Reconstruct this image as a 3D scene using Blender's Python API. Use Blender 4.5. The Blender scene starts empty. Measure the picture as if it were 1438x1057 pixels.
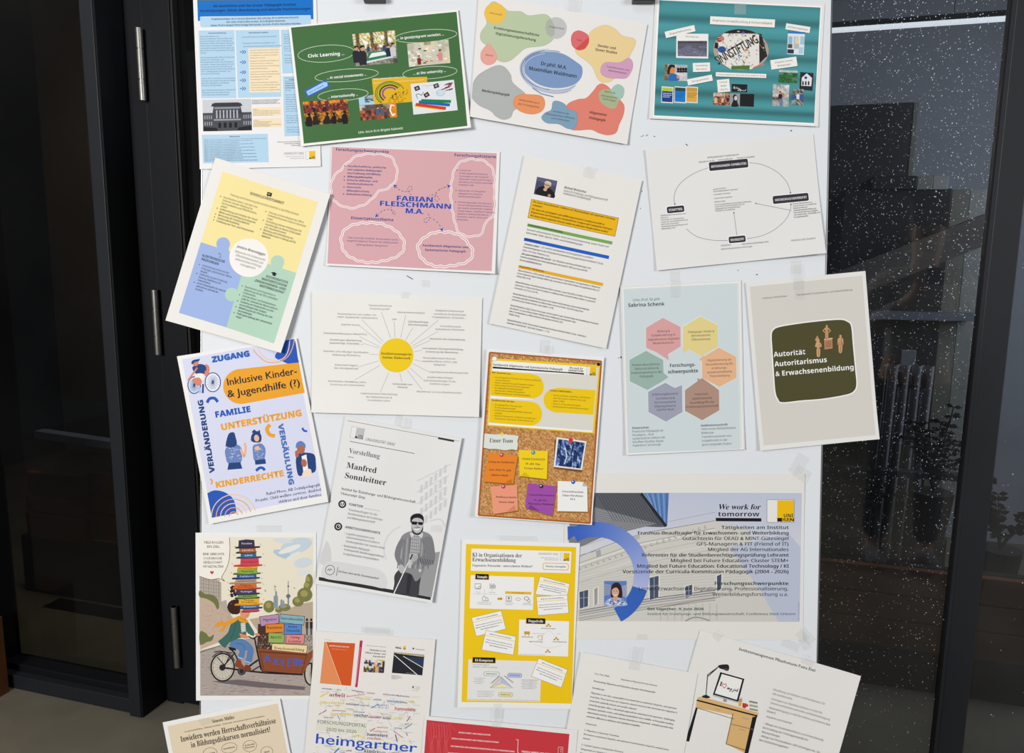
import bpy, math, random
import numpy as np
from mathutils.geometry import tessellate_polygon
from mathutils import Vector

# ------------------------------------------------------------------ camera, world, lights, exposure
S = bpy.context.scene
COL = S.collection
W, H, FPX = 1438.0, 1057.0, 1050.0
CAM_H = 1.5
_d = np.array([642 - 719.0, 6880.0, FPX]); _d /= np.linalg.norm(_d)      # world down, in camera axes (x right, y down, z forward)
_f = np.array([0, 0, 1.0]) - _d * _d[2]; _f /= np.linalg.norm(_f)
_r = np.cross(_d, _f)
C2W = np.array([_r, _f, -_d])                                            # camera axes -> world
CAM = np.array([0.0, 0.0, CAM_H])
cd = bpy.data.cameras.new('camera'); cam = bpy.data.objects.new('camera', cd); COL.objects.link(cam)
cd.sensor_fit = 'HORIZONTAL'; cd.sensor_width = 36; cd.lens = 36 * FPX / W; cd.clip_start = .05
X, Y, Z = C2W @ [1, 0, 0], C2W @ [0, -1, 0], C2W @ [0, 0, -1]
from mathutils import Matrix
cam.matrix_world = Matrix([[X[0], Y[0], Z[0], CAM[0]], [X[1], Y[1], Z[1], CAM[1]], [X[2], Y[2], Z[2], CAM[2]], [0, 0, 0, 1]])
S.camera = cam
S.view_settings.view_transform = 'Standard'; S.view_settings.look = 'None'
S.view_settings.gamma = 1; S.view_settings.use_curve_mapping = False
S.view_settings.exposure = 0.13
wd = bpy.data.worlds.new('world'); S.world = wd; wd.use_nodes = True
wd.node_tree.nodes['Background'].inputs[0].default_value = (.62, .70, .85, 1)
wd.node_tree.nodes['Background'].inputs[1].default_value = .07

def area(name, loc, to, sx, sy, power, color):
    l = bpy.data.lights.new(name, 'AREA'); l.shape = 'RECTANGLE'; l.size = sx; l.size_y = sy; l.energy = power; l.color = color
    o = bpy.data.objects.new(name, l); COL.objects.link(o); o.location = loc
    o.rotation_euler = (Vector(to) - Vector(loc)).to_track_quat('-Z', 'Y').to_euler(); return o
area('key_light_left', (-2.5, -1.7, 2.35), (-.1, 1.3, .9), 1.5, 1.2, 140, (1, .975, .94))  # unseen key lamp, added to light the board evenly
area('fill_light_right', (3.3, -1.5, 2.35), (.2, 1.3, .8), 1.5, 1.2, 84, (.97, .985, 1))  # unseen fill lamp on the right, added to balance the key
area('overhead_fill', (-.3, -.2, 3.7), (0, 1.3, 1.0), 1.2, .8, 8, (1, .98, .96))  # unseen lamp overhead, added for downward shadows under the sheets

# ------------------------------------------------------------------ helpers
def lin(c):
    if isinstance(c, str):
        c = c.lstrip('#'); c = [int(c[i:i + 2], 16) / 255 for i in (0, 2, 4)] if len(c) == 6 else [int(k * 2, 16) / 255 for k in c]
    return [x / 12.92 if x <= .04045 else ((x + .055) / 1.055) ** 2.4 for x in c]
def mat(name, color, rough=.5, metal=0, spec=.5, noise=0, scale=20, bump=0, emit=0, coat=0):
    m = bpy.data.materials.new(name); m.use_nodes = True; nt = m.node_tree; b = nt.nodes['Principled BSDF']
    c = lin(color); b.inputs['Base Color'].default_value = (*c, 1); b.inputs['Roughness'].default_value = rough
    b.inputs['Metallic'].default_value = metal; b.inputs['Specular IOR Level'].default_value = spec; b.inputs['Coat Weight'].default_value = coat
    if noise or bump:
        tc = nt.nodes.new('ShaderNodeTexCoord'); n = nt.nodes.new('ShaderNodeTexNoise'); n.inputs['Scale'].default_value = scale
        n.inputs['Detail'].default_value = 6; nt.links.new(tc.outputs['Object'], n.inputs['Vector'])
        if noise:
            r = nt.nodes.new('ShaderNodeValToRGB'); nt.links.new(n.outputs['Fac'], r.inputs[0])
            r.color_ramp.elements[0].position = .3; r.color_ramp.elements[1].position = .7
            r.color_ramp.elements[0].color = (*[x * (1 - noise) for x in c], 1); r.color_ramp.elements[1].color = (*[min(1, x * (1 + noise)) for x in c], 1)
            nt.links.new(r.outputs[0], b.inputs['Base Color'])
        if bump:
            u = nt.nodes.new('ShaderNodeBump'); u.inputs['Strength'].default_value = bump; u.inputs['Distance'].default_value = .01
            nt.links.new(n.outputs['Fac'], u.inputs['Height']); nt.links.new(u.outputs[0], b.inputs['Normal'])
    if emit:
        b.inputs['Emission Color'].default_value = (*c, 1); b.inputs['Emission Strength'].default_value = emit
    return m
def tag(o, label=None, cat=None, group=None, kind=None):
    if label: o['label'] = label
    if cat: o['category'] = cat
    if group: o['group'] = group
    if kind: o['kind'] = kind
    return o
def empty(name, loc=(0, 0, 0), parent=None):
    o = bpy.data.objects.new(name, None); COL.objects.link(o); o.location = loc; o.empty_display_size = .05
    if parent: o.parent = parent
    return o
def mesh_obj(name, V, F, m, parent=None, smooth=False):
    me = bpy.data.meshes.new(name); me.from_pydata([tuple(map(float, v)) for v in V], [], F); me.update()
    if smooth: me.polygons.foreach_set('use_smooth', [True] * len(me.polygons))
    me.materials.append(m)
    o = bpy.data.objects.new(name, me); COL.objects.link(o)
    if parent: o.parent = parent; o.matrix_parent_inverse = Matrix.Translation(-parent.location)
    return o
BOXF = [(0, 3, 2, 1), (4, 5, 6, 7), (0, 1, 5, 4), (1, 2, 6, 5), (2, 3, 7, 6), (3, 0, 4, 7)]

# ------------------------------------------------------------------ two reference planes of the place: the leaning board and the glass facade
BD = np.array([-594.0, 39271.5, FPX]); BD /= np.linalg.norm(BD)          # down along the board, camera axes
BR_ = np.array([1, .0151, 0.0]); BR_ -= BD * (BR_ @ BD); BR_ /= np.linalg.norm(BR_)
BDIST = 1.329
bu, bv = C2W @ BR_, -(C2W @ BD)                                          # board right, board up
bn = np.cross(bu, bv); bn /= np.linalg.norm(bn)                          # towards the viewer
B0 = CAM + C2W @ np.array([0, 0, BDIST])
if bn @ (CAM - B0) < 0: bn = -bn
def board(px, off=0.0):
    "pixel coordinates of the reference picture -> metres on the board's surface, plus an offset along its normal"
    px = np.atleast_2d(np.asarray(px, float)); n = len(px)
    r = np.stack([px[:, 0] - 719, px[:, 1] - 528.5, np.full(n, FPX)], 1) @ C2W.T
    t = ((B0 - CAM) @ bn) / (r @ bn)
    return CAM + r * t[:, None] + bn * np.reshape(off, (-1, 1))
FA = math.radians(16)
F0 = np.array([-1.156, 2.362, 0.0]); es = np.array([math.cos(FA), -math.sin(FA), 0]); en = np.array([math.sin(FA), math.cos(FA), 0]); ez = np.array([0, 0, 1.0])
def fac(s, n, z): return F0 + es * s + en * n + ez * z
def sz(px, py, n=0.0):
    "where the sight line meets the plane n behind the facade: (s, z)"
    r = C2W @ np.array([px - 719, py - 528.5, FPX]); P = F0 + en * n
    t = ((P - CAM) @ en) / (r @ en); q = CAM + r * t - F0
    return float(q @ es), float(q[2])
def fbox(name, s0, s1, n0, n1, z0, z1, m, parent=None, bev=0.0):
    V = [fac(s, n, z) for z in (z0, z1) for s, n in ((s0, n0), (s1, n0), (s1, n1), (s0, n1))]
    o = mesh_obj(name, V, BOXF, m, parent)
    if bev:
        b = o.modifiers.new('b', 'BEVEL'); b.width = bev; b.segments = 2
    return o
def cyl(name, p0, p1, r, m, parent=None, n=20, r1=None):
    p0, p1 = np.array(p0, float), np.array(p1, float); d = p1 - p0; d /= np.linalg.norm(d)
    a = np.cross(d, [0, 0, 1]); a = a if np.linalg.norm(a) > .1 else np.cross(d, [1, 0, 0]); a /= np.linalg.norm(a); b = np.cross(d, a)
    V = []; r1 = r1 or r
    for p, rr in ((p0, r), (p1, r1)):
        V += [p + rr * (math.cos(t) * a + math.sin(t) * b) for t in np.linspace(0, 2 * math.pi, n, endpoint=False)]
    F = [(i, (i + 1) % n, n + (i + 1) % n, n + i) for i in range(n)] + [tuple(range(n))[::-1], tuple(range(n, 2 * n))]
    return mesh_obj(name, V, F, m, parent)

# ------------------------------------------------------------------ glyphs
_gc = {}
def _raw(body, off, res):
    c = bpy.data.curves.new('g', 'FONT'); c.body = body; c.size = 1; c.offset = off; c.resolution_u = res
    o = bpy.data.objects.new('g', c)
    me = o.to_mesh(); n = len(me.vertices); v = np.zeros(n * 3)
    if n:
        me.vertices.foreach_get('co', v); me.calc_loop_triangles(); k = len(me.loop_triangles); t = np.zeros(k * 3, int)
        me.loop_triangles.foreach_get('vertices', t)
    else: t = np.zeros(0, int)
    o.to_mesh_clear(); bpy.data.objects.remove(o); bpy.data.curves.remove(c)
    return v.reshape(-1, 3)[:, :2].copy(), t.reshape(-1, 3)
FONTS = {  # upper, lower, digits, offset
    'R': (None, None, None, 0), 'RB': (None, None, None, .008),
    'S': (0x1D5A0, 0x1D5BA, 0x1D7E2, 0), 'SB': (0x1D5D4, 0x1D5EE, 0x1D7EC, 0), 'SX': (0x1D5D4, 0x1D5EE, 0x1D7EC, .012),
    'F': (0x1D400, 0x1D41A, 0x1D7CE, 0), 'FR': (0x1D400, 0x1D41A, 0x1D7CE, -.007), 'FI': (0x1D400, 0x1D41A, 0x1D7CE, -.005),
    'FB': (0x1D400, 0x1D41A, 0x1D7CE, 0), 'C': (0x1D4D0, 0x1D4EA, None, 0), 'M': (0x1D670, 0x1D68A, 0x1D7F6, 0)}
UML = {'ä': 'a', 'ö': 'o', 'ü': 'u', 'Ä': 'A', 'Ö': 'O', 'Ü': 'U'}
def _map(ch, f):
    u, l, d, off = FONTS[f]
    if u is None: return ch
    if 'A' <= ch <= 'Z': return chr(u + ord(ch) - 65)
    if ch == 'h' and l == 0x1D44E: return '\u210e'
    if 'a' <= ch <= 'z': return chr(l + ord(ch) - 97)
    if d and '0' <= ch <= '9': return chr(d + ord(ch) - 48)
    return ch
LETTERS = {}
def glyph(ch, f, res):
    f0 = 'SB' if f == 'SX' else f; res = 2 if FONTS[f][0] else res
    k = (ch, f0, res)
    if k in _gc: return _gc[k]
    if f0 in ('FB', 'FI'):                                               # slanted serif
        v, t, adv = glyph(ch, 'F' if f0 == 'FB' else 'FR', res); v = v.copy()
        if len(v): v[:, 0] += .22 * v[:, 1]
        _gc[k] = (v, t, adv * .96); return _gc[k]
    if ch == ' ': _gc[k] = (np.zeros((0, 2)), np.zeros((0, 3), int), .28); return _gc[k]
    if ch in UML and FONTS[f][0]:
        v, t, adv = glyph(UML[ch], f, res); cx = (v[:, 0].min() + v[:, 0].max()) / 2; top = v[:, 1].max() + .07; q = .05; w_ = .12; D = []
        for s in (-1, 1): D += [[cx + s * w_ - q, top], [cx + s * w_ + q, top], [cx + s * w_ + q, top + 2 * q], [cx + s * w_ - q, top + 2 * q]]
        n = len(v); _gc[k] = (np.vstack([v, D]), np.vstack([t, [[n, n + 1, n + 2], [n, n + 2, n + 3], [n + 4, n + 5, n + 6], [n + 4, n + 6, n + 7]]]), adv)
        return _gc[k]
    if (f0, ch) in LETTERS: _gc[k] = LETTERS[(f0, ch)]; return _gc[k]
    m = _map(ch, f0); off = FONTS[f0][3]
    if m == ch: off = .008 if f0 in ('RB', 'SB', 'F', 'FB') and ch != 'M' else 0
    if 'bar' not in _gc:
        q = _raw('|', 0, 1)[0][:, 0]; _gc['bar'] = (q.min(), q.max())
    b0, b1 = _gc['bar']; v, t = _raw(m + '|', off, res)
    adv = v[:, 0].max() - off - b1
    keep = np.abs(v[:, 0] - (adv + b0 - off)) > 2e-3; keep &= np.abs(v[:, 0] - (adv + b1 + off)) > 2e-3
    mp = np.full(len(v), -1); mp[keep] = np.arange(keep.sum()); T = mp[t]; T = T[(T >= 0).all(1)]
    _gc[k] = (v[keep], T, float(adv)); return _gc[k]
def cap(f):
    k = ('cap', f)
    if k not in _gc: _gc[k] = float(glyph('H', f, 1)[0][:, 1].max())
    return _gc[k]
def layout(s, f, res):
    VV, TT, x, n = [], [], 0.0, 0
    for ch in s:
        v, t, a = glyph(ch, f, res)
        if len(v):
            VV.append(v + [x, 0]); TT.append(t + n); n += len(v)
        x += a
    if not VV: return np.zeros((0, 2)), np.zeros((0, 3), int), 0.0
    return np.vstack(VV), np.vstack(TT), x

# ------------------------------------------------------------------ ink material: every flat print reads its own colour
def ink_material(name, rough, coat):
    m = bpy.data.materials.new(name); m.use_nodes = True; nt = m.node_tree; b = nt.nodes['Principled BSDF']
    a = nt.nodes.new('ShaderNodeAttribute'); a.attribute_name = 'ink'; nt.links.new(a.outputs['Color'], b.inputs['Base Color'])
    b.inputs['Roughness'].default_value = rough; b.inputs['Specular IOR Level'].default_value = .15; b.inputs['Coat Weight'].default_value = coat
    b.inputs['Coat Roughness'].default_value = .25
    return m
INK = ink_material('printed_ink', .6, 0.0)
KEEP = .86                                                               # albedo of a colour printed on paper against its value under the lamps
_pap = {}
def paper_mat(c):
    if c not in _pap:
        l = [x * KEEP for x in lin(c)]; m = mat('paper', c, .6, 0, .15)
        nt = m.node_tree; b = nt.nodes['Principled BSDF']; b.inputs['Base Color'].default_value = (*l, 1)
        tc = nt.nodes.new('ShaderNodeTexCoord'); n = nt.nodes.new('ShaderNodeTexNoise'); n.inputs['Scale'].default_value = 14; n.inputs['Detail'].default_value = 3
        u = nt.nodes.new('ShaderNodeBump'); u.inputs['Strength'].default_value = .12; u.inputs['Distance'].default_value = .01
        nt.links.new(tc.outputs['Object'], n.inputs['Vector']); nt.links.new(n.outputs['Fac'], u.inputs['Height']); nt.links.new(u.outputs[0], b.inputs['Normal'])
        _pap[c] = m
    return _pap[c]
TAPE = bpy.data.materials.new('clear_tape'); TAPE.use_nodes = True
_nt = TAPE.node_tree; _b = _nt.nodes['Principled BSDF']; _b.inputs['Base Color'].default_value = (.72, .72, .70, 1); _b.inputs['Roughness'].default_value = .28
_b.inputs['Alpha'].default_value = .20

class Poster:
    def __init__(s, name, label, cat, crop, corners, level, ang=0.0, paper='eceae7', curl=(), group='printed sheets taped to the whiteboard'):
        s.x0, s.y0, s.k = crop; s.ang = ang; s.level = level; s.curl = curl
        s.c = np.array([s.px(p) for p in corners]); s.lay = 0; s.boxes = []; s.lay_last = 0
        s.root = empty(name, tuple(board([s.c[3]], .0)[0])); tag(s.root, label, cat, group)
        A = np.array([s.c[1] - s.c[0], s.c[3] - s.c[0]]).T; s.Ai = np.linalg.inv(A)
        N, M = 28, 28; UV = [(i / N, j / M) for j in range(M + 1) for i in range(N + 1)]
        P = [(1 - v) * ((1 - u) * s.c[0] + u * s.c[1]) + v * ((1 - u) * s.c[3] + u * s.c[2]) for u, v in UV]
        P = np.array(P); f = s.f(P)
        top = board(P, f); bot = board(P, np.maximum(f - .00025, .00003)); n = len(P)
        F = []
        for j in range(M):
            for i in range(N):
                a = j * (N + 1) + i; q = (a, a + N + 1, a + N + 2, a + 1); F.append(q); F.append(tuple(x + n for x in q[::-1]))
        rim = [i for i in range(N)] + [N + j * (N + 1) for j in range(M)] + [M * (N + 1) + i for i in range(N, 0, -1)] + [j * (N + 1) for j in range(M, 0, -1)]
        k = len(rim); V = np.vstack([top, bot, top[rim], bot[rim]]); nf = len(F)
        for i in range(k): j = (i + 1) % k; F.append((2 * n + i, 2 * n + j, 2 * n + k + j, 2 * n + k + i))
        s.sheet = mesh_obj('sheet', V, F, paper_mat(paper), s.root)
        s.sheet.data.polygons.foreach_set('use_smooth', [i < nf for i in range(len(F))])
        s.parts = {}; s.cur = None; s.part('print')
    def px(s, p): return (s.x0 + p[0] / s.k, s.y0 + p[1] / s.k)
    def f(s, P):
        uv = (P - s.c[0]) @ s.Ai.T; u, v = uv[:, 0], uv[:, 1]; z = np.full(len(P), .0010 + .00055 * s.level)
        for kind, amp in s.curl:
            if kind == 'b': t = np.clip((v - .72) / .28, 0, 2); z += amp * t * t
            if kind == 't': t = np.clip((.25 - v) / .25, 0, 2); z += amp * t * t
            if kind == 'r': t = np.clip((u - .7) / .3, 0, 2); z += amp * t * t
            if kind == 'l': t = np.clip((.3 - u) / .3, 0, 2); z += amp * t * t
            if kind == 'br': t = np.clip((u + v - 1.35) / .65, 0, 2); z += amp * t * t
            if kind == 'bl': t = np.clip((1 - u + v - 1.35) / .65, 0, 2); z += amp * t * t
            if kind == 'tr': t = np.clip((u + 1 - v - 1.35) / .65, 0, 2); z += amp * t * t
            if kind == 'tl': t = np.clip((2 - u - v - 1.35) / .65, 0, 2); z += amp * t * t
            if kind == 'w': z += amp * (1 + np.sin(u * 9 + v * 4 + s.level)) * .5
        return z
    def part(s, name, label=None):
        k = name
        while k in s.parts: k += '_'
        s.parts[k] = (name, label, []); s.cur = s.parts[k][2]
    def add(s, V, T, c, same=False):
        "V in picture pixels; ink laid over ink gets the next layer up"
        V = np.asarray(V, float)
        if len(V):                                                      # nothing is printed past the paper's edge
            uv = (V - s.c[0]) @ s.Ai.T; o = ((uv < .003) | (uv > .997)).any(1)
            if o.any(): V = V.copy(); V[o] = s.c[0] + np.clip(uv[o], .003, .997) @ np.linalg.inv(s.Ai).T
        if len(V) == 0 or len(T) == 0: return
        lo, hi = V.min(0), V.max(0)
        if same and s.boxes: l = s.lay_last
        else:
            if s.boxes:
                B = np.array(s.boxes); hit = (B[:, 0] < hi[0]) & (B[:, 2] > lo[0]) & (B[:, 1] < hi[1]) & (B[:, 3] > lo[1]); l = 1 + (B[hit, 4].max() if hit.any() else 0)
            else: l = 1
        s.lay_last = l; s.boxes.append((lo[0], lo[1], hi[0], hi[1], l))
        s.cur.append((V, np.asarray(T, int), c if isinstance(c, np.ndarray) else lin(c), l))
    def finish(s):
        s.top = max(b[4] for b in s.boxes)
        for k, (name, label, items) in s.parts.items():
            if not items: continue
            V = np.vstack([i[0] for i in items]); n = 0; T = []; C = []; L = []
            for v, t, c, l in items:
                T.append(t + n); n += len(v); C.append(np.hstack([c * KEEP, np.ones((len(v), 1))]) if isinstance(c, np.ndarray) else np.tile([*(x * KEEP for x in c), 1.0], (len(v), 1))); L.append(np.full(len(v), l))
            T = np.vstack(T); C = np.vstack(C); L = np.concatenate(L)
            W3 = board(V, s.f(V) + .00005 + (.000018 if s.top < 26 or len(s.curl) > 1 else .00045 / s.top) * L) - np.array(s.root.location)
            # every triangle faces the viewer
            a, b, c_ = V[T[:, 0]], V[T[:, 1]], V[T[:, 2]]
            cr = (b[:, 0] - a[:, 0]) * (c_[:, 1] - a[:, 1]) - (b[:, 1] - a[:, 1]) * (c_[:, 0] - a[:, 0]); fl = cr > 0
            T[fl] = T[fl][:, ::-1]
            me = bpy.data.meshes.new(name); me.vertices.add(len(V)); me.vertices.foreach_set('co', W3.astype(np.float32).ravel())
            me.loops.add(T.size); me.loops.foreach_set('vertex_index', T.astype(np.int32).ravel())
            me.polygons.add(len(T)); me.polygons.foreach_set('loop_start', np.arange(0, T.size, 3, dtype=np.int32))
            me.update(calc_edges=True)
            at = me.color_attributes.new('ink', 'FLOAT_COLOR', 'POINT'); at.data.foreach_set('color', C.astype(np.float32).ravel())
            me.materials.append(INK); o = bpy.data.objects.new(name, me); COL.objects.link(o); o.parent = s.root
            if label: o['label'] = label
    # ---- drawing, all in the enlarged coordinates of this sheet
    def poly(s, pts, c, up=1):
        P = [s.px(p) for p in pts]; s.lay += up
        tri = tessellate_polygon([[Vector((x, y, 0)) for x, y in P]])
        s.refine(P, tri, c)
    def refine(s, V, tri, c):
        "split every edge over which the sheet's curl departs from a straight line"
        V = [np.array(p, float) for p in V]
        if s.curl and len(V):
            F = list(s.f(np.array(V))); st = [tuple(t) for t in tri]; out = []; mid = {}
            def bad(i, j):
                k = (i, j) if i < j else (j, i)
                if k not in mid:
                    a_, b_ = V[i], V[j]
                    if np.linalg.norm(a_ - b_) < 5: mid[k] = False
                    else:
                        fs = s.f(np.array([(a_ + b_) / 2, (a_ * 3 + b_) / 4, (a_ + b_ * 3) / 4])); p, q = F[i], F[j]
                        mid[k] = max(abs(fs[0] - (p + q) / 2), abs(fs[1] - (3 * p + q) / 4), abs(fs[2] - (p + 3 * q) / 4)) > 0.8e-5
                return mid[k]
            hm = {}
            while st:
                a, b, d = st.pop()
                if bad(a, b) or bad(b, d) or bad(d, a):
                    _, i, j, k = max((np.linalg.norm(V[i] - V[j]), i, j, k) for i, j, k in ((a, b, d), (b, d, a), (d, a, b))); key = (i, j) if i < j else (j, i)
                    if key not in hm: V.append((V[i] + V[j]) / 2); F.append(s.f(V[-1][None])[0]); hm[key] = len(V) - 1
                    m = hm[key]; st += [(i, m, k), (m, j, k)]
                else: out.append((a, b, d))
            tri = out
        s.add(V, [tuple(t) for t in tri], c)
    def rot(s, cx, cy, pts, ang=None):
        a = math.radians(s.ang if ang is None else ang); ca, sa = math.cos(a), math.sin(a)
        return [(cx + x * ca - y * sa, cy + x * sa + y * ca) for x, y in pts]
    def rect(s, cx, cy, w, h, c, ang=None): s.poly(s.rot(cx, cy, [(-w / 2, -h / 2), (w / 2, -h / 2), (w / 2, h / 2), (-w / 2, h / 2)], ang), c)
    def rr(s, cx, cy, w, h, r, c, ang=None, n=6):
        P = []; r = min(r, w / 2, h / 2)
        for qx, qy, a0 in ((1, -1, -90), (1, 1, 0), (-1, 1, 90), (-1, -1, 180)):
            for i in range(n + 1):
                a = math.radians(a0 + 90 * i / n); P.append((qx * (w / 2 - r) + r * math.cos(a), qy * (h / 2 - r) + r * math.sin(a)))
        s.poly(s.rot(cx, cy, P, ang), c)
    def ellp(s, cx, cy, rx, ry, ang=None, n=36): return s.rot(cx, cy, [(rx * math.cos(t), ry * math.sin(t)) for t in np.linspace(0, 2 * math.pi, n, endpoint=False)], ang)
    def ell(s, cx, cy, rx, ry, c, ang=None, n=24): s.poly(s.ellp(cx, cy, rx, ry, ang, n), c)
    def line(s, pts, w, c, closed=False, dash=0, up=1):
        P = [np.array(p, float) for p in pts]; P = [p for i, p in enumerate(P) if i == 0 or np.linalg.norm(p - P[i - 1]) > 1e-3]
        if closed and len(P) > 2 and np.linalg.norm(P[0] - P[-1]) < 1e-3: P.pop()
        m = len(P); V, T = [], []
        if m < 2: return
        D = [P[(i + 1) % m] - P[i] for i in range(m if closed else m - 1)]; D = [d / np.linalg.norm(d) for d in D]; L, R = [], []
        for i in range(m):
            d0 = D[i - 1] if (closed or i) else D[0]; d1 = D[i] if i < len(D) else D[-1]; n0, n1 = np.array([-d0[1], d0[0]]), np.array([-d1[1], d1[0]]); q = n0 + n1; l = q @ q
            q = n1 if l < .3 else q * min(2 / l, 1.8 / math.sqrt(l)); L.append(P[i] - q * w / 2); R.append(P[i] + q * w / 2)
        acc, on = 0, True
        for i in range(len(D)):
            j = (i + 1) % m; acc += np.linalg.norm(P[j] - P[i])
            if dash and acc > dash: on = not on; acc = 0
            if dash and not on: continue
            k = len(V); V += [s.px(L[i]), s.px(L[j]), s.px(R[j]), s.px(R[i])]; T += [(k, k + 1, k + 2), (k, k + 2, k + 3)]
        if V: s.refine(V, T, c)
    def smooth(s, pts, n=8, closed=True):
        P = [np.array(p, float) for p in pts]; m = len(P); out = []
        for i in range(m if closed else m - 1):
            p0, p1, p2, p3 = (P[(i + j) % m] for j in (-1, 0, 1, 2)) if closed else (P[max(i - 1, 0)], P[i], P[i + 1], P[min(i + 2, m - 1)])
            for q in range(n):
                t = q / n; out.append(tuple(.5 * ((2 * p1) + (-p0 + p2) * t + (2 * p0 - 5 * p1 + 4 * p2 - p3) * t * t + (-p0 + 3 * p1 - 3 * p2 + p3) * t ** 3)))
        if not closed: out.append(tuple(P[-1]))
        return out
    def blob(s, pts, c, edge=None, ew=3):
        q = s.smooth(pts); s.poly(q, c)
        if edge: s.line(q, ew, edge, True)
    def t(s, x, y, h, txt, f='S', c='1d1d22', a='l', w=None, ang=None):
        big = h / s.k > 5.5; V, T, adv = layout(txt, f, 4 if big else 1)
        if not len(V): return
        k = h / cap(f); sx = (w / adv if w else k) ; adv *= sx
        ox = {'l': 0, 'c': -adv / 2, 'r': -adv}[a]; r = math.radians(s.ang if ang is None else ang)
        lx, ly = V[:, 0] * sx + ox, -V[:, 1] * k
        PX = np.stack([s.x0 + (x + lx * math.cos(r) - ly * math.sin(r)) / s.k, s.y0 + (y + lx * math.sin(r) + ly * math.cos(r)) / s.k], 1)
        s.add(PX, T, c)
    def ts(s, x, y, h, lead, lines, f='S', c='1d1d22', a='l', w=None, ang=None):
        r = math.radians(s.ang if ang is None else ang)
        for i, l in enumerate(lines):
            ww = w[i] if isinstance(w, (list, tuple)) else w
            s.t(x - math.sin(r) * lead * i, y + math.cos(r) * lead * i, h, l, f, c, a, ww, ang)
    def bil(s, q, u, v): return tuple((1 - v) * ((1 - u) * np.array(q[0], float) + u * np.array(q[1], float)) + v * ((1 - u) * np.array(q[3], float) + u * np.array(q[2], float)))
    def grid(s, q, nc, nr, C):
        "a patch of ink whose colour runs smoothly from point to point; C has (nr+1)*(nc+1) colours"
        V = [s.px(s.bil(q, i / nc, j / nr)) for j in range(nr + 1) for i in range(nc + 1)]; T = []
        for j in range(nr):
            for i in range(nc): k = j * (nc + 1) + i; T += [(k, k + 1, k + nc + 2), (k, k + nc + 2, k + nc + 1)]
        s.add(V, T, np.array([[x / 12.92 if x <= .04045 else ((x + .055) / 1.055) ** 2.4 for x in c] for c in C]))
    def pic(s, q, rows, pal, jit=.0, seed=1, sub=1):
        "a small printed photograph; pal maps characters to colours"
        rnd = random.Random(seed); nr = len(rows) * sub; nc = max(map(len, rows)) * sub; C = []
        for j in range(nr + 1):
            row = rows[min(j, nr - 1) // sub]
            for i in range(nc + 1):
                c = pal[row[min(min(i, nc - 1) // sub, len(row) - 1)]]
                if isinstance(c, (list, tuple)): c = rnd.choice(c)
                g = 1 + rnd.uniform(-jit, jit); C.append([min(1, max(0, int(c[k:k + 2], 16) / 255 * g)) for k in (0, 2, 4)])
        s.grid(q, nc, nr, C)
    def grad(s, q, cols, nc=24):
        k = max(1, 40 // len(cols)); A_ = [np.array(c, float) for c in cols]; cols = [A_[i] + (A_[i + 1] - A_[i]) * j / k for i in range(len(A_) - 1) for j in range(k)] + [A_[-1]]
        s.grid(q, nc, len(cols) - 1, [[x / 255 for x in c] for c in cols for _ in range(nc + 1)])
    def people(s, q, n, cols, skin=('c99a78', 'a87a5c'), seed=3, size=.16, y0=.3, y1=.95, pants='222230'):
        "standing figures printed in a small picture: legs, coat, head"
        rnd = random.Random(seed); e = math.dist(q[0], q[3])
        for i in range(n):
            u = (i + .5 + rnd.uniform(-.3, .3)) / n; v = rnd.uniform(y0, y1); x, y = s.bil(q, u, v); k = size * e * rnd.uniform(.85, 1.15); c = rnd.choice(cols)
            s.poly(s.rot(x, y, [(-.38 * k, 1.1 * k), (-.46 * k, -.1 * k), (-.25 * k, -.42 * k), (.25 * k, -.42 * k), (.46 * k, -.1 * k), (.38 * k, 1.1 * k)]), c)
            s.ell(x, y - .68 * k, .24 * k, .3 * k, rnd.choice(skin), n=10)
            s.poly(s.rot(x, y - .76 * k, [(-.26 * k, .1 * k), (-.22 * k, -.22 * k), (.2 * k, -.24 * k), (.26 * k, .08 * k), (.1 * k, -.06 * k)]), '1f1814')
    def logo(s, cx, cy, w, h, ang=None, grey=False, letters=True):
        R = lambda x0, y0, x1, y1, c: s.poly(s.rot(cx, cy, [(x0 * w, y0 * h), (x1 * w, y0 * h), (x1 * w, y1 * h), (x0 * w, y1 * h)], ang), c)
        R(-.5, -.5, .5, .5, '8d8d8f'); R(-.48, -.48, .48, .48, 'e9e8e5')
        R(-.12, -.46, .48, .30, 'bfbfbf' if grey else 'f0be07'); R(-.12, .30, .48, .46, '161616')
        if letters:
            for yy, tx, cc in ((.27, 'UNI', '161616'), (.45, 'GRAZ', 'd5d5d5' if grey else 'f0be07')):
                q = s.rot(cx, cy, [(.46 * w, yy * h)], ang)[0]; s.t(q[0], q[1], .15 * h, tx, 'SX', cc, 'r', w=.42 * w if tx == 'GRAZ' else .36 * w, ang=s.ang if ang is None else ang)
    def tape(s, cx, cy, w, h, ang=None, label=None):
        P = np.array([s.px(p) for p in s.rot(cx, cy, [(-w / 2, -h / 2), (w / 2, -h / 2), (w / 2, h / 2), (-w / 2, h / 2)], ang)])
        G = []; n = 6
        for j in range(n + 1):
            for i in range(n + 1): u, v = i / n, j / n; G.append((1 - v) * ((1 - u) * P[0] + u * P[1]) + v * ((1 - u) * P[3] + u * P[2]))
        G = np.array(G); uv = (G - s.c[0]) @ s.Ai.T; ins = (uv[:, 0] > -.02) & (uv[:, 0] < 1.02) & (uv[:, 1] > -.02) & (uv[:, 1] < 1.02)
        z = np.where(ins, s.f(G) + .0010, .0012 + .00055 * s.level)
        V = board(G, z); F = [(j * (n + 1) + i, (j + 1) * (n + 1) + i, (j + 1) * (n + 1) + i + 1, j * (n + 1) + i + 1) for j in range(n) for i in range(n)]
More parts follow.
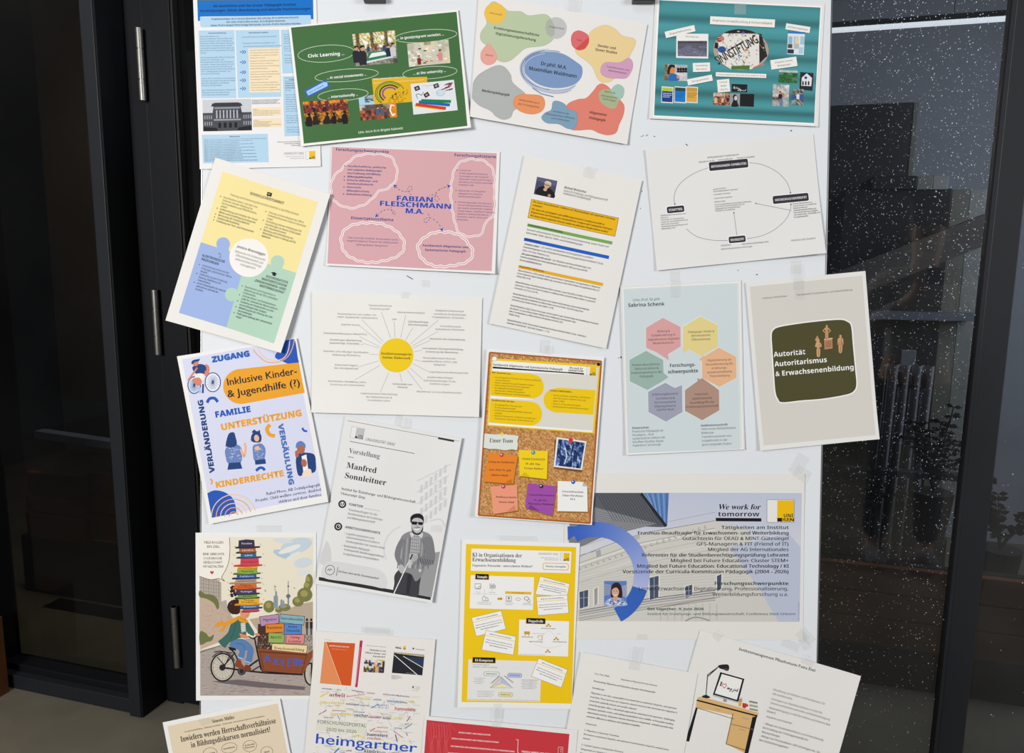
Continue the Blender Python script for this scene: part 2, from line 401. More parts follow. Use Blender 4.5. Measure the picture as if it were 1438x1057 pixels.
        mesh_obj('tape_strip', V, F, TAPE, s.root)

random.seed(7)
NAVY = '1c2a5c'
# ================================================================== 1 blue and cream text poster, top left
P = Poster('poster', 'tall light-blue poster with cream boxes and a grey photo of a grand building, top left', 'poster', (265, 0, 4.315),
           [(27, -28), (774, -34), (803, 1010), (70, 1027)], 0, -1.2, 'ebeaea', [('b', .0012), ('w', .0006)])
LB, CR = 'b2d3ea', 'f1dfbd'
P.part('blue_band')
P.poly([(54, 5), (755, -5), (757, 118), (740, 119), (738, 94), (74, 103), (70, 129), (58, 130)], '0f70c6')
P.poly([(54, -14), (755, -22), (755, -2), (54, 8)], '5d6b70')
P.part('title')
P.t(150, 47, 15, 'NS-Geschichte und das Grazer Pädagogik-Institut:', 'SB', '10183c', w=505); P.t(70, 76, 15, 'Verstrickungen, (Nicht-)Bearbeitung und aktuelle Positionierungen', 'SB', '10183c', w=672)
P.part('text_boxes')
for q in ([(70, 106), (741, 95), (743, 150), (735, 160), (82, 168), (72, 160)], [(62, 188), (278, 184), (290, 595), (79, 598)], [(285, 185), (550, 182), (563, 588), (300, 594)],
          [(560, 183), (775, 180), (788, 440), (570, 447)], [(572, 465), (790, 460), (800, 820), (582, 827)], [(82, 818), (481, 812), (488, 984), (90, 992)]): P.poly(q, LB)
for q in ([(362, 295), (552, 292), (558, 560), (370, 562)], [(387, 656), (560, 649), (562, 702), (391, 706)], [(389, 722), (562, 715), (566, 770), (393, 775)]): P.poly(q, CR)
for y in (316, 378, 439, 488, 538):
    P.line([(312, y), (325, y)], 5, '1a5fb4')
    for dx in (0, 12): P.line([(326 + dx, y - 10), (334 + dx, y), (326 + dx, y + 10)], 4.5, '1a5fb4')
P.part('body_text')
T1 = 'Projektbeteiligte: Dr.in Verena Marchner (AG-Leitung), Dr.in Katharina Deutsch,'
P.t(405, 118, 10.5, T1, 'SB', NAVY, 'c', w=530); P.t(410, 137, 10.5, 'em. Univ.-Prof.in Elke Gruber, Dr.in Brigitte Kukovetz,', 'SB', NAVY, 'c', w=360)
P.t(408, 156, 10.5, 'Assoz.-Prof.in Angela Pilch-Ortega Hernandez, Ao.Univ.-Prof.in Hannelore Reicher', 'SB', NAVY, 'c', w=545)
P.t(175, 206, 8, 'Zusammenfassung', 'SB', NAVY, 'c'); P.t(425, 203, 8, 'Methodisches Vorgehen', 'SB', NAVY, 'c', w=120); P.t(650, 487, 8, 'Kooperationen', 'SB', NAVY, 'c'); P.t(280, 832, 8, 'Referenzen', 'SB', NAVY, 'c')
FILL = ('Nationalsozialismus an', 'wissenschaftlichen Verein erklärt sich', 'Zusammenhängen am der Universität der', 'Hinsichten bisher die intensiv erforscht',
        'Erfahrungen und Kooperationen mit der', 'verbindet die eigene Verstrickungen, an', 'der Institut der Vergangenheit aus heute', 'werden.', '', 'Das Forschungsprojekt wählt im Umfang der',
        'zeigten für Erziehungs- und', 'Bildungswissenschaft in der Forschung', 'verstehen. Zeitgenossen gehen sich auf', 'Erinnerung an die die Geschichte und',
        'Geschehen als der kritischen Nachfrage im', 'Sinne „Pädagogisches Handeln", das', 'sich auch auf NS-Zeit.', '', 'Da mit solcher universitären Forschungsarbeit', 'enthalten, die sozialen der eigenen Institut',
        'über dem Biografien mit früheren', 'Studierenden bearbeiten.', '', 'Das Vorhaben hinein kennen zu können die', 'Diagnosen und Auseinandersetzung', 'Verschränkungen mit dem gezeigt')
for i, l in enumerate(FILL): P.t(70 + i * .5, 228 + i * 14.1, 7.5, l, 'S', '27305a', w=min(205, max(4, len(l) * 5.2)) if l else None)
P.ts(322, 230, 7, 19, ['› Grounded Theory als methodisches Konzept', '', '› Qualitative Verfahren der qualitativen und', '   quantitativen Forschung (Basis Akteure) Interview'], 'S', '27305a', w=None)
for i, l in enumerate(['Historische organisatorische Entwicklung der', 'die Gründung haben in Graz (aus Universität,', 'und Netzwerke von Historischen Quellen', 'Schwerpunkt und Jahrs', 'Biographien und Familiäre Verstrickungen von', 'des Wissenschaft am Institut im', 'Nationalsozialistischen und Verbreitung', 'antidemokratisch geprägt',
        'Ideologische Anschauung der Ideologie', 'Methoden der damaligen für geisteswissenschaft', 'Weitergabe gut Themen spätere', 'Erinnerungskultur in der', 'Werte und Bearbeitung in Organisation', 'und Entfernung und Geschichte des Instituts',
        'Verstrickungen und deren Umgang als', 'akute als Universität, an heutiger Arbeit']):
    P.t(370 + i * .6, 310 + i * 15.3 + (i // 4) * 4, 6.5, l, 'S', '3a3430', w=min(176, len(l) * 4.5))
for k in range(19): P.t(577 + k * .5, 215 + k * 13.2 + (k // 5) * 6 + (0 if k < 14 else 66), 6.5, (FILL + FILL)[k + 9][:30], 'S', '27305a', w=5.2 * max(6, len((FILL + FILL)[k + 9][:30])))
for k in range(22): P.t(585 + k * .5, 510 + k * 14, 6.5, (FILL + FILL)[k + 4][:31], 'S', '27305a', w=5.2 * max(6, len((FILL + FILL)[k + 4][:31])))
for k in range(4): P.t(385, 610 + k * 7.5, 5, 'Gründungszeit der ersten Institution der Geschichte an dem'[: 58 - 6 * (k % 3)], 'SB', '2b2b2b', w=170 - 10 * (k % 3))
for k in range(5): P.t(391, 668 + k * 8.5, 5, 'Literatur und die wissenschaftliche Arbeit an dem neuen', 'S', '4a4030', w=[30, 165, 160, 165, 120][k])
for k in range(5): P.t(395, 734 + k * 8.5, 5, 'Gespräch. Theoretische Arbeit mit der heutigen Bildung', 'S', '4a4030', w=[30, 110, 90, 165, 100][k])
for k in range(14): P.t(94 + k * .4, 850 + k * 10, 5.2, 'Mitchell, A. (Hrsg.): Universität Graz und der Nationalsozialismus im Archiv. Wien 1939: Verlag der Historischen'[: 112 - (k * 23) % 50], 'S', '27305a', w=380 - (k * 83) % 170)
for k in range(3): P.t(755, 860 + k * 11, 5.5, 'Marchner-Forschung 09.2026-Nr.40 an der Universität'[k * 4:], 'SB', '2b2b2b', 'r', w=215 - k * 40)
P.part('photograph')
q = [(85, 606), (381, 600), (385, 791), (90, 797)]
P.poly(q, 'c9ccd2')
g = lambda u, v: P.bil(q, u, v)
P.poly([g(0, .42), g(.2, .42), g(.22, .25), g(.24, .1), g(.74, .1), g(.78, .25), g(.8, .42), g(1, .42), g(1, 1), g(0, 1)], '474a52')
P.poly([g(.2, .12), g(.78, .12), g(.82, .22), g(.17, .22)], '33363d'); P.poly([g(.24, .24), g(.76, .24), g(.76, .3), g(.24, .3)], '8b8f98')
for i in range(7): x = .27 + i * .07; P.poly([g(x, .34), g(x + .03, .34), g(x + .03, .6), g(x, .6)], 'a9adb6')
P.poly([g(.22, .62), g(.78, .62), g(.78, .67), g(.22, .67)], '9599a2')
for i in range(4): x = .31 + i * .11; P.poly([g(x, .9), g(x, .76), g(x + .03, .72), g(x + .06, .76), g(x + .06, .9)], '15171b')
for i in range(4):
    for j in range(2):
        for b in (.03, .83): x = b + i * .045; P.poly([g(x, .5 + j * .2), g(x + .022, .5 + j * .2), g(x + .022, .62 + j * .2), g(x, .62 + j * .2)], '9599a2')
P.poly([g(0, .86), g(.28, .9), g(.3, 1), g(0, 1)], '1b1d21'); P.poly([g(.72, .9), g(1, .84), g(1, 1), g(.7, 1)], '1b1d21')
P.part('logo'); P.t(578, 938, 13, 'UNIVERSITÄT GRAZ', 'S', '55565a', w=122)
P.t(590, 952, 5.5, 'Institut für Erziehungs- und', 'S', '55565a', w=112); P.t(618, 964, 5.5, 'Bildungswissenschaft', 'S', '55565a', w=84); P.logo(739, 941, 58, 50)
P.finish()

# ================================================================== 2 green sheet
P = Poster('poster', 'green landscape poster with white ovals and small photos of groups', 'poster', (400, 0, 4.915),
           [(30, 188), (1196, 72), (1287, 893), (118, 1017)], 5, -5.6, 'f0efeb', [('br', .004), ('b', .003)])
P.part('green_panel')
G = [(47, 197), (1186, 88), (1262, 880), (138, 998)]
P.poly(G, '436d3f')
for cx, cy, rx, ry, a in ((289, 376, 195, 58, -4), (430, 525, 218, 42, -4.5), (405, 660, 173, 40, -4.5), (975, 255, 214, 43, -4.5), (1003, 507, 187, 42, -4)): P.part('oval'); P.line(P.ellp(cx, cy, rx, ry, a, 48), 3.2, 'cfdccb', True)
P.part('text')
P.t(163, 404, 23, 'Civic Learning ...', 'SB', 'ffffff', w=253, ang=-4.5)
for x, y, w, s in ((293, 552, 275, '... in social movements ...'), (300, 684, 210, '... internationally ...'), (778, 280, 322, '... in (post)migrant societies ...'), (888, 522, 226, '... at the university ...')): P.t(x, y, 17, s, 'S', 'ffffff', w=w, ang=-5.4); P.t(x + 1, y, 17, s, 'S', 'ffffff', w=w, ang=-5.4)
P.t(512, 928, 16, 'Univ. Ass.in Dr.in Brigitte Kukovetz', 'S', 'ffffff', w=308)
P.part('blue_tag')
P.poly([(138, 632), (284, 554), (316, 602), (160, 678)], '2a66c4'); P.poly([(152, 637), (272, 571), (296, 574), (300, 598), (166, 664)], 'a9cdf2'); P.t(168, 653, 11, 'Classroom Research', 'RB', '2456a8', w=118, ang=-28)
def q_(P, a, b, c, d): return [a, b, c, d]
P.part('photograph', 'photo of people around a table under trees')
q = [(468, 243), (762, 215), (781, 438), (495, 463)]; g = lambda u, v: P.bil(q, u, v)
P.pic(q, ['aTbaaTbbcTab', 'bTabcTbadTba', 'aTbdbTaabTdb', 'bTeabTebaTeb', 'eeeeeeeeefee', 'effeeeeeeffe', 'ffffffffffff', 'fffffffffffg'], {'a': ['d8cf94', 'b9ad5f', 'f0eedd'], 'b': ['8f9a4a', 'c9a84a', 'f3f1ea'], 'c': ['e6d88c', 'b98a3c'], 'T': ['5a4a30', '7b6a44'], 'd': 'fbfaf5', 'e': ['8b8a7a', 'b7b4a4', '5b5a52'], 'f': ['9a978c', '6e6c66'], 'g': '4d4c48'}, .12, 5, 3)
P.poly([g(.36, .6), g(.78, .58), g(.9, .78), g(.22, .88)], '2e7a5b'); P.poly([g(.4, .64), g(.7, .62), g(.78, .72), g(.32, .78)], 'e6ebe8'); P.poly([g(.22, .88), g(.9, .78), g(.9, .83), g(.23, .94)], 'd9dcd9')
P.people(q, 5, ['3a2f38', '93303a', '34426a', '28384a'], y0=.42, y1=.48, size=.1, seed=2)
P.people([g(-.02, 0), g(.3, 0), g(.3, 1), g(-.02, 1)], 2, ['262430', '2f2d38'], y0=.6, y1=.75, size=.26, seed=4); P.people([g(.76, 0), g(1.0, 0), g(1.0, 1), g(.76, 1)], 2, ['1d2a44', 'c9c9cc'], y0=.5, y1=.6, size=.2, seed=8)
P.part('photograph', 'photo of a wall with pinned cards')
q = [(845, 308), (1130, 280), (1144, 440), (860, 467)]; g = lambda u, v: P.bil(q, u, v)
P.pic(q, ['aabbcddcbaab', 'aabbccccbbaa', 'eabbbccbbaab', 'aeabbbbbbbbc', 'eaebbbbbbbbc', 'eeabbbbbbbcc'], {'a': ['b8b39f', 'c2bdab'], 'b': ['c7c4b4', 'cfcaba'], 'c': 'd9cfae', 'd': ['a59f90', '8f8b80'], 'e': ['e4e2d8', 'd0cdc0']}, .04, 2, 3)
rnd = random.Random(4)
for i in range(26): u, v = rnd.uniform(.1, .92), rnd.uniform(.2, .9); P.rect(*g(u, v), 20, 9, rnd.choice(['e06a34', '2f6b43', 'f4f2ea', '3a3a40', 'e9e6dc', 'e8e5dc']), ang=-6)
P.people([g(.2, 0), g(.36, 0), g(.36, 1), g(.2, 1)], 1, ['7a2f30'], y0=.72, y1=.75, size=.2); P.people([g(.7, 0), g(.9, 0), g(.9, 1), g(.7, 1)], 1, ['d98a8a'], y0=.6, y1=.62, size=.24)
P.part('photograph', 'yellow slide with a spiral of letters')
P.poly([(603, 548), (983, 535), (988, 700), (622, 727)], 'e0b21c'); P.t(615, 556, 10, 'Freiraum: Gemeinschaftlich Handlung lernen', 'SB', 'f7efd6', w=215, ang=-4); P.t(615, 583, 8, 'Menschen, die gemeinsam Veränderungen bewirken und sich für ein gutes Leben einsetzen', 'S', 'f7efd6', w=350, ang=-4)
for r, c in ((82, '7aa12a'), (64, '3e4a22'), (46, '8a4a9c')): P.line([(728 + r * 1.1 * math.cos(a), 650 + r * .9 * math.sin(a)) for a in np.linspace(2.2, 5.6, 18)], 11, c)
P.line([(728 + 92 * 1.1 * math.cos(a), 650 + 92 * .9 * math.sin(a)) for a in np.linspace(2.2, 5.9, 18)], 4, '4a4030')
for i in range(95): a, r = rnd.uniform(-.5, 2.0), rnd.uniform(10, 105); P.rect(752 + r * math.cos(a) * 1.0, 640 + r * math.sin(a) * .62 + 12, 6, 3.5, rnd.choice(['5a3a20', '7a3020', '3a3020']), ang=rnd.uniform(-40, 40)); P.lay -= 1
P.part('photograph', 'photo of a lecture with two standing speakers')
q = [(512, 680), (610, 658), (640, 725), (519, 732)]; P.poly([(512, 680), (614, 659), (622, 725), (517, 732)], 'a9cfe6'); P.pic([(552, 672), (612, 664), (616, 708), (556, 714)], ['ab', 'ba', 'ab'], {'a': ['5d6d77', '8c99a0'], 'b': ['3f4b53', 'b8c4ca']}, .1, 4, 3)
q = [(517, 735), (770, 712), (778, 814), (527, 838)]; g = lambda u, v: P.bil(q, u, v)
P.pic(q, ['aabbbbbbccdd', 'abbbbbbbbcdd', 'eeffeffeebdd', 'efefefeffbdd', 'fefefeeefbdd'], {'a': 'c9c4bb', 'b': ['6e5a50', '584840'], 'c': 'a08c70', 'd': ['e88a18', 'dc7c12'], 'e': ['8a4a30', 'd3603a'], 'f': ['3a2a28', '4f3a36']}, .1, 6, 2)
P.people([g(.32, 0), g(.8, 0), g(.8, 1), g(.32, 1)], 2, ['b5b9c0', '4c5c74'], y0=.42, y1=.45, size=.3, seed=6); P.line([g(.95, .2), g(.86, .15), g(.82, .5), g(.88, .85), g(.96, .75)], 9, 'f2efe6')
P.part('photograph', 'photo of a flipchart with coloured strips')
q = [(870, 585), (1168, 556), (1195, 768), (890, 797)]; g = lambda u, v: P.bil(q, u, v); P.poly(q, 'dfe3e8')
for u, v in ((.14, .16), (.34, .4), (.58, .14)): P.rect(*g(u, v), 36, 30, '26262b', ang=-30 if v > .3 else -20); P.lay += 1; P.rect(*g(u, v), 16, 14, 'a09a92', ang=-20)
P.line(P.ellp(*g(.66, .38), 30, 22), 5, 'a9cdd6', True); P.line(P.ellp(*g(.66, .38), 22, 15), 2, '7ab0c0', True); P.t(*g(.58, .4), 8, 'unsere', 'SB', '7ab0c0', ang=-6)
for i in range(16): u, v = rnd.uniform(.76, .97), rnd.uniform(.08, .3); P.line([g(u, v), g(u - .09, v + .03)], 6, rnd.choice(['a03848', '7a2a38', '4a4650']))
P.line([g(.13, .5), g(.1, .36), g(.16, .34), g(.22, .4), g(.28, .3)], 3.5, '2a2a30')
for i in range(8): P.line([g(.28 + .05 * i, .1 + .02 * (i % 3)), g(.33 + .05 * i, .1)], 2, '8a8d92')
for (x, y, w, c, a) in ((1000, 745, 205, 'e8c51c', 8), (1010, 740, 210, 'd33a2c', 8), (1034, 720, 215, '2260ae', 6), (1046, 703, 205, '15824a', 2)): P.rect(x, y, w, 21, c, ang=a)
P.part('photograph', 'photo of a seated audience from behind')
q = [(127, 708), (437, 690), (450, 845), (147, 873)]; g = lambda u, v: P.bil(q, u, v)
P.pic(q, ['aabababaaaba', 'bcbcbcbcbbcb', 'cbcbccbcbcbc', 'dadddadddadd', 'ddadddaddddd', 'edeedeeedeed'], {'a': ['d97a1c', 'b8621c', 'e89c3c'], 'b': ['5a2a24', '8a3228', '3a2020'], 'c': ['7a3026', '261616', 'b54a30'], 'd': ['c58a30', '8a5a20', '2c221c'], 'e': ['1c1512', '2c201a']}, .12, 3, 3)
P.people(q, 10, ['7a3028', '2e1c1c', '5a3a30', '241a20'], y0=.22, y1=.32, size=.12, seed=9); P.people(q, 5, ['1a1214', '241c1a', '16161c'], skin=('2a1c16',), y0=.68, y1=.78, size=.26, seed=12)
P.tape(633, 140, 205, 22, label='t')
P.finish()

# ================================================================== 3 organic blobs
P = Poster('poster', 'landscape sheet with soft coloured blobs around a blue brushed oval', 'poster', (650, 0, 4.915),
           [(112, -38), (1272, 171), (1131, 1003), (48, 812)], 3, 9.8, 'e9e6e3', [('b', .0035)])
K = '1f2023'
P.part('blob'); P.blob([(205, 18), (270, 45), (315, 80), (400, 85), (455, 112), (560, 103), (605, 130), (640, 190), (625, 270), (560, 318), (440, 335), (385, 375), (330, 420), (275, 432), (235, 410), (205, 345), (130, 290), (125, 230), (165, 165), (150, 90)], 'bac8a6', 'a2ad92', 2)
P.part('blob'); P.ell(223, 97, 75, 73, 'ecc050'); P.part('blob'); P.ell(642, 198, 75, 75, 'c2c2c4'); P.poly([(600, 132), (622, 160), (635, 200), (632, 245), (610, 262), (580, 240), (567, 200), (576, 155)], 'adb4a6')
P.part('blob'); P.blob([(182, 308), (215, 350), (236, 400), (215, 440), (170, 452), (130, 425), (125, 370), (152, 328)], 'e5a698', 'cf9484', 2)
P.part('blob'); P.blob([(240, 455), (290, 470), (330, 520), (345, 575), (430, 650), (440, 700), (400, 735), (350, 770), (330, 815), (280, 832), (230, 810), (190, 770), (110, 730), (60, 670), (62, 600), (100, 530), (165, 485)], 'b0b4b3', '9fa3a2', 2)
P.part('blob'); P.blob([(450, 655), (540, 665), (566, 715), (545, 770), (480, 793), (400, 775), (352, 730), (360, 675), (400, 655)], 'e69462', 'cf8452', 2)
P.part('blob'); P.blob([(990, 178), (1050, 205), (1100, 250), (1180, 272), (1190, 310), (1155, 380), (1130, 440), (1070, 520), (1020, 565), (960, 572), (925, 540), (895, 470), (850, 425), (790, 380), (780, 345), (860, 300), (870, 240), (920, 195)], 'e9cf98', 'd5bb88', 2)
P.part('blob'); P.blob([(805, 216), (860, 245), (868, 295), (840, 340), (795, 350), (755, 320), (747, 265), (765, 228)], 'dc6c70', 'c85c62', 2); P.poly([(866, 262), (868, 295), (840, 340), (795, 348), (776, 340)], 'd2504c')
P.part('blob'); P.blob([(1140, 405), (1168, 430), (1168, 480), (1130, 540), (1070, 545), (1000, 540), (955, 515), (952, 470), (985, 435), (1080, 435)], 'd0a0bd', 'bb8dac', 2)
P.part('blob'); P.blob([(965, 582), (1010, 610), (1030, 650), (1080, 690), (1112, 735), (1105, 800), (1078, 860), (1055, 920), (1000, 938), (940, 925), (880, 900), (790, 905), (735, 890), (700, 800), (720, 725), (790, 690), (850, 680), (900, 630), (930, 592)], 'df8272', 'ca7264', 2)
P.part('blob'); P.blob([(1075, 585), (1112, 615), (1105, 670), (1075, 700), (1050, 750), (1000, 745), (945, 700), (940, 640), (975, 620), (1020, 620), (1040, 598)], 'a9b48e'); P.blob([(1075, 585), (1112, 615), (1105, 665), (1075, 690), (1050, 670), (1020, 640), (1040, 600)], 'a3c3b5')
P.part('blob'); P.blob([(650, 700), (700, 720), (725, 755), (780, 775), (788, 830), (770, 890), (720, 893), (660, 862), (580, 855), (543, 820), (565, 785), (610, 760), (620, 710)], '7fa0b8', '6d8ca4', 2)
P.part('blue_oval')
P.blob([(450, 400), (520, 368), (620, 362), (700, 380), (780, 430), (822, 470), (815, 540), (760, 590), (660, 612), (560, 600), (480, 560), (425, 500), (425, 440)], '7d98c1')
for k in range(5):
    a0, a1 = 2.2 - k * .25, 5.4 - k * .1; rx, ry = 200 + k * 7, 124 + k * 7
    P.line(P.smooth(P.rot(620, 497, [(rx * math.cos(t), ry * math.sin(t)) for t in np.linspace(.5 + k * .12, 3.9 + k * .15, 12)], 8), 3, False), 4 if k % 2 else 2.2, '6f8cba' if k % 2 else '8aa2c8')
P.line(P.rot(615, 490, [(213 * math.cos(t), 135 * math.sin(t)) for t in np.linspace(1.6, 4.9, 30)], 6), 5, '6a87b6'); P.line(P.rot(612, 492, [(190 * math.cos(t), 117 * math.sin(t)) for t in np.linspace(1.9, 4.4, 26)], 6), 2.4, 'e3e6ec')
P.line([(480, 610), (540, 650), (625, 672)], 7, '6a87b6')
P.part('text')
P.t(535, 452, 24, 'Dr.phil. M.A.', 'S', K, w=182); P.t(453, 485, 24, 'Maximilian Waldmann', 'S', K, w=335); P.t(536, 452, 24, 'Dr.phil. M.A.', 'S', K, w=182); P.t(454, 485, 24, 'Maximilian Waldmann', 'S', K, w=335)
for x, y, w, s in ((213, 203, 317, 'Erziehungswissenschaftliche'), (225, 242, 282, 'Digitalisierungsforschung'), (928, 325, 127, 'Gender und'), (912, 352, 152, 'Queer Studies'), (130, 635, 195, 'Medienpädagogik'), (872, 785, 120, 'Allgemeine'), (868, 823, 117, 'Pädagogik')): P.t(x, y, 17, s, 'SB', K, w=w)
for x, y, w, s in ((182, 98, 88, 'Herrschaft'), (592, 192, 108, 'Ungleichheit'), (783, 283, 38, 'Care'), (155, 387, 53, 'Macht'), (386, 697, 145, 'Medienbildung in'), (380, 725, 150, 'der Postdigitalität'), (990, 468, 160, 'Transformation von'), (1003, 495, 128, 'Männlichkeiten'), (977, 640, 75, 'Reinhalt'),
                   (952, 666, 118, 'pädagogischer'), (962, 690, 95, 'Ordnungen'), (620, 777, 115, 'Verhältnis der'), (570, 793, 205, 'pädagogischen Differenz'), (608, 824, 130, 'zum Politischen')): P.t(x, y, 12, s, 'S', '2b2b2e', w=w)
P.tape(765, 42, 92, 90, ang=8)
P.finish()

# ================================================================== 4 teal sheet
P = Poster('poster', 'teal striped landscape poster with small pictures around an oval graffiti photo', 'poster', (900, 0, 5.531),
           [(112, -22), (1425, 36), (1372, 988), (62, 925)], 1, 2.8, 'e8e7e4', [('b', .002)])
P.part('teal_panel')
q = [(143, 5), (1392, 62), (1340, 960), (100, 900)]
P.poly(P.rot(743, 482, [(-640, -463), (640, -463), (622, 463), (-630, 463)]), 'f6f6f4')
base = np.array([0x4b, 0x95, 0x9b]); n = 61; TC = []
for i in range(n):
    v = i / (n - 1); s_ = sum(math.exp(-((v - c) / w) ** 2) * a for c, w, a in ((.15, .035, .5), (.31, .02, .4), (.46, .03, .5), (.63, .03, .3), (.79, .035, .55), (.93, .025, .6), (.55, .02, -.12), (.22, .03, -.15), (.87, .02, -.1), (.0, .03, .2)))
    c = base * (1 - .45 * s_); TC.append([max(0, min(255, k)) for k in c])
P.grad(q, TC, 24)
P.part('oval_photo')
E_ = P.ellp(775, 390, 218, 160, 4, 60); P.poly(E_, 'a8a39a')
def inell(x, y, k=1): a = math.radians(4); dx, dy = x - 775, y - 390; u = dx * math.cos(a) + dy * math.sin(a); w = -dx * math.sin(a) + dy * math.cos(a); return (u / 218) ** 2 + (w / 160) ** 2 < k
P.poly([p for p in E_ if p[1] < 262 and 640 < p[0] < 930] + [(905, 262), (640, 262)], '2a2422')
P.poly([(905, 262), (935, 268), (980, 440), (965, 450), (918, 495)], '2a2826'); P.poly([(575, 330), (600, 340), (596, 384), (568, 375)], '2a2826')
P.poly([(640, 262), (915, 270), (918, 500), (850, 545), (690, 540), (600, 470), (600, 330)], 'e6e3dc')
rnd = random.Random(11)
for i in range(170):
    x, y = rnd.uniform(560, 990), rnd.uniform(240, 540)
    if not inell(x, y, .85): continue
    if i % 3: P.line([(x, y), (x + rnd.uniform(-18, 18), y + rnd.uniform(-18, 18)), (x + rnd.uniform(-18, 18), y + rnd.uniform(-18, 18))], 3, rnd.choice(['2b2b30', '2b2b30', '3a3a40', '2e56a0', 'b5402c', '7a8a3a', 'c9a23c'])); P.lay -= 1
    else: P.ell(x, y, rnd.uniform(5, 13), rnd.uniform(4, 10), rnd.choice(['e6e3dc', '3e5ea8', 'b8b3a6', 'd9d5cb', 'c97a4a', '8c9a50', 'e6e3dc', '6a4a3a']), n=9); P.lay -= 1
P.lay += 1
P.ell(615, 305, 30, 26, 'a04a44', -10, 14); [P.line([(590 + k, 290 + 8 * k / 6), (640, 284 + k)], 4, 'e0d4cc') for k in (4, 16, 28)]; P.ell(628, 388, 32, 26, '2f5496', 0, 14); P.poly([(700, 515), (845, 510), (840, 545), (700, 540)], '4c7a3a')
P.line([(870, 530), (955, 500)], 14, 'c9806a')
P.t(596, 506, 66, 'SINNSTIFTUNG', 'R', '1d1d20', w=365, ang=-29); P.t(600, 508, 66, 'SINNSTIFTUNG', 'R', '1d1d20', w=365, ang=-29)
P.line(P.ellp(775, 390, 218, 160, 4, 60), 3, '5a7a7c', True)
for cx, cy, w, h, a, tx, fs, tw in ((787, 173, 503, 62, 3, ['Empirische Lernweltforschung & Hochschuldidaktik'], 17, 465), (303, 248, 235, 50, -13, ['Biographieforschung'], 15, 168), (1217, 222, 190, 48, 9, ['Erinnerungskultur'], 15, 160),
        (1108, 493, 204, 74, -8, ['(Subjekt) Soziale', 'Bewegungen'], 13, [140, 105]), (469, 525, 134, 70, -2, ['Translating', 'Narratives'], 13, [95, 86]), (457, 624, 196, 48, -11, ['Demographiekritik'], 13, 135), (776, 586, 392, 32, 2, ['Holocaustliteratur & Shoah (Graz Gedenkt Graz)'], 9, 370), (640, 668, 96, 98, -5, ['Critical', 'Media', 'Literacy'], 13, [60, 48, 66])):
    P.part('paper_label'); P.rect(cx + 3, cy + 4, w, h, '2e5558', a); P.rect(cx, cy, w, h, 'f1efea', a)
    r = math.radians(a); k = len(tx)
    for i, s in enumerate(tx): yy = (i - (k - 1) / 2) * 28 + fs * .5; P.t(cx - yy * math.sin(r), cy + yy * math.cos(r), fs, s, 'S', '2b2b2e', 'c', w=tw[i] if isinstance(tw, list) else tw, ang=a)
P.part('photograph', 'grey water photo in a white frame')
P.poly([(274, 264), (522, 266), (521, 458), (272, 452)], 'efeeec'); P.t(396, 294, 12, 'Narrationen', 'S', '2b2b2e', 'c', w=105)
P.pic([(284, 321), (512, 321), (511, 443), (284, 439)], ['aaaa', 'bbbb', 'bcbc', 'cccb', 'ccdc', 'dccd'], {'a': ['44444c', '4c4c54'], 'b': ['5a5a68', '626272'], 'c': ['6c6c80', '787890', '606074'], 'd': ['6a6a80', '828298']}, .06, 4, 5)
P.part('photograph', 'miniature of a blue poster')
P.poly([(1140, 245), (1272, 252), (1262, 430), (1132, 422)], 'dfe8ee'); P.poly([(1140, 245), (1272, 252), (1271, 268), (1139, 262)], '2c7cc0')
for x in (1143, 1185, 1236): P.poly([(x, 285), (x + 34, 287), (x + 30, 350), (x - 3, 348)], 'a9c8dc')
P.rect(1210, 318, 30, 50, 'e3d3a8'); P.rect(1160, 402, 50, 32, '34383e'); P.rect(1156, 362, 36, 30, '5a5048'); P.rect(1205, 362, 40, 40, 'b8bcc0'); P.rect(1240, 395, 34, 50, 'b5cfe2')
for i in range(11): P.line([(1145 + 3 * (i % 2), 290 + i * 5.5), (1170, 291 + i * 5.5)], 1.5, '5a7488'); P.lay -= 1
P.part('photograph', 'drawing of a girl reading before dark figures')
q = [(182, 500), (360, 508), (358, 632), (180, 628)]; P.pic(q, ['abbccc', 'abbccc', 'aabddd', 'aabddd'], {'a': ['8a8a74', '6c5a3c'], 'b': ['b9bdb8', 'a4a8a2'], 'c': ['a8aaae', 'babcc0'], 'd': ['d0d2d6', 'c2c4ca']}, .07, 3, 3)
P.blob([(235, 570), (270, 580), (295, 600), (290, 628), (215, 628), (215, 595)], '2f6cb0'); P.ell(240, 545, 24, 28, 'd98a4a'); P.blob([(208, 530), (225, 505), (258, 508), (262, 530), (240, 525), (226, 545), (218, 580), (204, 570)], '2a2422'); P.ell(288, 600, 12, 14, 'e09a60', n=12)
for i in range(4): x = 288 + i * 20; P.ell(x, 540, 11, 13, '232226', n=10); P.poly([(x - 12, 552), (x + 12, 552), (x + 9, 566), (x - 9, 566)], '232226')
for x, c1, c2, c3 in ((160, 'b7c93a', '1d3f8a', 'f2f2f0'), (260, '2c4a58', '1f7acc', '184e90'), (350, 'c99a48', 'dba84e', '6a4a20')):
    P.part('book_cover'); P.poly([(x, 672), (x + 92, 679), (x + 88, 805), (x - 4, 800)], 'e6e4e0'); P.poly([(x + 4, 680), (x + 86, 686), (x + 82, 797), (x + 1, 792)], c2); P.poly([(x + 4, 680), (x + 86, 686), (x + 85, 714), (x + 3, 708)], c1)
    for k in range(3): P.t(x + 10, 729 + k * 14, 7, 'Biographieforschung'[: 16 - 3 * k], 'SB', c3)
P.part('photograph', 'black and white portraits and a blackboard of handwriting')
P.rect(763, 687, 122, 62, '1d2226', 2); P.t(712, 690, 20, 'Listen', 'C', 'e9e9e9', w=50); P.t(745, 708, 18, 'Fürst', 'C', 'e9e9e9', w=70)
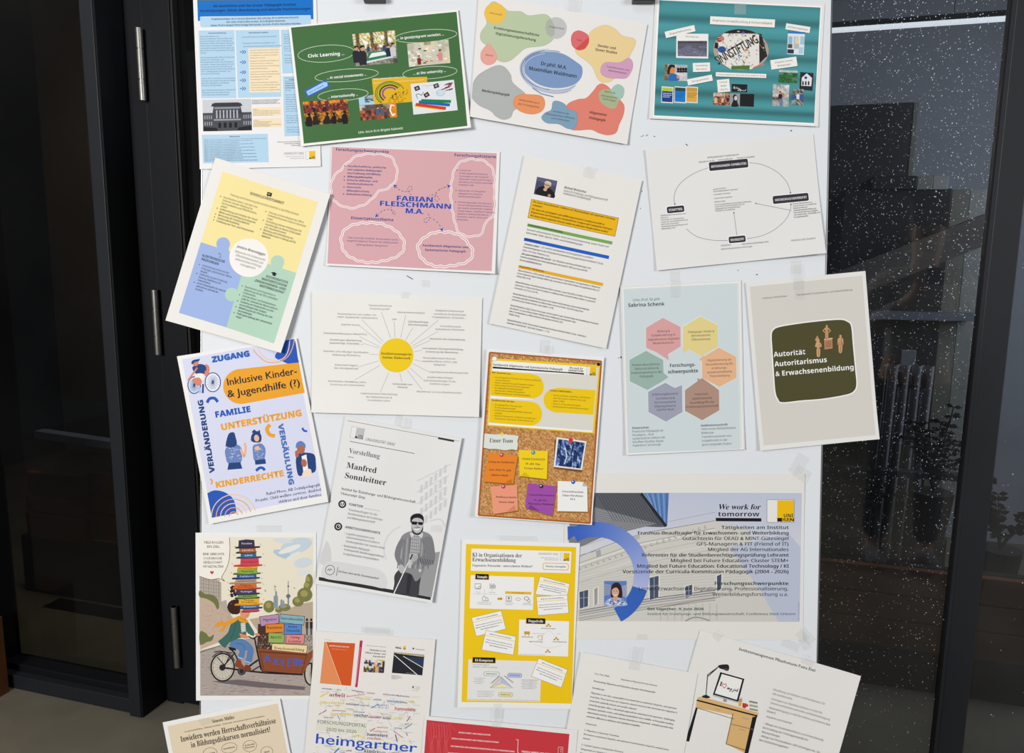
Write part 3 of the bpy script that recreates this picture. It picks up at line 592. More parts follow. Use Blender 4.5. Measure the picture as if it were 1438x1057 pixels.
q = [(562, 722), (690, 726), (686, 824), (558, 817)]; P.pic(q, ['aaab', 'bcbc', 'cbcb'], {'a': ['d6c4b0', 'b89a86'], 'b': ['6a3430', 'c08a70'], 'c': ['4a2a28', 'a8604a']}, .1, 3, 3); P.people(q, 4, ['a0522e', '3a2a30', 'd0b8a0'], y0=.45, y1=.6, size=.25, seed=5)
P.poly([(690, 727), (768, 730), (765, 828), (688, 824)], '9a9a9c'); P.blob([(730, 735), (752, 760), (745, 790), (755, 828), (700, 828), (715, 780), (712, 750)], '222224'); P.ell(735, 765, 13, 18, 'c9c9ca', n=14)
P.poly([(768, 730), (878, 733), (874, 833), (765, 828)], '1d1f22')
for i in range(8): P.line([(780, 746 + i * 10), (862 - (i * 13) % 20, 748 + i * 10)], 3, '7c7e84', dash=9)
P.part('photograph', 'green hills'); P.pic([(1072, 545), (1216, 552), (1211, 650), (1065, 642)], ['aaaa', 'bcbc', 'cdcd', 'dcdb', 'ddcd'], {'a': ['c4ccc8', 'a8b8b4'], 'b': ['6a8a7a', '4a7a60'], 'c': ['3a6a40', '2a5a38'], 'd': ['2c6a34', '3f7c3c', '1e4a28']}, .1, 5, 4)
P.part('photograph', 'white chapel front on black'); P.poly([(1235, 562), (1338, 570), (1330, 708), (1228, 698)], '2a2a30'); P.poly([(1243, 668), (1247, 605), (1286, 572), (1326, 608), (1320, 672)], 'e2e4e8'); P.ell(1278, 606, 11, 11, '2a4a94')
for x in (1250, 1272, 1294): P.poly([(x, 664), (x, 638), (x + 6, 630), (x + 12, 638), (x + 12, 664)], '22242c')
P.part('photograph', 'woman standing on a square'); q = [(1024, 655), (1150, 662), (1144, 832), (1018, 826)]; P.pic(q, ['abab', 'acca', 'ccdc', 'eeff', 'ffff'], {'a': ['a8b4b0', 'c4c8ca'], 'b': ['8a9a94', 'dcdcdc'], 'c': ['d9d4cc', 'b8a8a0'], 'd': ['8a5a50', 'a0807a'], 'e': ['6a4a44', '8a8a88'], 'f': ['9aa0a0', 'b0b4b4']}, .06, 8, 3)
P.people([P.bil(q, .35, 0), P.bil(q, .7, 0), P.bil(q, .7, 1), P.bil(q, .35, 1)], 1, ['23232a'], y0=.5, y1=.52, size=.2); P.poly([(1070, 770), (1100, 770), (1096, 828), (1076, 828)], '6c7f9c')
P.part('photograph', 'group of people in white'); q = [(1172, 690), (1262, 695), (1256, 822), (1166, 816)]; P.pic(q, ['ab', 'ba', 'ab'], {'a': ['5a6a5a', '8a9a94'], 'b': ['a8a49a', '4a4a50']}, .1, 8, 4); P.people(q, 3, ['e6e6ea', 'd8dce4', '3a5a9a'], y0=.4, y1=.5, size=.24, seed=3, pants='3a5a9a')
P.tape(768, 72, 90, 90, ang=2)
P.finish()

# ================================================================== 5 yellow/blue/green puzzle sheet
P = Poster('poster', 'tilted sheet of yellow, blue and green puzzle shapes around a white circle', 'poster', (230, 220, 3.775),
           [(279, 8), (890, 202), (632, 1040), (15, 868)], 6, 16.6, 'e9e7e3', [('r', .004), ('br', .004), ('w', .001)])
P.part('puzzle_shapes')
c = [(318, 82), (823, 245), (592, 990), (86, 828)]; YE, BL, GR = 'f2e2a0', '9db3e2', 'b2d3bf'
P.poly([c[0], c[1], (708, 618), (203, 455)], YE); P.poly([(203, 455), (470, 541), (338, 905), c[3]], BL); P.poly([(445, 533), (708, 618), c[2], (338, 905)], GR)
P.ell(320, 465, 36, 36, BL); P.poly([(295, 455), (350, 470), (350, 505), (290, 500)], BL); P.ell(608, 560, 36, 36, GR); P.poly([(580, 560), (640, 575), (630, 600), (572, 590)], GR); P.ell(366, 732, 36, 36, GR); P.poly([(366, 705), (410, 715), (400, 765), (366, 765)], GR)
P.ell(456, 537, 104, 102, 'f1eeea', n=40)
P.part('text')
P.poly(P.rot(564, 202, [(-13, -10), (13, -10), (13, 10), (-2, 10), (-8, 16), (-8, 10), (-13, 10)]), '1d1d22'); P.rect(562, 201, 12, 5, 'c8c090')
P.t(460, 203, 14, 'ÖFFENTLICHKEITSARBEIT', 'SB', '22232a', w=188); P.t(357, 208, 11, 'Planung und Umsetzung des Instituts-Auftritts in die Öffentlichkeit', 'S', '2b2c33', w=378)
def bul(P, x, y, ls, h, lead, w0, f='S', c='2b2c33', dot=True):
    r = math.radians(P.ang); i = 0
    for s in ls:
        xx, yy = x - math.sin(r) * lead * i, y + math.cos(r) * lead * i
        if s.startswith('•'): P.ell(xx, yy - h * .4, h * .28, h * .28, c, n=8); P.lay -= 1; s = s[1:]
        P.t(xx + math.cos(r) * 14, yy + math.sin(r) * 14, h, s, f, c, w=w0 * len(s)); i += 1
bul(P, 308, 218, ['•Koordination intern, mit dem Uni-', 'Dekanat und der Abteilung für', 'Kommunikation und Öffentlichkeits-', 'arbeit', '•Aufbereitung von Inhalten für Social', 'Media und Kurzbefragung (Instagram)', '•Betreuung der Institutswebsite', '•Studierendenmarketing', '•Erstellung von Text- und Drucksachen'], 10.5, 16.2, 5.7)
bul(P, 546, 297, ['•Planung und Koordination des öffent-', 'lichkeitswirksamen Instituts-Veranstal-', 'tungen', '•Vorstellung interner Anbietungen für', 'Ausstellungen an diverse Zielgruppen', '(z.B. Absolvent:innen)', '•Beratung und Unterstützung von', 'Mitarbeiter:innen in Bezug auf ÖA-', 'Maßnahmen'], 10.5, 16.2, 5.5)
P.t(392, 482, 14, 'Jessica Braunegger', 'SB', '22232a', w=158, ang=17)
for i, s in enumerate(['Referentin mit Schwerpunkt', 'Öffentlichkeitsarbeit und', 'elektronisches Prüfungs-', 'management']): P.t(462 - i * 4, 531 + i * 19, 12, s, 'S', '33343a', 'c', w=[168, 152, 148, 84][i])
P.line([(293, 518), (300, 512), (306, 520), (302, 534), (310, 538)], 2, '33343a')
P.t(208, 530, 14, 'ELEKTRONISCHE', 'SB', '22232a', w=125); P.t(203, 550, 14, 'PRÜFUNGEN', 'SB', '22232a', w=96)
bul(P, 195, 577, ['•Unterstützung elektronischer', 'Prüfungen (eduExaminer, Blister,', 'Moodle)', '•Hilfestellung bei Erstellung,', 'Planung, Abwicklung und', 'Dokumentation', '•erste Anlaufstelle für interne', 'und externe Lehrende am', 'Institut'], 10.5, 16.2, 5.3)
P.poly(P.rot(590, 620, [(-18, 0), (0, -8), (18, 0), (0, 8)]), '1d1d22'); P.poly(P.rot(590, 628, [(-9, -3), (9, -3), (9, 5), (-9, 5)]), '1d1d22')
for i, s in enumerate(['KOORDINATION', 'MASTERSTUDIUM', '„ERWACHSENEN- UND', 'WEITERBILDUNG"']): P.t(663 - i * 6, 675 + i * 18, 13, s, 'SB', '22232a', 'r', w=[122, 140, 176, 140][i])
bul(P, 421, 690, ['•Koordination und Organisation in', 'Abstimmung mit den drei zuständigen', 'Fachbereichen', '•zentrale Anlauf- und Kontaktadresse', 'stelle für Lehrende des Masterstudiums', '•Zuteilung von Studierenden zu Lehr-', 'veranstaltungen bzw. Gruppen', '•Mitwirkung bei der Planung von Lehr-', 'veranstaltungen', '•Prüfungsverwaltung der Lehrveranstal-', 'tungen'], 10.5, 16.4, 5.3)
P.finish()

# ================================================================== 6 pink sheet
P = Poster('poster', 'pink landscape poster with white wavy clouds and dashed blue arrows', 'poster', (450, 195, 5.419),
           [(88, 55), (1366, 102), (1330, 1030), (45, 965)], 2, 2.6, 'ecebe8', [('b', .0025), ('br', .002)])
PK, NV = 'd6a7ad', '22357c'
P.part('pink_panel'); P.poly([(90, 62), (1342, 112), (1303, 1013), (57, 950)], PK)
def cloud(P, pts, w, lobes, amp=9):
    q = P.smooth(pts, 10); n = len(q); cx = sum(p[0] for p in q) / n; cy = sum(p[1] for p in q) / n; L = 0; out = []
    per = sum(math.dist(q[i], q[(i + 1) % n]) for i in range(n))
    for i in range(n):
        for k in range(3):
            t = k / 3; x = q[i][0] * (1 - t) + q[(i + 1) % n][0] * t; y = q[i][1] * (1 - t) + q[(i + 1) % n][1] * t
            s_ = abs(math.sin(math.pi * lobes * (L + math.dist(q[i], q[(i + 1) % n]) * t) / per)) * amp; d = math.hypot(x - cx, y - cy); out.append((x + (x - cx) / d * s_, y + (y - cy) / d * s_))
        L += math.dist(q[i], q[(i + 1) % n])
    P.line(out, w, 'f2e9e8', True); P.line(out, w * .35, PK, True)
P.part('cloud'); cloud(P, [(100, 305), (160, 240), (260, 150), (360, 122), (500, 130), (560, 180), (578, 290), (520, 370), (440, 400), (380, 465), (300, 510), (210, 520), (110, 470), (86, 400)], 17, 15)
P.part('cloud'); cloud(P, [(1035, 220), (1100, 170), (1200, 165), (1280, 200), (1320, 280), (1318, 400), (1318, 560), (1250, 640), (1230, 710), (1160, 738), (1060, 710), (1020, 600), (1000, 460), (1005, 320)], 17, 17)
P.part('cloud'); cloud(P, [(170, 730), (250, 660), (400, 645), (500, 665), (590, 720), (635, 800), (600, 880), (480, 925), (350, 935), (240, 900), (180, 840)], 20, 17)
P.part('cloud'); cloud(P, [(760, 790), (850, 725), (960, 715), (1060, 740), (1120, 800), (1155, 860), (1120, 930), (1010, 960), (880, 965), (790, 920), (752, 850)], 22, 15)
P.part('name_lettering')
B2 = '1d4eb8'
for x0, y0, w, s in ((575, 470, 285, 'FABIAN'), (447, 509, 552, 'FLEISCHMANN'), (643, 566, 145, 'M.A.')): P.t(x0, y0, 37, s, 'SX', B2, w=w, ang=2.7); P.t(x0 + 2, y0, 37, s, 'SX', B2, w=w, ang=2.7)
P.part('headings')
for x0, y0, w, s in ((118, 92, 406, 'Forschungsschwerpunkte'), (1018, 134, 320, 'Forschungshistorie'), (232, 612, 326, 'Dissertationsthema')): P.t(x0, y0, 21, s, 'SB', NV, w=w, ang=2.8)
P.t(778, 818, 16, 'Fachbereich Allgemeine und', 'SB', NV, w=350); P.t(795, 852, 16, 'Systematische Pädagogik', 'SB', NV, w=312)
for pts, tip in (([(690, 425), (670, 400), (668, 372), (690, 362), (698, 380), (680, 398), (640, 402), (600, 388), (575, 365)], (555, 350)), ([(832, 432), (865, 425), (885, 435), (903, 455), (890, 475), (872, 460), (878, 420), (910, 385), (960, 365)], (993, 358)),
                 ([(540, 522), (545, 550), (560, 578), (568, 565), (548, 545), (510, 538), (470, 552), (440, 575)], (418, 597)), ([(812, 560), (830, 590), (825, 620), (800, 640), (788, 618), (810, 603), (850, 607), (890, 635), (915, 670)], (930, 707))):
    P.part('arrow'); q = P.smooth(pts, 6, False); P.line(q, 4, NV, dash=9); a = math.atan2(tip[1] - pts[-1][1], tip[0] - pts[-1][0]); P.poly([tip] + [(tip[0] - 34 * math.cos(a + k), tip[1] - 34 * math.sin(a + k)) for k in (.48, 0, -.48)][:1] + [(tip[0] - 22 * math.cos(a), tip[1] - 22 * math.sin(a))] + [(tip[0] - 34 * math.cos(a - .48), tip[1] - 34 * math.sin(a - .48))], B2)
P.part('body_text')
for i, s in enumerate(['•Gesellschaftliche, politische', 'und subjektive Bedingungen', 'von Erziehung und Bildung', '•Bildungsphilosophie', '•Kritische Bildungs- und', 'Gesellschaftstheorie', '•Historische', 'Bildungsforschung', '•Ästhetische Bildung']):
    x, y = 208 - i * 1.2, 215 + i * 26.6
    if s[0] == '•': P.ell(x - 20, y - 6, 4.5, 4.5, NV, n=8); s = s[1:]
    P.t(x, y, 14, s, 'S', NV, w=len(s) * 10.1); P.t(x + 1, y, 14, s, 'S', NV, w=len(s) * 10.1)
for i, s in enumerate(['•Studium der', 'Erziehungswissenschaften &', 'Soziologie an der Friedrich-', 'Alexander-Universität Erlangen-', 'Nürnberg und Goethe-Universität', 'Frankfurt a.M.', '', '•Mitarbeiter im Fachgebiet', 'pädagogisches Denken &', 'Geschichtsphilosophie', '', '•Forschungsprojekt, Vertretung &', 'Uni von Wissenschaftler*innen an', 'der Goethe-Universität Frankfurt', '(Teilprojekt), Certified Trainerin,', 'Goethe-U. Archivrecherchen in', 'Frankfurt, Berlin, Dubrovnik,', 'Amsterdam)']):
    x, y = 1058 - i * 1.0, 246 + i * 22
    if not s: continue
    if s[0] == '•': P.ell(x - 18, y - 6, 4, 4, NV, n=8); s = s[1:]
    P.t(x, y, 11, s, 'S', NV, w=len(s) * 8.2)
for x0, y0, w, s in ((208, 758, 385, '"Das Land der Kindheit. Konstruktion einer'), (203, 781, 392, 'ungeschriebenen Theorie der ästhetischen'), (275, 812, 242, 'Bildung Walter Benjamins"')): P.t(x0, y0, 13, s, 'S', NV, w=w)
P.finish()
# ================================================================== 7 white CV with yellow, green and blue bars
P = Poster('poster', 'tilted white text page with a small portrait and yellow, green and blue bars', 'poster', (680, 210, 3.644),
           [(206, 32), (806, 160), (622, 1018), (26, 890)], 4, 12.1, 'e8e6e2', [('br', .002), ('w', .0012)])
P.part('bars')
P.poly([(242, 256), (686, 352), (667, 446), (223, 350)], 'eab415'); P.line([(242, 256), (686, 352), (667, 446), (223, 350)], 2, '6a5a30', True)
P.poly([(222, 380), (655, 472), (652, 488), (219, 395)], '78a852'); P.poly([(205, 452), (638, 545), (635, 562), (202, 468)], '1d5fc0'); P.poly([(176, 592), (608, 684), (604, 700), (173, 607)], 'e6ac22')
P.part('portrait')
q = [(270, 141), (374, 163), (356, 252), (253, 230)]; P.poly(q, '4a4a68'); g = lambda u, v: P.bil(q, u, v)
P.poly([g(.0, 0), g(1, 0), g(1, .3), g(.7, .35), g(0, .2)], '5c5c7c'); P.blob([g(.1, .95), g(.15, .6), g(.4, .45), g(.7, .5), g(.95, .7), g(.97, .97)], '1d1b20'); P.ell(*g(.55, .35), 14, 19, 'cfa68e', n=16); P.blob([g(.4, .25), g(.5, .12), g(.72, .18), g(.72, .42), g(.66, .26), g(.48, .24)], 'd9c9a8'); P.ell(*g(.5, .62), 10, 8, 'cfa68e', n=10); P.ell(*g(.75, .9), 8, 8, 'b88a74', n=10); P.line([g(.44, .35), g(.66, .36)], 3, '3a2a2a')
P.part('text')
P.t(408, 201, 12, 'Michael Wrentschur', 'SB', w=115); P.t(405, 217, 11, 'Institut für Erziehungs- und Bildungswissenschaft', 'S', w=230); P.t(402, 231, 11, 'Arbeitsbereich Sozialpädagogik', 'S', w=145)
for i, (s, w) in enumerate((('Wie lassen sich performative Verfahren und Theatermethoden mit empirischer Forschung', 428), ('verbinden?', 52), ('Wie kann eine partizipative und aufführungsorientierte Sozialwissenschaft zu', 380), ('Empowerment und Partizipation marginalisierter Gruppen und Communities beitragen?', 425), ('Wie können durch ästhetische Prozesse soziale wie politischen Wandels initiiert werden?', 405))):
    yy = (0, 17, 37, 53, 70)[i]; P.t(248 - yy * .2, 272 + yy, 9.5, s, 'FB', '2a2414', w=w)
P.t(225, 391, 9.5, 'Schwerpunkte Kreative und Forschung', 'SB', '24301c', w=178); P.t(208, 463, 9.5, 'Aktuelle Projekte', 'SB', '12285a', w=80); P.t(180, 602, 9.5, 'Ausgewählte Publikationen', 'SB', '3a2c10', w=128)
def para(P, x, y, h, lead, ls, per=None, f='S', c='1d1d22'):
    r = math.radians(P.ang)
    for i, s in enumerate(ls):
        if s: P.t(x - math.sin(r) * lead * i, y + math.cos(r) * lead * i, h, s, f, c, w=per * len(s) if per else None)
para(P, 217, 414, 9, 17, ['Szenische und partizipative Forschen, Armut und soziale Ausgrenzung, Soziale Theater und', 'Kulturarbeit, Public Labor/or, Teilhe- und Arbeitsbedingungen'], 4.85)
P.t(203, 487, 9, '„Kosaher-Leben" –', 'SB', w=90); para(P, 294, 505, 9, 17, ['Ein szenisch-partizipatives Forschungsprojekt zu prekären'], 4.7)
para(P, 198, 503, 9, 17, ['Arbeitsbedingungen in der 24-Stunden-Personenbetreuung (gemeinsam mit InterACT, IG 24,', 'CRos, Uni Graz, ISoprax u.a.)'], 4.85)
P.t(188, 537, 9, '„Die gute Patientin mit uns ist" –', 'SB', w=165); para(P, 350, 571, 9, 17, ['Zur Situation und Herausforderungen von'], 5.1)
para(P, 185, 553, 9, 17, ['Kommunaltdolmetscher:innen (gemeinsam mit InterACT, FRD aus Graz und NÖ', 'Kommunalbibliothekaren)'], 4.9)
para(P, 172, 622, 8, 15.2, ['Michael Wrentschur (2025). Aktuelle soziale und performative Theaterarbeit in der Jugendarbeit. In: Michael Inn,', 'Armin Hollenstein, Regina Klotinger-Weibel (Hg.): Inszenieren in der offenen Kinder und Jugendarbeit, Wien: LIT', 'Verlag 2025, 81-98.', '',
    'Michael Wrentschur, Anna Konrad, Katharina Kühner und Eisler S. Bauer-Mit (2024): A Conflict in the Community', 'community: A Theatre-Arts-Action-Art project on solidarity, Artistic and performative Theatre in a journal of', 'Community, Arts 16 (2), 123-145.', '',
    'Michael Wrentschur (2023): Die Bühnen-praxis in der Sozialen Arbeit. Beratung und partizipative Methode', 'und Aneignungsarbeit mit Methoden der Offenen Kinder und Armuts-Theater. Graz 2023, Ausg. Armut.', 'und Armut: Ausg. Theater & Armut, Lang, Studien 2, 75-82.', '',
    'Michael Wrentschur (2022). Theater, Armut & gut. Auf die soziale in Lage. Szenische Wege der Kulturbildung im Austausch', 'der InterACT. In: Graz Helbing, Studien Helbing, Armut Helbing (Hg.): Gemeinschaft, Feste', 'Kultur, Praxishandbuch zu offenen Bühnen & Partizipation mit Kultur 2022.', 'Theater Verlag.', '',
    'Michael Wrentschur (2019): Theater Arbeit. Inszenierung Forschung und Soziale Arbeit. In Graz – Kulturbuch –', 'Gemeinden. Workshop der 1 Graz Stück. Springer 2 – 11 (2).'], 3.85)
P.tape(536, 118, 60, 60)
P.finish()

# ================================================================== 8 line-diagram sheet
P = Poster('poster', 'creased white landscape page with a black line diagram of four black tags', 'poster', (900, 180, 5.034),
           [(30, 155), (1215, 42), (1292, 888), (110, 1008)], 2, -5.4, 'e6e5e3', [('br', .006), ('b', .002), ('w', .0015)])
P.part('diagram')
DK = '35333a'
P.line(P.smooth([(478, 280), (380, 318), (300, 370), (250, 430), (233, 490), (237, 540)], 8, False), 3.4, '8a898e'); P.poly([(238, 548), (232, 534), (244, 533)], '55545a')
P.line(P.smooth([(762, 247), (850, 260), (950, 305), (1015, 365), (1045, 420), (1054, 462)], 8, False), 3.4, '8a898e'); P.poly([(1055, 468), (1048, 455), (1060, 453)], '55545a')
P.line(P.smooth([(1058, 535), (1050, 590), (1010, 660), (930, 725), (840, 765), (745, 782)], 8, False), 3.4, '8a898e'); P.poly([(1058, 530), (1051, 543), (1063, 544)], '55545a')
P.line(P.smooth([(318, 712), (370, 755), (430, 780), (520, 795), (612, 795)], 8, False), 3.4, '8a898e')
P.line([(675, 758), (653, 600)], 3.4, '8a898e'); P.poly([(652, 592), (648, 604), (660, 602)], '55545a'); P.line([(1060, 583), (812, 534)], 3.4, '8a898e'); P.poly([(803, 532), (814, 528), (812, 540)], '55545a')
for cx, cy, w, h, s, tw in ((616, 262, 275, 62, 'BEFÄHIGUNGEN/ CAPABILITIES', 250), (1055, 498, 252, 56, 'HOCHSCHULE/UNIVERSITÄT', 225), (243, 575, 122, 46, 'STADTTEIL', 100), (677, 787, 120, 46, 'DIVERSITÄT', 98)):
    P.part('tag'); P.rr(cx, cy, w + 12, h + 12, 14, 'f4f4f3'); P.rr(cx, cy, w, h, 11, DK); P.t(cx + 2, cy + 9, 16, s, 'SB', 'e9e9ea', 'c', w=tw)
P.part('text')
P.t(468, 215, 11, 'Befähigungsbezogener Capability Approach', 'S', w=222); P.t(407, 247, 11, 'Kapitalismuskritik', 'S', w=112); P.t(541, 234, 11, 'Verletzungsfähigkeit', 'S', w=105); P.t(674, 221, 11, 'Trainings in Kreativarbeit', 'S', w=125)
for y, s, w in ((436, 'gesellschaftliche', 92), (452, 'Nachhaltigkeit-geleitete Fragestellen', 172), (474, 'Lehrwelten verstehen', 118), (501, 'Lebensweiten begleiten', 130), (527, 'MEINE LEHRE', 78), (546, 'Forschungspraktikum & Qualitative Methoden', 262), (560, 'Historische Auseinandersetzung mit', 210), (575, 'pädagogischen Fragestellungen', 180), (590, 'Lehrwerk zum Diplomiert', 142)): P.t(507 + (y - 430) * .09, y + 3, 10, s, 'S', w=w)
for i, (s, w) in enumerate((('"MIGRATION" im Kontext von', 180), ('Migration', 55), ('Partizipative ELI- Behandlungen', 165), ('Fragen der Gesundheitsförderung', 190), ('alternative Konzepte', 125), ('Kommunale Arbeit gemeinsam und', 185), ('bleib wohnig, Graz', 98))): P.t(136 + i * 1.3, 625 + i * 15.4, 10, s, 'S', w=w)
for i, (s, w) in enumerate((('Diverse Menschheiten zu', 135), ('Erwachsenen und DaF/DaZ', 165), ('Migrant:in wohnend:', 100), ('Studienübergreifende Bildung und', 160), ('Hochschule Mehrsprachigkeit', 170), ('Lehrende Kultur, Flexibilität und', 185), ('für Jugendstunden', 102))): P.t(1070 + i * 1.3, 541 + i * 15.8, 10, s, 'S', w=w)
P.t(563, 838, 11, 'PRÄVENTION', 'S', w=70); P.t(710, 826, 11, 'Diskriminierung/Gutmäßige Arbeit', 'S', w=190); P.t(563, 862, 11, 'Institution/Organisationen und Konzepte', 'S', w=222); P.t(1055, 803, 14, 'Arianna-Luisa Cavaliere', 'S', w=168)
P.finish()

# ================================================================== 9 lilac sheet with word lettering
P = Poster('poster', 'lilac poster with bubble-letter words in blue and orange and drawn young people', 'poster', (240, 470, 3.913),
           [(38, 118), (693, 18), (872, 912), (218, 1035)], 5, -9.5, 'edecea', [('b', .003), ('br', .003)])
LI, BB, OR, DB = 'd6d9ef', '2456b8', 'eaa32a', '20427c'
P.part('lilac_panel'); P.poly([(66, 135), (672, 22), (838, 880), (232, 1001)], LI)
P.part('arches')
P.blob([(618, 60), (640, 26), (682, 25), (700, 120), (704, 160), (660, 162), (615, 145), (575, 118)], BB)
for k in (0, 1): P.line(P.smooth([(682 - k * 26, 26 + k * 5), (668 - k * 18, 80), (640 - k * 10, 125 - k * 4), (590, 150 - k * 10), (530, 148 - k * 16), (485 + k * 15, 115 - k * 10), (455 + k * 25, 80 - k * 6)], 6, False), 5, 'f0c9a0' if k else 'e6a860')
P.poly(P.smooth([(205, 868), (245, 852), (300, 862), (345, 895), (362, 940), (366, 975)], 8, False) + [(232, 1001)], BB)
for k, (r, c) in enumerate(((24, OR), (48, 'e6a860'), (72, 'f0c9a0'), (96, 'e6a860'), (122, 'f0c9a0'))): P.line([(352 + r * math.cos(a) , 992 + r * .96 * math.sin(a)) for a in np.linspace(-math.pi - .05 + .0, -.25, 20)], 5, c)
P.part('orange_banner'); P.poly(P.rot(0, 0, [(0, 0)]) and [(706, 152), (738, 318)] + [(390 + 98 * math.cos(a) * 1.0, 283 + 96 * math.sin(a)) for a in np.linspace(math.pi * .46, math.pi * 1.44, 20)], OR)
P.t(312, 278, 38, 'Inklusive Kinder-', 'R', '20202c', w=392, ang=-9.3); P.t(314, 279, 38, 'Inklusive Kinder-', 'R', '20202c', w=392, ang=-9.3); P.t(316, 343, 38, '& Jugendhilfe (?)', 'R', '20202c', w=405, ang=-9.3); P.t(318, 344, 38, '& Jugendhilfe (?)', 'R', '20202c', w=405, ang=-9.3)
def fat(x, y, h, s, c, w, ang):
    P.part('word')
    for dx, dy in ((0, 0), (2.2, 0), (0, 2.2), (2.2, 2.2), (1, -1)): P.t(x + dx, y + dy, h, s, 'SB', c, w=w, ang=ang)
for dx, dy in ((-2.5, 0), (4.5, 0), (1, -3), (1, 4)): P.t(232 + dx, 150 + dy, 29, 'ZUGANG', 'SB', '8fb0e4', w=210, ang=-9.5)
fat(232, 150, 29, 'ZUGANG', '2d5cb4', 210, -9.5)
fat(247, 453, 31, 'FAMILIE', BB, 200, -9.5); fat(280, 523, 34, 'UNTERSTÜTZUNG', OR, 452, -10.3); fat(250, 838, 31, 'KINDERRECHTE', OR, 382, -10)
fat(245, 752, 28, 'VERLÄNDERUNG', DB, 405, -99.5); fat(592, 490, 27, 'VERSÄULUNG', '4a73bc', 340, 79.5)
P.part('figure')
def wheel(cx, cy, rx, ry, c, n=9):
    P.line(P.ellp(cx, cy, rx, ry, 0), 5, c, True); P.line(P.ellp(cx, cy, rx * .82, ry * .82, 0), 2.5, 'f1f1f6', True)
    for k in range(n): a = k * math.pi / n; P.line([(cx - rx * .8 * math.cos(a), cy - ry * .8 * math.sin(a)), (cx + rx * .8 * math.cos(a), cy + ry * .8 * math.sin(a))], 1.6, c)
P.ell(133, 278, 38, 44, 'c6d4ee'); wheel(133, 276, 34, 46, DB); P.ell(235, 260, 42, 52, 'e3e9f6', -10); wheel(235, 260, 42, 52, DB)
P.blob([(125, 175), (165, 160), (200, 175), (190, 215), (150, 215), (130, 200)], DB); P.blob([(195, 160), (215, 175), (214, 210), (196, 228), (190, 205), (200, 190)], 'd8836a'); P.ell(140, 155, 17, 17, 'd8836a', n=14); P.blob([(118, 150), (130, 138), (160, 132), (165, 128), (158, 145), (140, 148), (122, 162)], DB)
P.blob([(145, 215), (185, 215), (182, 248), (140, 245)], 'f3e9e4'); P.blob([(128, 240), (160, 235), (175, 258), (160, 280), (140, 270), (125, 255)], 'd8836a'); P.line([(158, 285), (166, 318)], 14, 'a9c0e8'); P.line([(182, 270), (180, 320)], 10, DB); P.line([(100, 250), (150, 180)], 9, 'd8836a')
P.part('squiggles'); P.line(P.smooth([(203, 372), (218, 350), (245, 348), (262, 368)], 6, False), 16, BB); P.line(P.smooth([(472, 745), (490, 730), (508, 730), (520, 742)], 6, False), 15, BB); P.line(P.smooth([(549, 493), (532, 515), (545, 545), (575, 555)], 6, False), 20, OR); P.line(P.smooth([(725, 510), (735, 525), (752, 528)], 6, False), 11, BB); P.line(P.smooth([(220, 790), (232, 802), (226, 820)], 6, False), 9, OR)
P.part('figure'); P.blob([(303, 630), (330, 600), (365, 600), (392, 625), (388, 700), (322, 705), (306, 670)], '6c86bd')
for i in range(22): x, y = rnd.uniform(310, 380), rnd.uniform(612, 695); P.line([(x, y), (x + 9, y + rnd.uniform(-3, 3))], 3, 'c4d0ea'); P.lay -= 1
P.poly([(322, 702), (386, 698), (397, 733), (315, 740)], DB); P.blob([(305, 610), (312, 570), (325, 540), (350, 535), (360, 560), (366, 600), (340, 618), (312, 612)], DB); P.line(P.smooth([(388, 625), (405, 665), (415, 630), (410, 592)], 6, False), 13, 'eab79a')
P.part('figure'); P.blob([(455, 610), (478, 598), (505, 598), (524, 630), (512, 690), (465, 690), (455, 650)], '6c86bd')
for i in range(16): x, y = rnd.uniform(462, 508), rnd.uniform(615, 685); P.line([(x, y), (x + 8, y + rnd.uniform(-3, 3))], 3, 'c4d0ea'); P.lay -= 1
P.poly([(465, 688), (522, 680), (527, 706), (468, 712)], DB); P.blob([(445, 580), (450, 545), (480, 528), (500, 550), (498, 585), (470, 590)], DB); P.ell(475, 566, 14, 19, 'eab79a', n=14); P.blob([(449, 535), (462, 520), (478, 530), (492, 522), (492, 545), (470, 540)], DB); P.ell(478, 622, 15, 13, 'eab79a', n=10)
P.part('figure'); P.blob([(690, 690), (705, 650), (740, 645), (790, 655), (800, 700), (795, 750), (740, 755), (735, 700), (728, 765), (702, 765)], DB); P.poly([(722, 665), (748, 655), (760, 752), (732, 758)], 'f1efec'); P.blob([(735, 745), (770, 735), (774, 770), (728, 776)], 'f1dcc8'); P.ell(718, 625, 22, 27, 'b4694a', n=16); P.blob([(690, 620), (695, 592), (720, 582), (742, 600), (740, 622), (722, 605), (704, 612)], '5f80bc'); P.blob([(686, 640), (700, 635), (705, 665), (690, 670)], 'b4694a'); P.ell(735, 702, 16, 22, 'b4694a', n=12)
P.part('credit_text')
P.t(826, 826, 16, 'Rahel More, AB Sozialpädagogik', 'R', '34405c', 'r', w=300, ang=-10); P.t(831, 852, 16, 'Projekt: Child welfare services, disabled', 'R', '34405c', 'r', w=365, ang=-10); P.t(833, 880, 16, 'children and their families', 'R', '34405c', 'r', w=240, ang=-10)
P.finish()

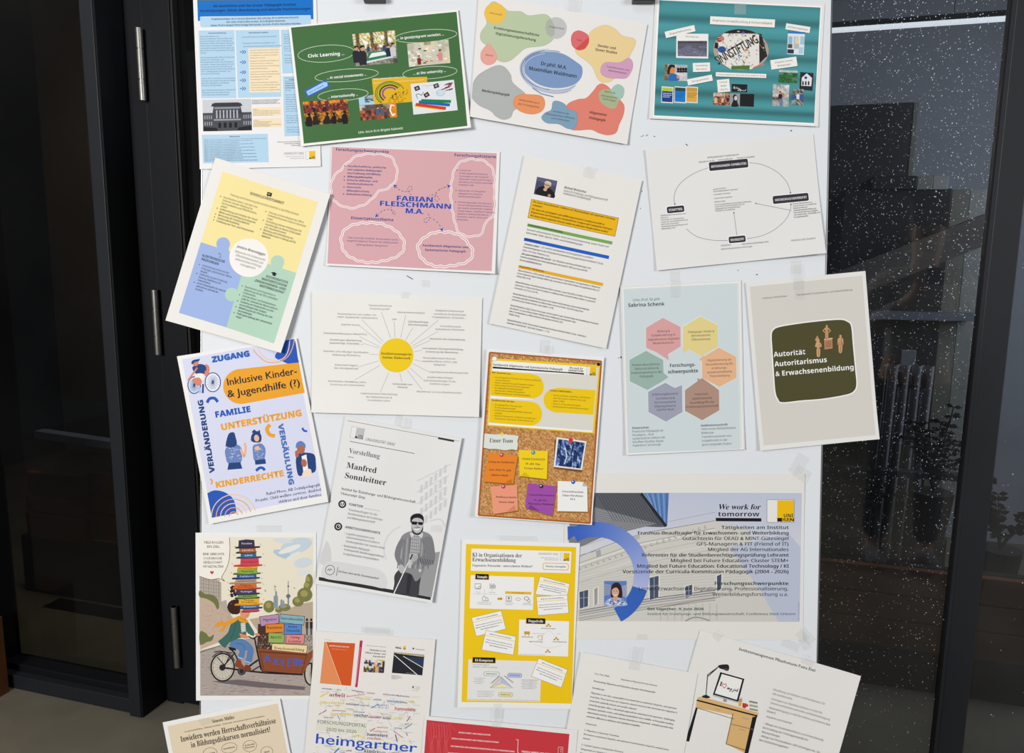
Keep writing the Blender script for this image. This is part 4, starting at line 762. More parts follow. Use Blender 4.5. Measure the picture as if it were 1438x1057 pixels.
# ================================================================== 10 yellow sun diagram
P = Poster('poster', 'white landscape page with a yellow circle and grey rays to small captions', 'poster', (430, 400, 5.285),
           [(48, 52), (1307, 97), (1284, 978), (44, 944)], 2, 1.9, 'e9e8e4', [('b', .004), ('w', .0015)])
P.part('rays')
for a, b in (((560, 200), (630, 395)), ((655, 272), (661, 390)), ((740, 225), (703, 393)), ((795, 315), (740, 408)), ((983, 260), (775, 438)), ((978, 345), (790, 452)), ((920, 412), (795, 468)), ((858, 484), (804, 496)), ((803, 553), (856, 568)), ((792, 583), (906, 642)), ((772, 615), (868, 703)), ((752, 632), (860, 776)), ((697, 655), (712, 722)), ((615, 650), (553, 795)),
             ((552, 595), (362, 705)), ((542, 563), (393, 607)), ((536, 518), (476, 515)), ((545, 470), (428, 433)), ((548, 458), (398, 383)), ((560, 435), (402, 305)), ((575, 420), (415, 258))): P.line([a, b], 2.6, 'a2a2a4')
P.part('yellow_circle'); P.ell(671, 522, 126, 126, 'efcb1c', n=48)
P.t(671, 519, 17, 'Institutsmanagerin', 'F', '3a2408', 'c', w=225); P.t(671, 548, 17, 'Sabine Habersack', 'F', '3a2408', 'c', w=208)
P.part('captions')
for cx, y, w, s in ((550, 160, 172, 'Teamkoordination &'), (548, 184, 148, 'Entwicklung AuP'), (380, 225, 290, 'Ansprechperson (von außen, uni-'), (382, 248, 300, 'intern, Studierende, institutsintern)'), (656, 262, 36, 'SAP'), (780, 212, 205, 'interne Kommunikation'), (833, 281, 152, 'UGO-Beauftragte'), (832, 303, 148, '(Rechtevergabe)'), (1065, 199, 208, 'Budgetverantwortung &'), (1068, 225, 245, '-verwaltung (Institutsbudget,'), (1065, 249, 255, 'Projektbetreuer, Drittmittel, ...'),
                    (1072, 314, 155, 'Unterstützung bei'), (1068, 337, 215, 'Evaluationen, Revisionen'), (1048, 409, 262, 'Assistentin der Institutsleitung'), (1015, 480, 305, 'Leitungsteam (Sitzungsvorbereitung,'), (1018, 505, 260, 'Umsetzung der Beschlüsse, ...'), (990, 550, 245, 'Personalplanung & Personal-'), (992, 575, 262, 'auswahlverfahren (EFAS+) aller'), (992, 598, 92, 'Kategorien'),
                    (1058, 655, 292, 'organisatorische Betreuung CuKo'), (995, 693, 192, 'Studierendenanfragen'), (993, 718, 240, '(Lehrveranstaltungen, Praxis,'), (992, 741, 150, 'Anerkennungen)'), (988, 801, 335, 'Mitarbeit bei Curricula (Redaktionsarbeit)'), (716, 742, 148, 'Schnittstelle zum'), (716, 764, 75, 'Dekanat'), (543, 813, 272, 'organisatorische Unterstützung'), (543, 838, 192, 'der Doktoratsschule &'), (542, 862, 165, 'Koordination Lehre'),
                    (307, 723, 285, 'Koordination, Verwaltung, Lehre,'), (308, 747, 255, 'Forschung auf Institutsebene'), (300, 601, 172, 'Know-how-Trägerin'), (300, 624, 178, 'bei Leitungswechsel'), (298, 502, 342, 'Überblick Lehre (Budget, Koordination,'), (300, 527, 212, 'Abdeckung Pflichtlehre)'), (297, 416, 240, 'Anstellungen (Werkvertrag,'), (299, 440, 248, 'Gastverträge, Drittmittel, ...)'), (292, 368, 322, 'Inventarverwaltung (u.a. Ankauf PCs)'), (330, 302, 138, 'Statistik Austria')): P.t(cx, y, 12.5, s, 'S', '33333a', 'c', w=w)
P.tape(735, 75, 60, 50)
P.finish()

# ================================================================== 11 black and white page with a standing man
P = Poster('poster', 'black and white page with a standing man wearing dark glasses and holding a white cane', 'poster', (440, 580, 3.914),
           [(178, 15), (818, 135), (655, 1035), (17, 930)], 4, 10.4, 'e4e4e3', [('b', .0035), ('r', .002), ('w', .001)])
P.part('panels')
P.poly([(36, 893), (650, 1001), (646, 1019), (36, 912)], '2a2a2e'); P.poly([(688, 130), (776, 146), (774, 157), (686, 141)], '35353a'); P.line([(190, 40), (690, 132)], 2.5, '77777b'); P.line([(776, 147), (805, 152)], 2.5, '99999c')
P.blob([(60, 735), (78, 700), (100, 750), (96, 830), (42, 820), (48, 770)], 'd2d2d2'); P.blob([(62, 830), (110, 810), (240, 830), (360, 855), (405, 900), (398, 955), (300, 938), (180, 920), (58, 895)], 'd8d8d8')
P.line([(400 + 0 + 130 * math.cos(a) + 120, 745 + 130 * math.sin(a)) for a in np.linspace(2.7, 4.4, 16)], 8, 'd6d6d6')
P.part('faded_building')
for i in range(6):
    for j in range(4):
        x, y = 590 + i * 26, 395 + j * 62 - i * 22; P.poly([(x, y), (x + 16, y - 5), (x + 12, y + 38), (x - 4, y + 42)], 'cfcfd0'); P.lay -= 1
for j in range(4): P.line([(570, 372 + j * 62), (762 - j * 14, 276 + j * 62)], 4, 'cdcdce')
P.line(P.smooth([(640, 590), (700, 580), (728, 620)], 6, False), 6, 'd0d0d1')
for i in range(8): P.line([(655 + i * 8, 612), (650 + i * 8, 650)], 2.5, 'cdcdce')
P.poly([(612, 772), (698, 756), (652, 1005), (570, 990)], '9b9b9d')
P.part('text')
P.logo(244, 108, 72, 62, grey=True); P.t(288, 148, 15, 'UNIVERSITÄT GRAZ', 'S', '3c3c40', w=165); P.line([(202, 153), (558, 220)], 3, '55555a'); P.line([(192, 237), (224, 243)], 3, '55555a')
P.t(197, 217, 27, 'Vorstellung', 'FR', '55555a', w=172); P.t(183, 298, 31, 'Manfred', 'F', '1d1d20', w=168); P.t(172, 353, 31, 'Sonnleitner', 'F', '1d1d20', w=232)
P.t(156, 418, 15, 'Institut für Erziehungs- und Bildungswissenschaft', 'RB', '2a2a2e', w=413); P.t(152, 444, 15, 'Universität Graz', 'RB', '2a2a2e', w=137)
for cx, cy in ((162, 497), (140, 620)): P.ell(cx, cy, 22, 22, '2b2b30', n=24); P.line(P.ellp(cx, cy, 11, 11), 3, 'e8e8e8', True)
P.ell(162, 491, 5, 5, 'e8e8e8', n=10); P.line([(153, 507), (162, 498), (171, 507)], 3, 'e8e8e8'); P.line([(140, 620), (151, 609)], 3, 'e8e8e8')
P.t(198, 503, 13, 'FUNKTION', 'SB', w=78); P.line([(280, 519), (370, 536)], 2, 'a0a0a2'); P.t(177, 628, 13, 'ARBEITSSCHWERPUNKTE', 'SB', w=195)
for i, (s, w) in enumerate((('Praxisbeauftragter für das', 160), ('Bachelorstudium der Erziehungs-', 195), ('und Bildungswissenschaft', 155))): P.t(196 - i * 4, 532 + i * 21, 11, s, 'S', w=w)
for i, (s, w) in enumerate((('•  Logotherapeutische und', 168), ('existenzanalytische Ansätze in', 185), ('Handlungsfeldern der sozialen Arbeit', 218), ('•  Existentielle Pädagogik –', 165), ('Professionelle Beziehungsgestaltung', 220), ('in psychosozialen Arbeitsfeldern', 198))): P.t((170, 184, 180, 158, 171, 167)[i], 660 + i * 22.5, 11, s, 'S', w=w)
P.line(P.ellp(96, 857, 25, 26), 3, '55555a', True); P.line([(82, 860), (88, 850), (94, 860), (100, 850), (106, 858)], 3, '55555a'); P.line([(139, 842), (131, 888)], 3, '55555a'); P.t(140, 868, 11, 'Ich freue mich auf die Zusammenarbeit!', 'FB', '33333a', w=225)
P.part('standing_man')
P.blob([(452, 880), (500, 840), (560, 850), (592, 880), (586, 940), (575, 1000), (512, 995), (500, 985), (445, 980), (448, 930)], '3f3f44'); P.poly([(520, 880), (545, 885), (530, 990), (512, 988)], '2f2f33')
P.blob([(495, 665), (540, 645), (600, 645), (650, 670), (668, 740), (666, 800), (620, 840), (600, 885), (565, 918), (540, 880), (490, 860), (455, 800), (450, 760), (475, 700)], '8b8b8f')
for k in range(13): x = 478 + k * 14; P.line([(x, 672 + abs(k - 6) * 4), (x - 14, 850)], 4, 'adadb0' if k % 2 else '68686d'); P.lay -= 1
P.lay += 1; P.poly([(545, 655), (592, 655), (585, 760), (555, 820), (520, 850), (530, 760)], 'b4b4b6')
for k in range(9): P.line([(530, 670 + k * 18), (584, 676 + k * 18)], 2.5, '6c6c70'); P.lay -= 1
for k in range(5): P.line([(538 + k * 11, 660), (530 + k * 11, 830)], 2.5, '77777c'); P.lay -= 1
P.lay += 1
P.blob([(600, 690), (650, 680), (668, 760), (664, 815), (615, 835), (580, 800), (600, 780), (620, 770)], '7c7c81'); P.blob([(480, 690), (500, 700), (478, 780), (500, 830), (485, 845), (455, 800), (452, 750)], '7c7c81')
for k in range(6): P.line([(585 + k * 14, 792 + k * 2), (600 + k * 12, 826)], 4, '55555a')
P.ell(552, 785, 26, 20, 'b9b9ba', 20, 16); P.ell(488, 852, 17, 26, 'b9b9ba', -20, 16); [P.line([(538 + k * 9, 776), (548 + k * 8, 802)], 2, '77777a') for k in range(4)]
P.line([(532, 800), (446, 984)], 5, 'eeeeee'); P.line([(548, 770), (534, 800)], 7, '2b2b2f'); P.poly([(524, 800), (545, 806), (538, 848), (525, 843)], 'c4c4c5'); P.ell(588, 860, 8, 9, 'c9c9ca', n=10)
P.poly([(545, 630), (596, 635), (590, 668), (565, 675), (545, 660)], 'a9a9ab'); P.poly([(540, 648), (556, 668), (540, 680), (532, 660)], 'd2d2d3'); P.poly([(598, 650), (606, 662), (598, 684), (578, 668)], 'd2d2d3')
P.blob([(541, 585), (550, 565), (590, 562), (606, 585), (604, 620), (590, 648), (568, 655), (548, 640), (540, 612)], 'bdbdbe'); P.blob([(538, 600), (536, 570), (555, 552), (585, 549), (606, 565), (608, 600), (600, 582), (575, 572), (550, 578)], '1e1e22')
P.blob([(541, 612), (548, 638), (568, 656), (592, 648), (604, 620), (603, 640), (588, 662), (566, 664), (546, 650)], '2b2b2f'); P.rr(557, 601, 30, 17, 7, '17171a', 4); P.rr(591, 603, 26, 16, 7, '17171a', 4); P.line([(540, 595), (606, 600)], 5, '17171a'); P.line(P.smooth([(558, 632), (572, 638), (586, 630)], 5, False), 6, 'ededed'); P.line([(556, 627), (588, 625)], 3, '3a3a3e'); P.line([(575, 608), (572, 620), (580, 621)], 2.5, '8a8a8d')
P.tape(510, 55, 46, 60)
P.finish()

# ================================================================== 12 corkboard print
P = Poster('poster', 'print of a corkboard with coloured sticky notes below a yellow and white page', 'poster', (660, 485, 4.065),
           [(98, 20), (765, 68), (693, 1018), (30, 970)], 7, 4.1, 'edecea', [('b', .004), ('l', .001)])
Q = [(113, 40), (748, 90), (682, 1008), (50, 962)]
P.part('cork')
P.pic(Q, ['aaaa'] * 6, {'a': ['c08a50', 'b47c42', 'cc9a62', 'a96f38', 'c99254', 'b98448', 'd4a872']}, .07, 4, 22)
for a, b in zip(Q, Q[1:] + Q[:1]): P.line([a, b], 9, 'a85c28')
rnd = random.Random(3)
for i in range(420):
    x, y = P.bil(Q, rnd.uniform(.02, .98), rnd.uniform(.47, .985)); P.rect(x, y, rnd.uniform(4, 9), rnd.uniform(3, 6), rnd.choice(['8c5a2c', 'dcb684', '9c6834', 'e2c090']), ang=rnd.uniform(0, 90)); P.lay -= 1
for i in range(60):
    x, y = P.bil(Q, rnd.uniform(.02, .98), rnd.uniform(.005, .035)); P.rect(x, y, 8, 5, rnd.choice(['8c5a2c', 'e2c090']), ang=rnd.uniform(0, 90)); P.lay -= 1
P.lay += 1
P.part('pinned_page')
P.poly([(122, 72), (742, 112), (708, 500), (97, 456)], 'f0c80e'); P.poly([(130, 84), (733, 126), (699, 494), (105, 450)], 'dcd9cf'); P.poly([(130, 84), (720, 124), (716, 170), (126, 146)], 'f1f0ec'); P.ell(140, 76, 14, 14, 'f1f0ec', n=14); P.line(P.ellp(140, 76, 14, 14), 2, '88868a', True); P.ell(732, 107, 10, 10, '1d1d20', n=12)
P.poly([(130, 120), (562, 152), (562, 158), (130, 130)], '15151a'); P.poly([(560, 150), (650, 158), (649, 166), (560, 158)], '15151a')
P.poly([(124, 145)] + P.smooth([(340, 160), (395, 178), (420, 225), (408, 275), (360, 302), (300, 302)], 6, False) + [(118, 284)], 'efc810'); P.poly([(117, 303)] + P.smooth([(320, 316), (380, 330), (410, 375), (398, 430), (350, 456), (300, 454)], 6, False) + [(110, 436)], 'efc810')
P.poly([(715, 254)] + P.smooth([(500, 240), (445, 258), (420, 300), (432, 350), (475, 378), (520, 382)], 6, False) + [(703, 394)], 'efc810')
P.poly([(118, 286), (360, 303), (360, 308), (118, 300)], 'f4f3ef'); P.poly([(108, 440), (350, 457), (698, 484), (697, 494), (106, 450)], 'f4f3ef')
P.t(131, 114, 12, 'Fachbereich Allgemeine und Systematische Pädagogik', 'SB', w=398); P.t(565, 133, 13, 'We work for', 'FB', w=78); P.t(560, 146, 13, 'tomorrow', 'SB', w=86); P.logo(690, 146, 54, 50)
for x, y, s, w in ((125, 158, 'Wir forschen zu ...', 118), (124, 315, 'Studierende lernen ...', 140), (455, 260, 'Unsere Methoden ...', 134)): P.t(x, y, 10, s, 'SB', w=w)
for i, (s, w) in enumerate((('•  Grundbegriffe & Theorien der Erziehung, Bildung', 270), ('    und Sozialisation', 100), ('•  Macht, Subjektivierung & Subjektformation', 235), ('•  Historischer Krise & Erinnerungskultur', 210), ('•  KI, Digitalität & Medienwandel', 170), ('•  Demokratie, Politik & Populismus', 185), ('•  Posthumanismus & Technikphilosophie', 215))): P.t(133 - i * .5, 184 + i * 15, 8.5, s, 'S', '1d1d22', w=w)
for i, (s, w) in enumerate((('•  Grundbegriffe & Theorien der', 165), ('    Erziehungswissenschaft', 130), ('•  Historische & gesellschaftliche Kontexte', 225), ('    erziehen', 55), ('•  Aktuelle Phänomene analytisch durchdringen', 250), ('    (Populismus, Fake News, Posthumanismus)', 235))): P.t(131 - i * .6, 340 + i * 15.5, 8.5, s, 'S', '1d1d22', w=w)
for i, (s, w) in enumerate((('•  Genau hinsehen, geduldig nachdenken,', 225), ('    sich nicht dumm machen lassen (vgl.', 200), ('    Adorno 1950)', 75), ('•  Diskurs- & Figurationsanalyse', 170), ('•  Bildanalyse & Visuelle Diskursanalyse', 215))): P.t(463 - i * .6, 286 + i * 16, 8.5, s, 'S', '1d1d22', w=w)
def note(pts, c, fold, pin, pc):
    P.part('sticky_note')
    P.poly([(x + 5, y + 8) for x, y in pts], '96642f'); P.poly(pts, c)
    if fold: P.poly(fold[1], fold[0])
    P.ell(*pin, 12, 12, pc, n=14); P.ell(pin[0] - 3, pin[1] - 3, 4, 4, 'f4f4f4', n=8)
P.part('torn_label'); P.poly([(84, 512), (278, 520), (272, 602), (80, 590)], '9a6a38'); P.poly([(84, 500), (140, 506), (180, 503), (278, 514), (270, 545), (274, 560), (268, 596), (240, 590), (200, 596), (150, 588), (110, 588), (78, 580)], 'dde2da')
P.ell(183, 502, 9, 9, 'f2d23a', n=12); P.t(110, 550, 22, 'Unser Team', 'FB', '2c2c30', w=133, ang=1)
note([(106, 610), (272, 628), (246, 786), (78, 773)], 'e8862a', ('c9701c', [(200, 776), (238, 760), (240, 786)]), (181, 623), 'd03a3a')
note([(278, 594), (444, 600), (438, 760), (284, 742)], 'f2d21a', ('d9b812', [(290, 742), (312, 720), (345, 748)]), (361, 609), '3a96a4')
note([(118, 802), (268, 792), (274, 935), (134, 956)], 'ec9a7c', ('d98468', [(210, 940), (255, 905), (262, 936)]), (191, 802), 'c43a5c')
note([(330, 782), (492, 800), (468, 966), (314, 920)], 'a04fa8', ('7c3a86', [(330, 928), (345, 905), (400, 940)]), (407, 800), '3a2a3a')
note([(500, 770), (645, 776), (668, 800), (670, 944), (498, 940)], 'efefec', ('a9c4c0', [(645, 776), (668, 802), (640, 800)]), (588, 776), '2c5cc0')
P.part('handwriting')
for cx, y, w, s in ((180, 668, 150, 'Leitung des Fachbereichs'), (172, 713, 128, 'Univ.-Prof. Dr. phil.'), (168, 742, 98, 'Sabrina Schenk'), (361, 652, 134, 'UNIVERSITÄTSASSISTENTIN'), (358, 678, 85, 'Dr. phil. Mag.'), (362, 704, 112, 'Verena Kaltner'), (205, 866, 118, 'Studienassistentin'), (207, 894, 88, 'Antonia Zufall'), (408, 855, 145, 'Universitätsassistent'), (402, 884, 74, 'Dr. phil. M.A.'), (404, 905, 150, 'Maximilian Waldmann'), (584, 836, 122, 'Universitätsassistent'), (584, 858, 118, 'Fabian Fleischmann'), (584, 878, 32, 'M.A.')): P.t(cx, y, 10.5, s, 'FB', '3a2430', 'c', w=w, ang=2)
P.part('photograph', 'blue and white photo pinned with a red pin')
P.poly([(482, 536), (664, 560), (636, 722), (476, 700)], '7c5228'); P.poly([(494, 522), (664, 545), (638, 708), (476, 690)], 'e9e9ec'); q = [(504, 532), (655, 553), (630, 700), (486, 682)]
P.pic(q, ['abcbab', 'bcacba', 'acbcab', 'babcac', 'cabacb'], {'a': ['1c2c58', '243a70'], 'b': ['3a5a9a', '101c3c', '7c98c8'], 'c': ['b8c8e4', '2a4888', '5878b4']}, .1, 8, 4); P.line([P.bil(q, .6, .1), P.bil(q, .55, .5), P.bil(q, .62, .95)], 6, '0c1428'); P.line([P.bil(q, .3, .3), P.bil(q, .4, .6), P.bil(q, .35, .9)], 5, 'd8e2f2')
P.ell(574, 540, 13, 15, 'cc3640', n=14)
P.tape(440, 25, 56, 54, ang=4)
P.finish()

# ================================================================== 13 hexagons on pale blue
P = Poster('poster', 'pale blue portrait poster with six pastel hexagonal speech bubbles', 'poster', (865, 390, 4.063),
           [(23, 50), (712, 14), (732, 978), (55, 1010)], 2, -2.4, 'dfe0dd', [('b', .002), ('l', .001)])
P.part('pale_panel'); P.line([(38, 60), (702, 24), (720, 972), (62, 1002)], 5, 'f2f2f0', True); P.poly([(44, 68), (688, 34), (704, 974), (70, 998)], 'cfdadd')
for pts, c, tail in (([(266, 228), (367, 280), (368, 392), (280, 446), (170, 400), (170, 285)], 'd9a3a2', [(230, 425), (300, 470), (292, 420)]), ([(480, 220), (578, 270), (580, 390), (482, 446), (408, 405), (380, 395), (380, 280)], 'e3d28e', [(381, 385), (381, 430), (425, 400)]),
                     ([(585, 398), (684, 450), (686, 570), (588, 622), (490, 570), (488, 455)], 'e6b58e', [(500, 440), (472, 468), (500, 478)]), ([(490, 570 - 0), (586, 640), (588, 755), (490, 812), (392, 758), (392, 640)], 'b08f80', [(462, 572), (470, 620), (510, 592)]),
                     ([(280, 598), (376, 650), (378, 765), (284, 820), (184, 765), (182, 650)], 'a0a3b5', [(330, 630), (375, 612), (376, 680)]), ([(170, 416), (268, 468), (272, 585), (178, 640), (78, 590), (75, 468)], '9bb5ac', [(268, 540), (298, 566), (240, 605)])):
    P.part('speech_bubble'); P.poly([(p[0] + (p[0] - sum(a for a, b in pts) / 6) * .02, p[1] + (p[1] - sum(b for a, b in pts) / 6) * .02) for p in pts], 'e3eaeb'); P.poly(pts, c); P.poly(tail, c)
P.part('text')
P.t(94, 135, 15, 'Univ.-Prof. Dr.phil', 'S', w=155); P.t(68, 167, 20, 'Sabrina Schenk', 'SB', w=208); P.t(305, 510, 20, 'Forschungs-', 'SB', w=148); P.t(295, 546, 20, 'schwerpunkte', 'SB', w=172)
for cx, y, w, s in ((270, 310, 72, 'Bildung &'), (270, 332, 138, 'Subjektivierung in'), (272, 355, 180, 'digitalen/post-digitalen'), (270, 377, 122, 'Medienkulturen'), (484, 313, 150, 'Pädagogik, Politik &'), (482, 334, 110, 'demokratische'), (484, 357, 108, 'Öffentlichkeit'), (588, 474, 138, 'Digitalisierung als'), (587, 497, 158, 'Herausforderung für'), (588, 519, 88, 'erziehungs-'), (590, 542, 142, 'wissenschaftliche'), (590, 564, 116, 'Theoriebildung'),
                    (172, 500, 160, 'Poststrukturalismus,'), (173, 522, 136, 'Dekonstruktion &'), (174, 545, 178, 'Posthumanismus in der'), (173, 567, 78, 'Pädagogik'), (279, 668, 148, 'Erfahrungsbasierte'), (280, 692, 108, 'Lerntheorie &'), (280, 714, 124, 'hermeneutische'), (280, 736, 122, 'Bildungstheorie'), (281, 756, 100, '(Günther Buck)'), (488, 668, 82, 'Historisch-'), (490, 692, 114, 'systematische'), (490, 715, 140, 'Grundbegriffe der'), (490, 738, 184, 'Erziehungswissenschaft')): P.t(cx, y, 12, s, 'S', '2a2a30', 'c', w=w)
P.t(91, 862, 12, 'Dissertation', 'SB', w=96); P.t(482, 848, 12, 'Habilitationsschrift', 'SB', w=154)
for i, (s, w) in enumerate((('Praktische Pädagogik als', 178), ('Paradigma. - Eine', 122), ('systematische Lektüre der', 188), ('Schriften Günther Bucks.', 180), ('Paderborn: Schöningh', 162))): P.t(91 + i * .6, 882 + i * 19.8, 12, s, 'S', w=w)
for i, (s, w) in enumerate((('Alternative Wirklichkeiten.', 200), ('Bildende', 70), ('Transformationen von', 172), ('Subjektivität in der', 148), ('(post-)digitalen Kultur', 172))): P.t(484 + i * .6, 868 + i * 22, 12, s, 'S', w=w)
P.tape(338, 62, 58, 100, ang=-2)
P.finish()

# ================================================================== 14 olive rounded square
P = Poster('poster', 'beige portrait poster with an olive-green rounded square and bronze statuettes', 'poster', (1040, 370, 3.915),
           [(25, 105), (678, 42), (752, 962), (103, 1027)], 3, -5.4, 'e6e5e1', [('b', .003), ('r', .003)])
P.part('beige_panel'); P.poly([(48, 128), (661, 68), (732, 940), (122, 998)], 'd7d3cb'); P.poly([(290, 100), (345, 95), (348, 200), (294, 196)], 'cfcdc7')
P.part('olive_square')
O = [(165, 400), (172, 368), (205, 347), (300, 330), (420, 315), (540, 306), (585, 318), (606, 345), (615, 440), (628, 580), (635, 660), (622, 700), (580, 722), (450, 745), (330, 755), (225, 765), (200, 745), (185, 700), (176, 580), (168, 460)]
q = P.smooth(O, 5); P.poly(q, '4d4a2a'); P.line(q, 7, 'f3f2ee', True)
P.t(180, 513, 27, 'Autorität', 'SB', 'f5f5f2', w=175, ang=-5); P.t(184, 566, 27, 'Autoritarismus', 'SB', 'f5f5f2', w=290, ang=-5); P.t(189, 619, 27, '& Erwachsenenbildung', 'SB', 'f5f5f2', w=433, ang=-5)
P.part('statuettes')
def statue(x, y, h, arms, c='c99a6c', d='8c6440'):
    k = h / 100; P.part('statuette')
    P.ell(x, y - 92 * k, 7 * k, 9 * k, c, n=12)
    P.blob([(x - 14 * k, y - 78 * k), (x, y - 84 * k), (x + 14 * k, y - 78 * k), (x + 8 * k, y - 52 * k), (x + 11 * k, y - 38 * k), (x + 8 * k, y), (x - 8 * k, y), (x - 11 * k, y - 38 * k), (x - 8 * k, y - 52 * k)], c)
    P.line([(x, y - 40 * k), (x, y - 2 * k)], 3 * k, d); P.line([(x - 8 * k, y - 46 * k), (x + 8 * k, y - 46 * k)], 2.5 * k, d); P.line([(x + 5 * k, y - 76 * k), (x + 4 * k, y - 50 * k)], 3 * k, d)
    for s in (-1, 1):
        if arms == 'hips': P.line([(x + s * 13 * k, y - 76 * k), (x + s * 26 * k, y - 60 * k), (x + s * 10 * k, y - 46 * k)], 6 * k, c)
        elif arms == 'fold': P.line([(x + s * 13 * k, y - 76 * k), (x + s * 17 * k, y - 60 * k), (x - s * 6 * k, y - 58 * k)], 6 * k, c)
        else: P.line([(x + s * 13 * k, y - 76 * k), (x + s * 14 * k, y - 44 * k)], 6 * k, c)
P.poly([(455, 414), (500, 408), (504, 414), (458, 421)], 'e3bd92'); P.poly([(456, 420), (500, 414), (502, 466), (458, 472)], 'b98a62'); P.poly([(463, 428), (495, 423), (496, 458), (464, 463)], 'a07450')
statue(470, 416, 78, 'hips'); statue(418, 458, 60, 'fold'); statue(424, 510, 92, 'fold', 'd0a274'); statue(545, 488, 96, 'side')
P.part('text'); P.t(119, 196, 10, 'Antonia Unterholzer', 'S', w=136); P.t(306, 178, 10, 'Fachbereich Erwachsenen- und Weiterbildung', 'S', w=305)
P.tape(313, 75, 62, 140, ang=-2)
P.finish()
# ================================================================== 15 wide poster with a building facade
P = Poster('poster', 'wide laminated poster with a blue arc over a pale building facade', 'poster', (790, 650, 4.066),
           [(20, 52), (1380, 60), (1372, 1008), (-8, 1002)], 0, .3, 'e5e3de', [('tr', .0015)])
P.part('background')
Q = [(40, 168), (1364, 170), (1352, 905), (28, 900)]; g = lambda x, y: (x, y)
P.grad(Q, [(0xc0, 0xc6, 0xda), (0xc8, 0xcc, 0xda), (0xd6, 0xd6, 0xdc), (0xc9, 0xcd, 0xda), (0xb9, 0xbf, 0xd4)])
P.part('facade')
P.poly([(35, 560), (190, 500), (320, 450), (480, 400), (720, 350), (870, 325), (1060, 380), (1230, 905), (28, 900)], 'cfcdc6')
P.poly([(950, 480), (1130, 730), (1230, 903), (1352, 905), (1358, 480), (1290, 400)], 'bcc2d6')
P.line([(30, 560), (200, 490), (360, 430), (480, 395), (870, 328)], 3, '77777a')
P.line([(30, 545), (190, 500)], 3, '8c8c90'); P.poly([(190, 500), (215, 490), (220, 525), (195, 540)], 'a5a6ac'); P.poly([(400, 420), (440, 405), (442, 430), (404, 446)], 'b5b6bb')
for i, (a, b, c, w) in enumerate(((590, 520, '9c9b96', 3), (602, 530, 'e6e4de', 5), (618, 545, 'a5a49e', 3), (500, 430, 'a9a8a2', 3), (648, 580, 'b5b3ac', 3), (680, 610, 'd9d7d0', 6), (700, 640, 'b0aea8', 2.5))): P.line([(34, a), (420, b - 60), (870, b - 150)], w, c)
for i in range(22): x = 100 + i * 34; y = 600 - (x - 100) * .33; P.ell(x, y, 8, 10, 'aba79c', n=10); P.ell(x + 2, y - 2, 4, 5, 'dedbd3', n=8); P.lay -= 2
P.lay += 2
for i in range(14): y = 655 + i * 13; P.line([(34, y), (420, y - 75 + i * 3), (1050, y - 130 + i * 4)], 1.8, 'b9b7b0'); P.lay -= 1
P.lay += 1
for x, y, w, h in ((96, 730, 50, 100), (180, 715, 20, 100), (496, 650, 52, 130), (880, 640, 26, 90), (700, 700, 40, 70)):
    P.poly([(x - 8, y), (x + w + 8, y - 14), (x + w + 6, y + h - 12), (x - 6, y + h + 4)], 'e0ded8'); P.poly([(x, y + 4), (x + w, y - 8), (x + w - 2, y + h - 14), (x + 2, y + h)], '4a5468' if x != 180 else '9d9c98')
    if w > 30: P.line([(x + w / 2, y), (x + w / 2, y + h - 6)], 4, '9aa6bc'); P.line([(x, y + h * .4), (x + w, y + h * .35)], 3, '9aa6bc')
for a, b, w, c in ((842, 790, 4, '55565c'), (855, 800, 9, '9a9aa0'), (868, 812, 3, '6c6d72'), (885, 830, 12, 'b2b1ac'), (898, 846, 3, '7c7c80')): P.line([(95, a), (500, a - 70), (870, a - 118)], w, c)
P.line([(560, 820), (900, 762)], 3, '8a6a60'); P.line(P.smooth([(700, 900), (760, 878), (840, 898)], 6, False), 6, '8a8a8e')
for i in range(9): P.line([(560 + i * 40, 800), (560 + i * 40, 900)], 2, 'b9b8b3'); P.lay -= 1
P.lay += 1
P.part('dark_roof')
P.poly([(185, 170), (448, 170), (595, 362), (560, 365), (340, 358), (180, 335), (160, 300)], '5b5f66'); P.poly([(180, 250), (540, 345), (240, 420), (40, 480), (40, 330), (170, 335)], '8b8d92'); P.poly([(35, 430), (240, 415), (120, 470), (38, 490)], '7d7f85')
for i in range(17): P.line([(195 + i * 16, 172), (290 + i * 17, 330 + i * 1.5)], 2.5, '33363c'); P.lay -= 1
P.lay += 1
for i in range(12): P.line([(180, 255 + i * 13), (540 - i * 24, 345 + i * 6)], 1.8, '66686e'); P.lay -= 1
P.lay += 1
P.line([(448, 172), (590, 360)], 16, '25282d'); P.poly([(460, 170), (606, 170), (596, 355)], '5d83bc')
for i in range(8): P.line([(480 + i * 16, 172), (510 + i * 12, 235 + i * 17)], 2.5, '35507e' if i % 2 else '9dbde4'); P.lay -= 1
P.lay += 1; P.line([(598, 172), (592, 350)], 3, '44608c')
P.part('blue_arc')
def ring(a0, a1, c0, c1, n=30):
    cx, cy = 190, 637; V, C, T = [], [], []
    for i in range(n + 1):
        t = a0 + (a1 - a0) * i / n; w = i / n; c = [lin('%02x%02x%02x' % tuple(int(p * (1 - w) + q_ * w) for p, q_ in zip(c0, c1)))] * 2
        V += [P.px((max(30, cx + 305 * math.cos(t)), min(903, cy + 302 * math.sin(t)))), P.px((max(30, cx + 218 * math.cos(t)), min(903, cy + 216 * math.sin(t))))]; C += c
        if i < n: T += [(2 * i, 2 * i + 1, 2 * i + 3), (2 * i, 2 * i + 3, 2 * i + 2)]
    P.add(V, T, np.array(C))
ring(-math.pi * .66, .30, (0x3a, 0x62, 0xc0), (0xb0, 0xb8, 0xe0)); ring(.30, 1.08, (0x35, 0x62, 0xb8), (0x3a, 0x66, 0xbe))
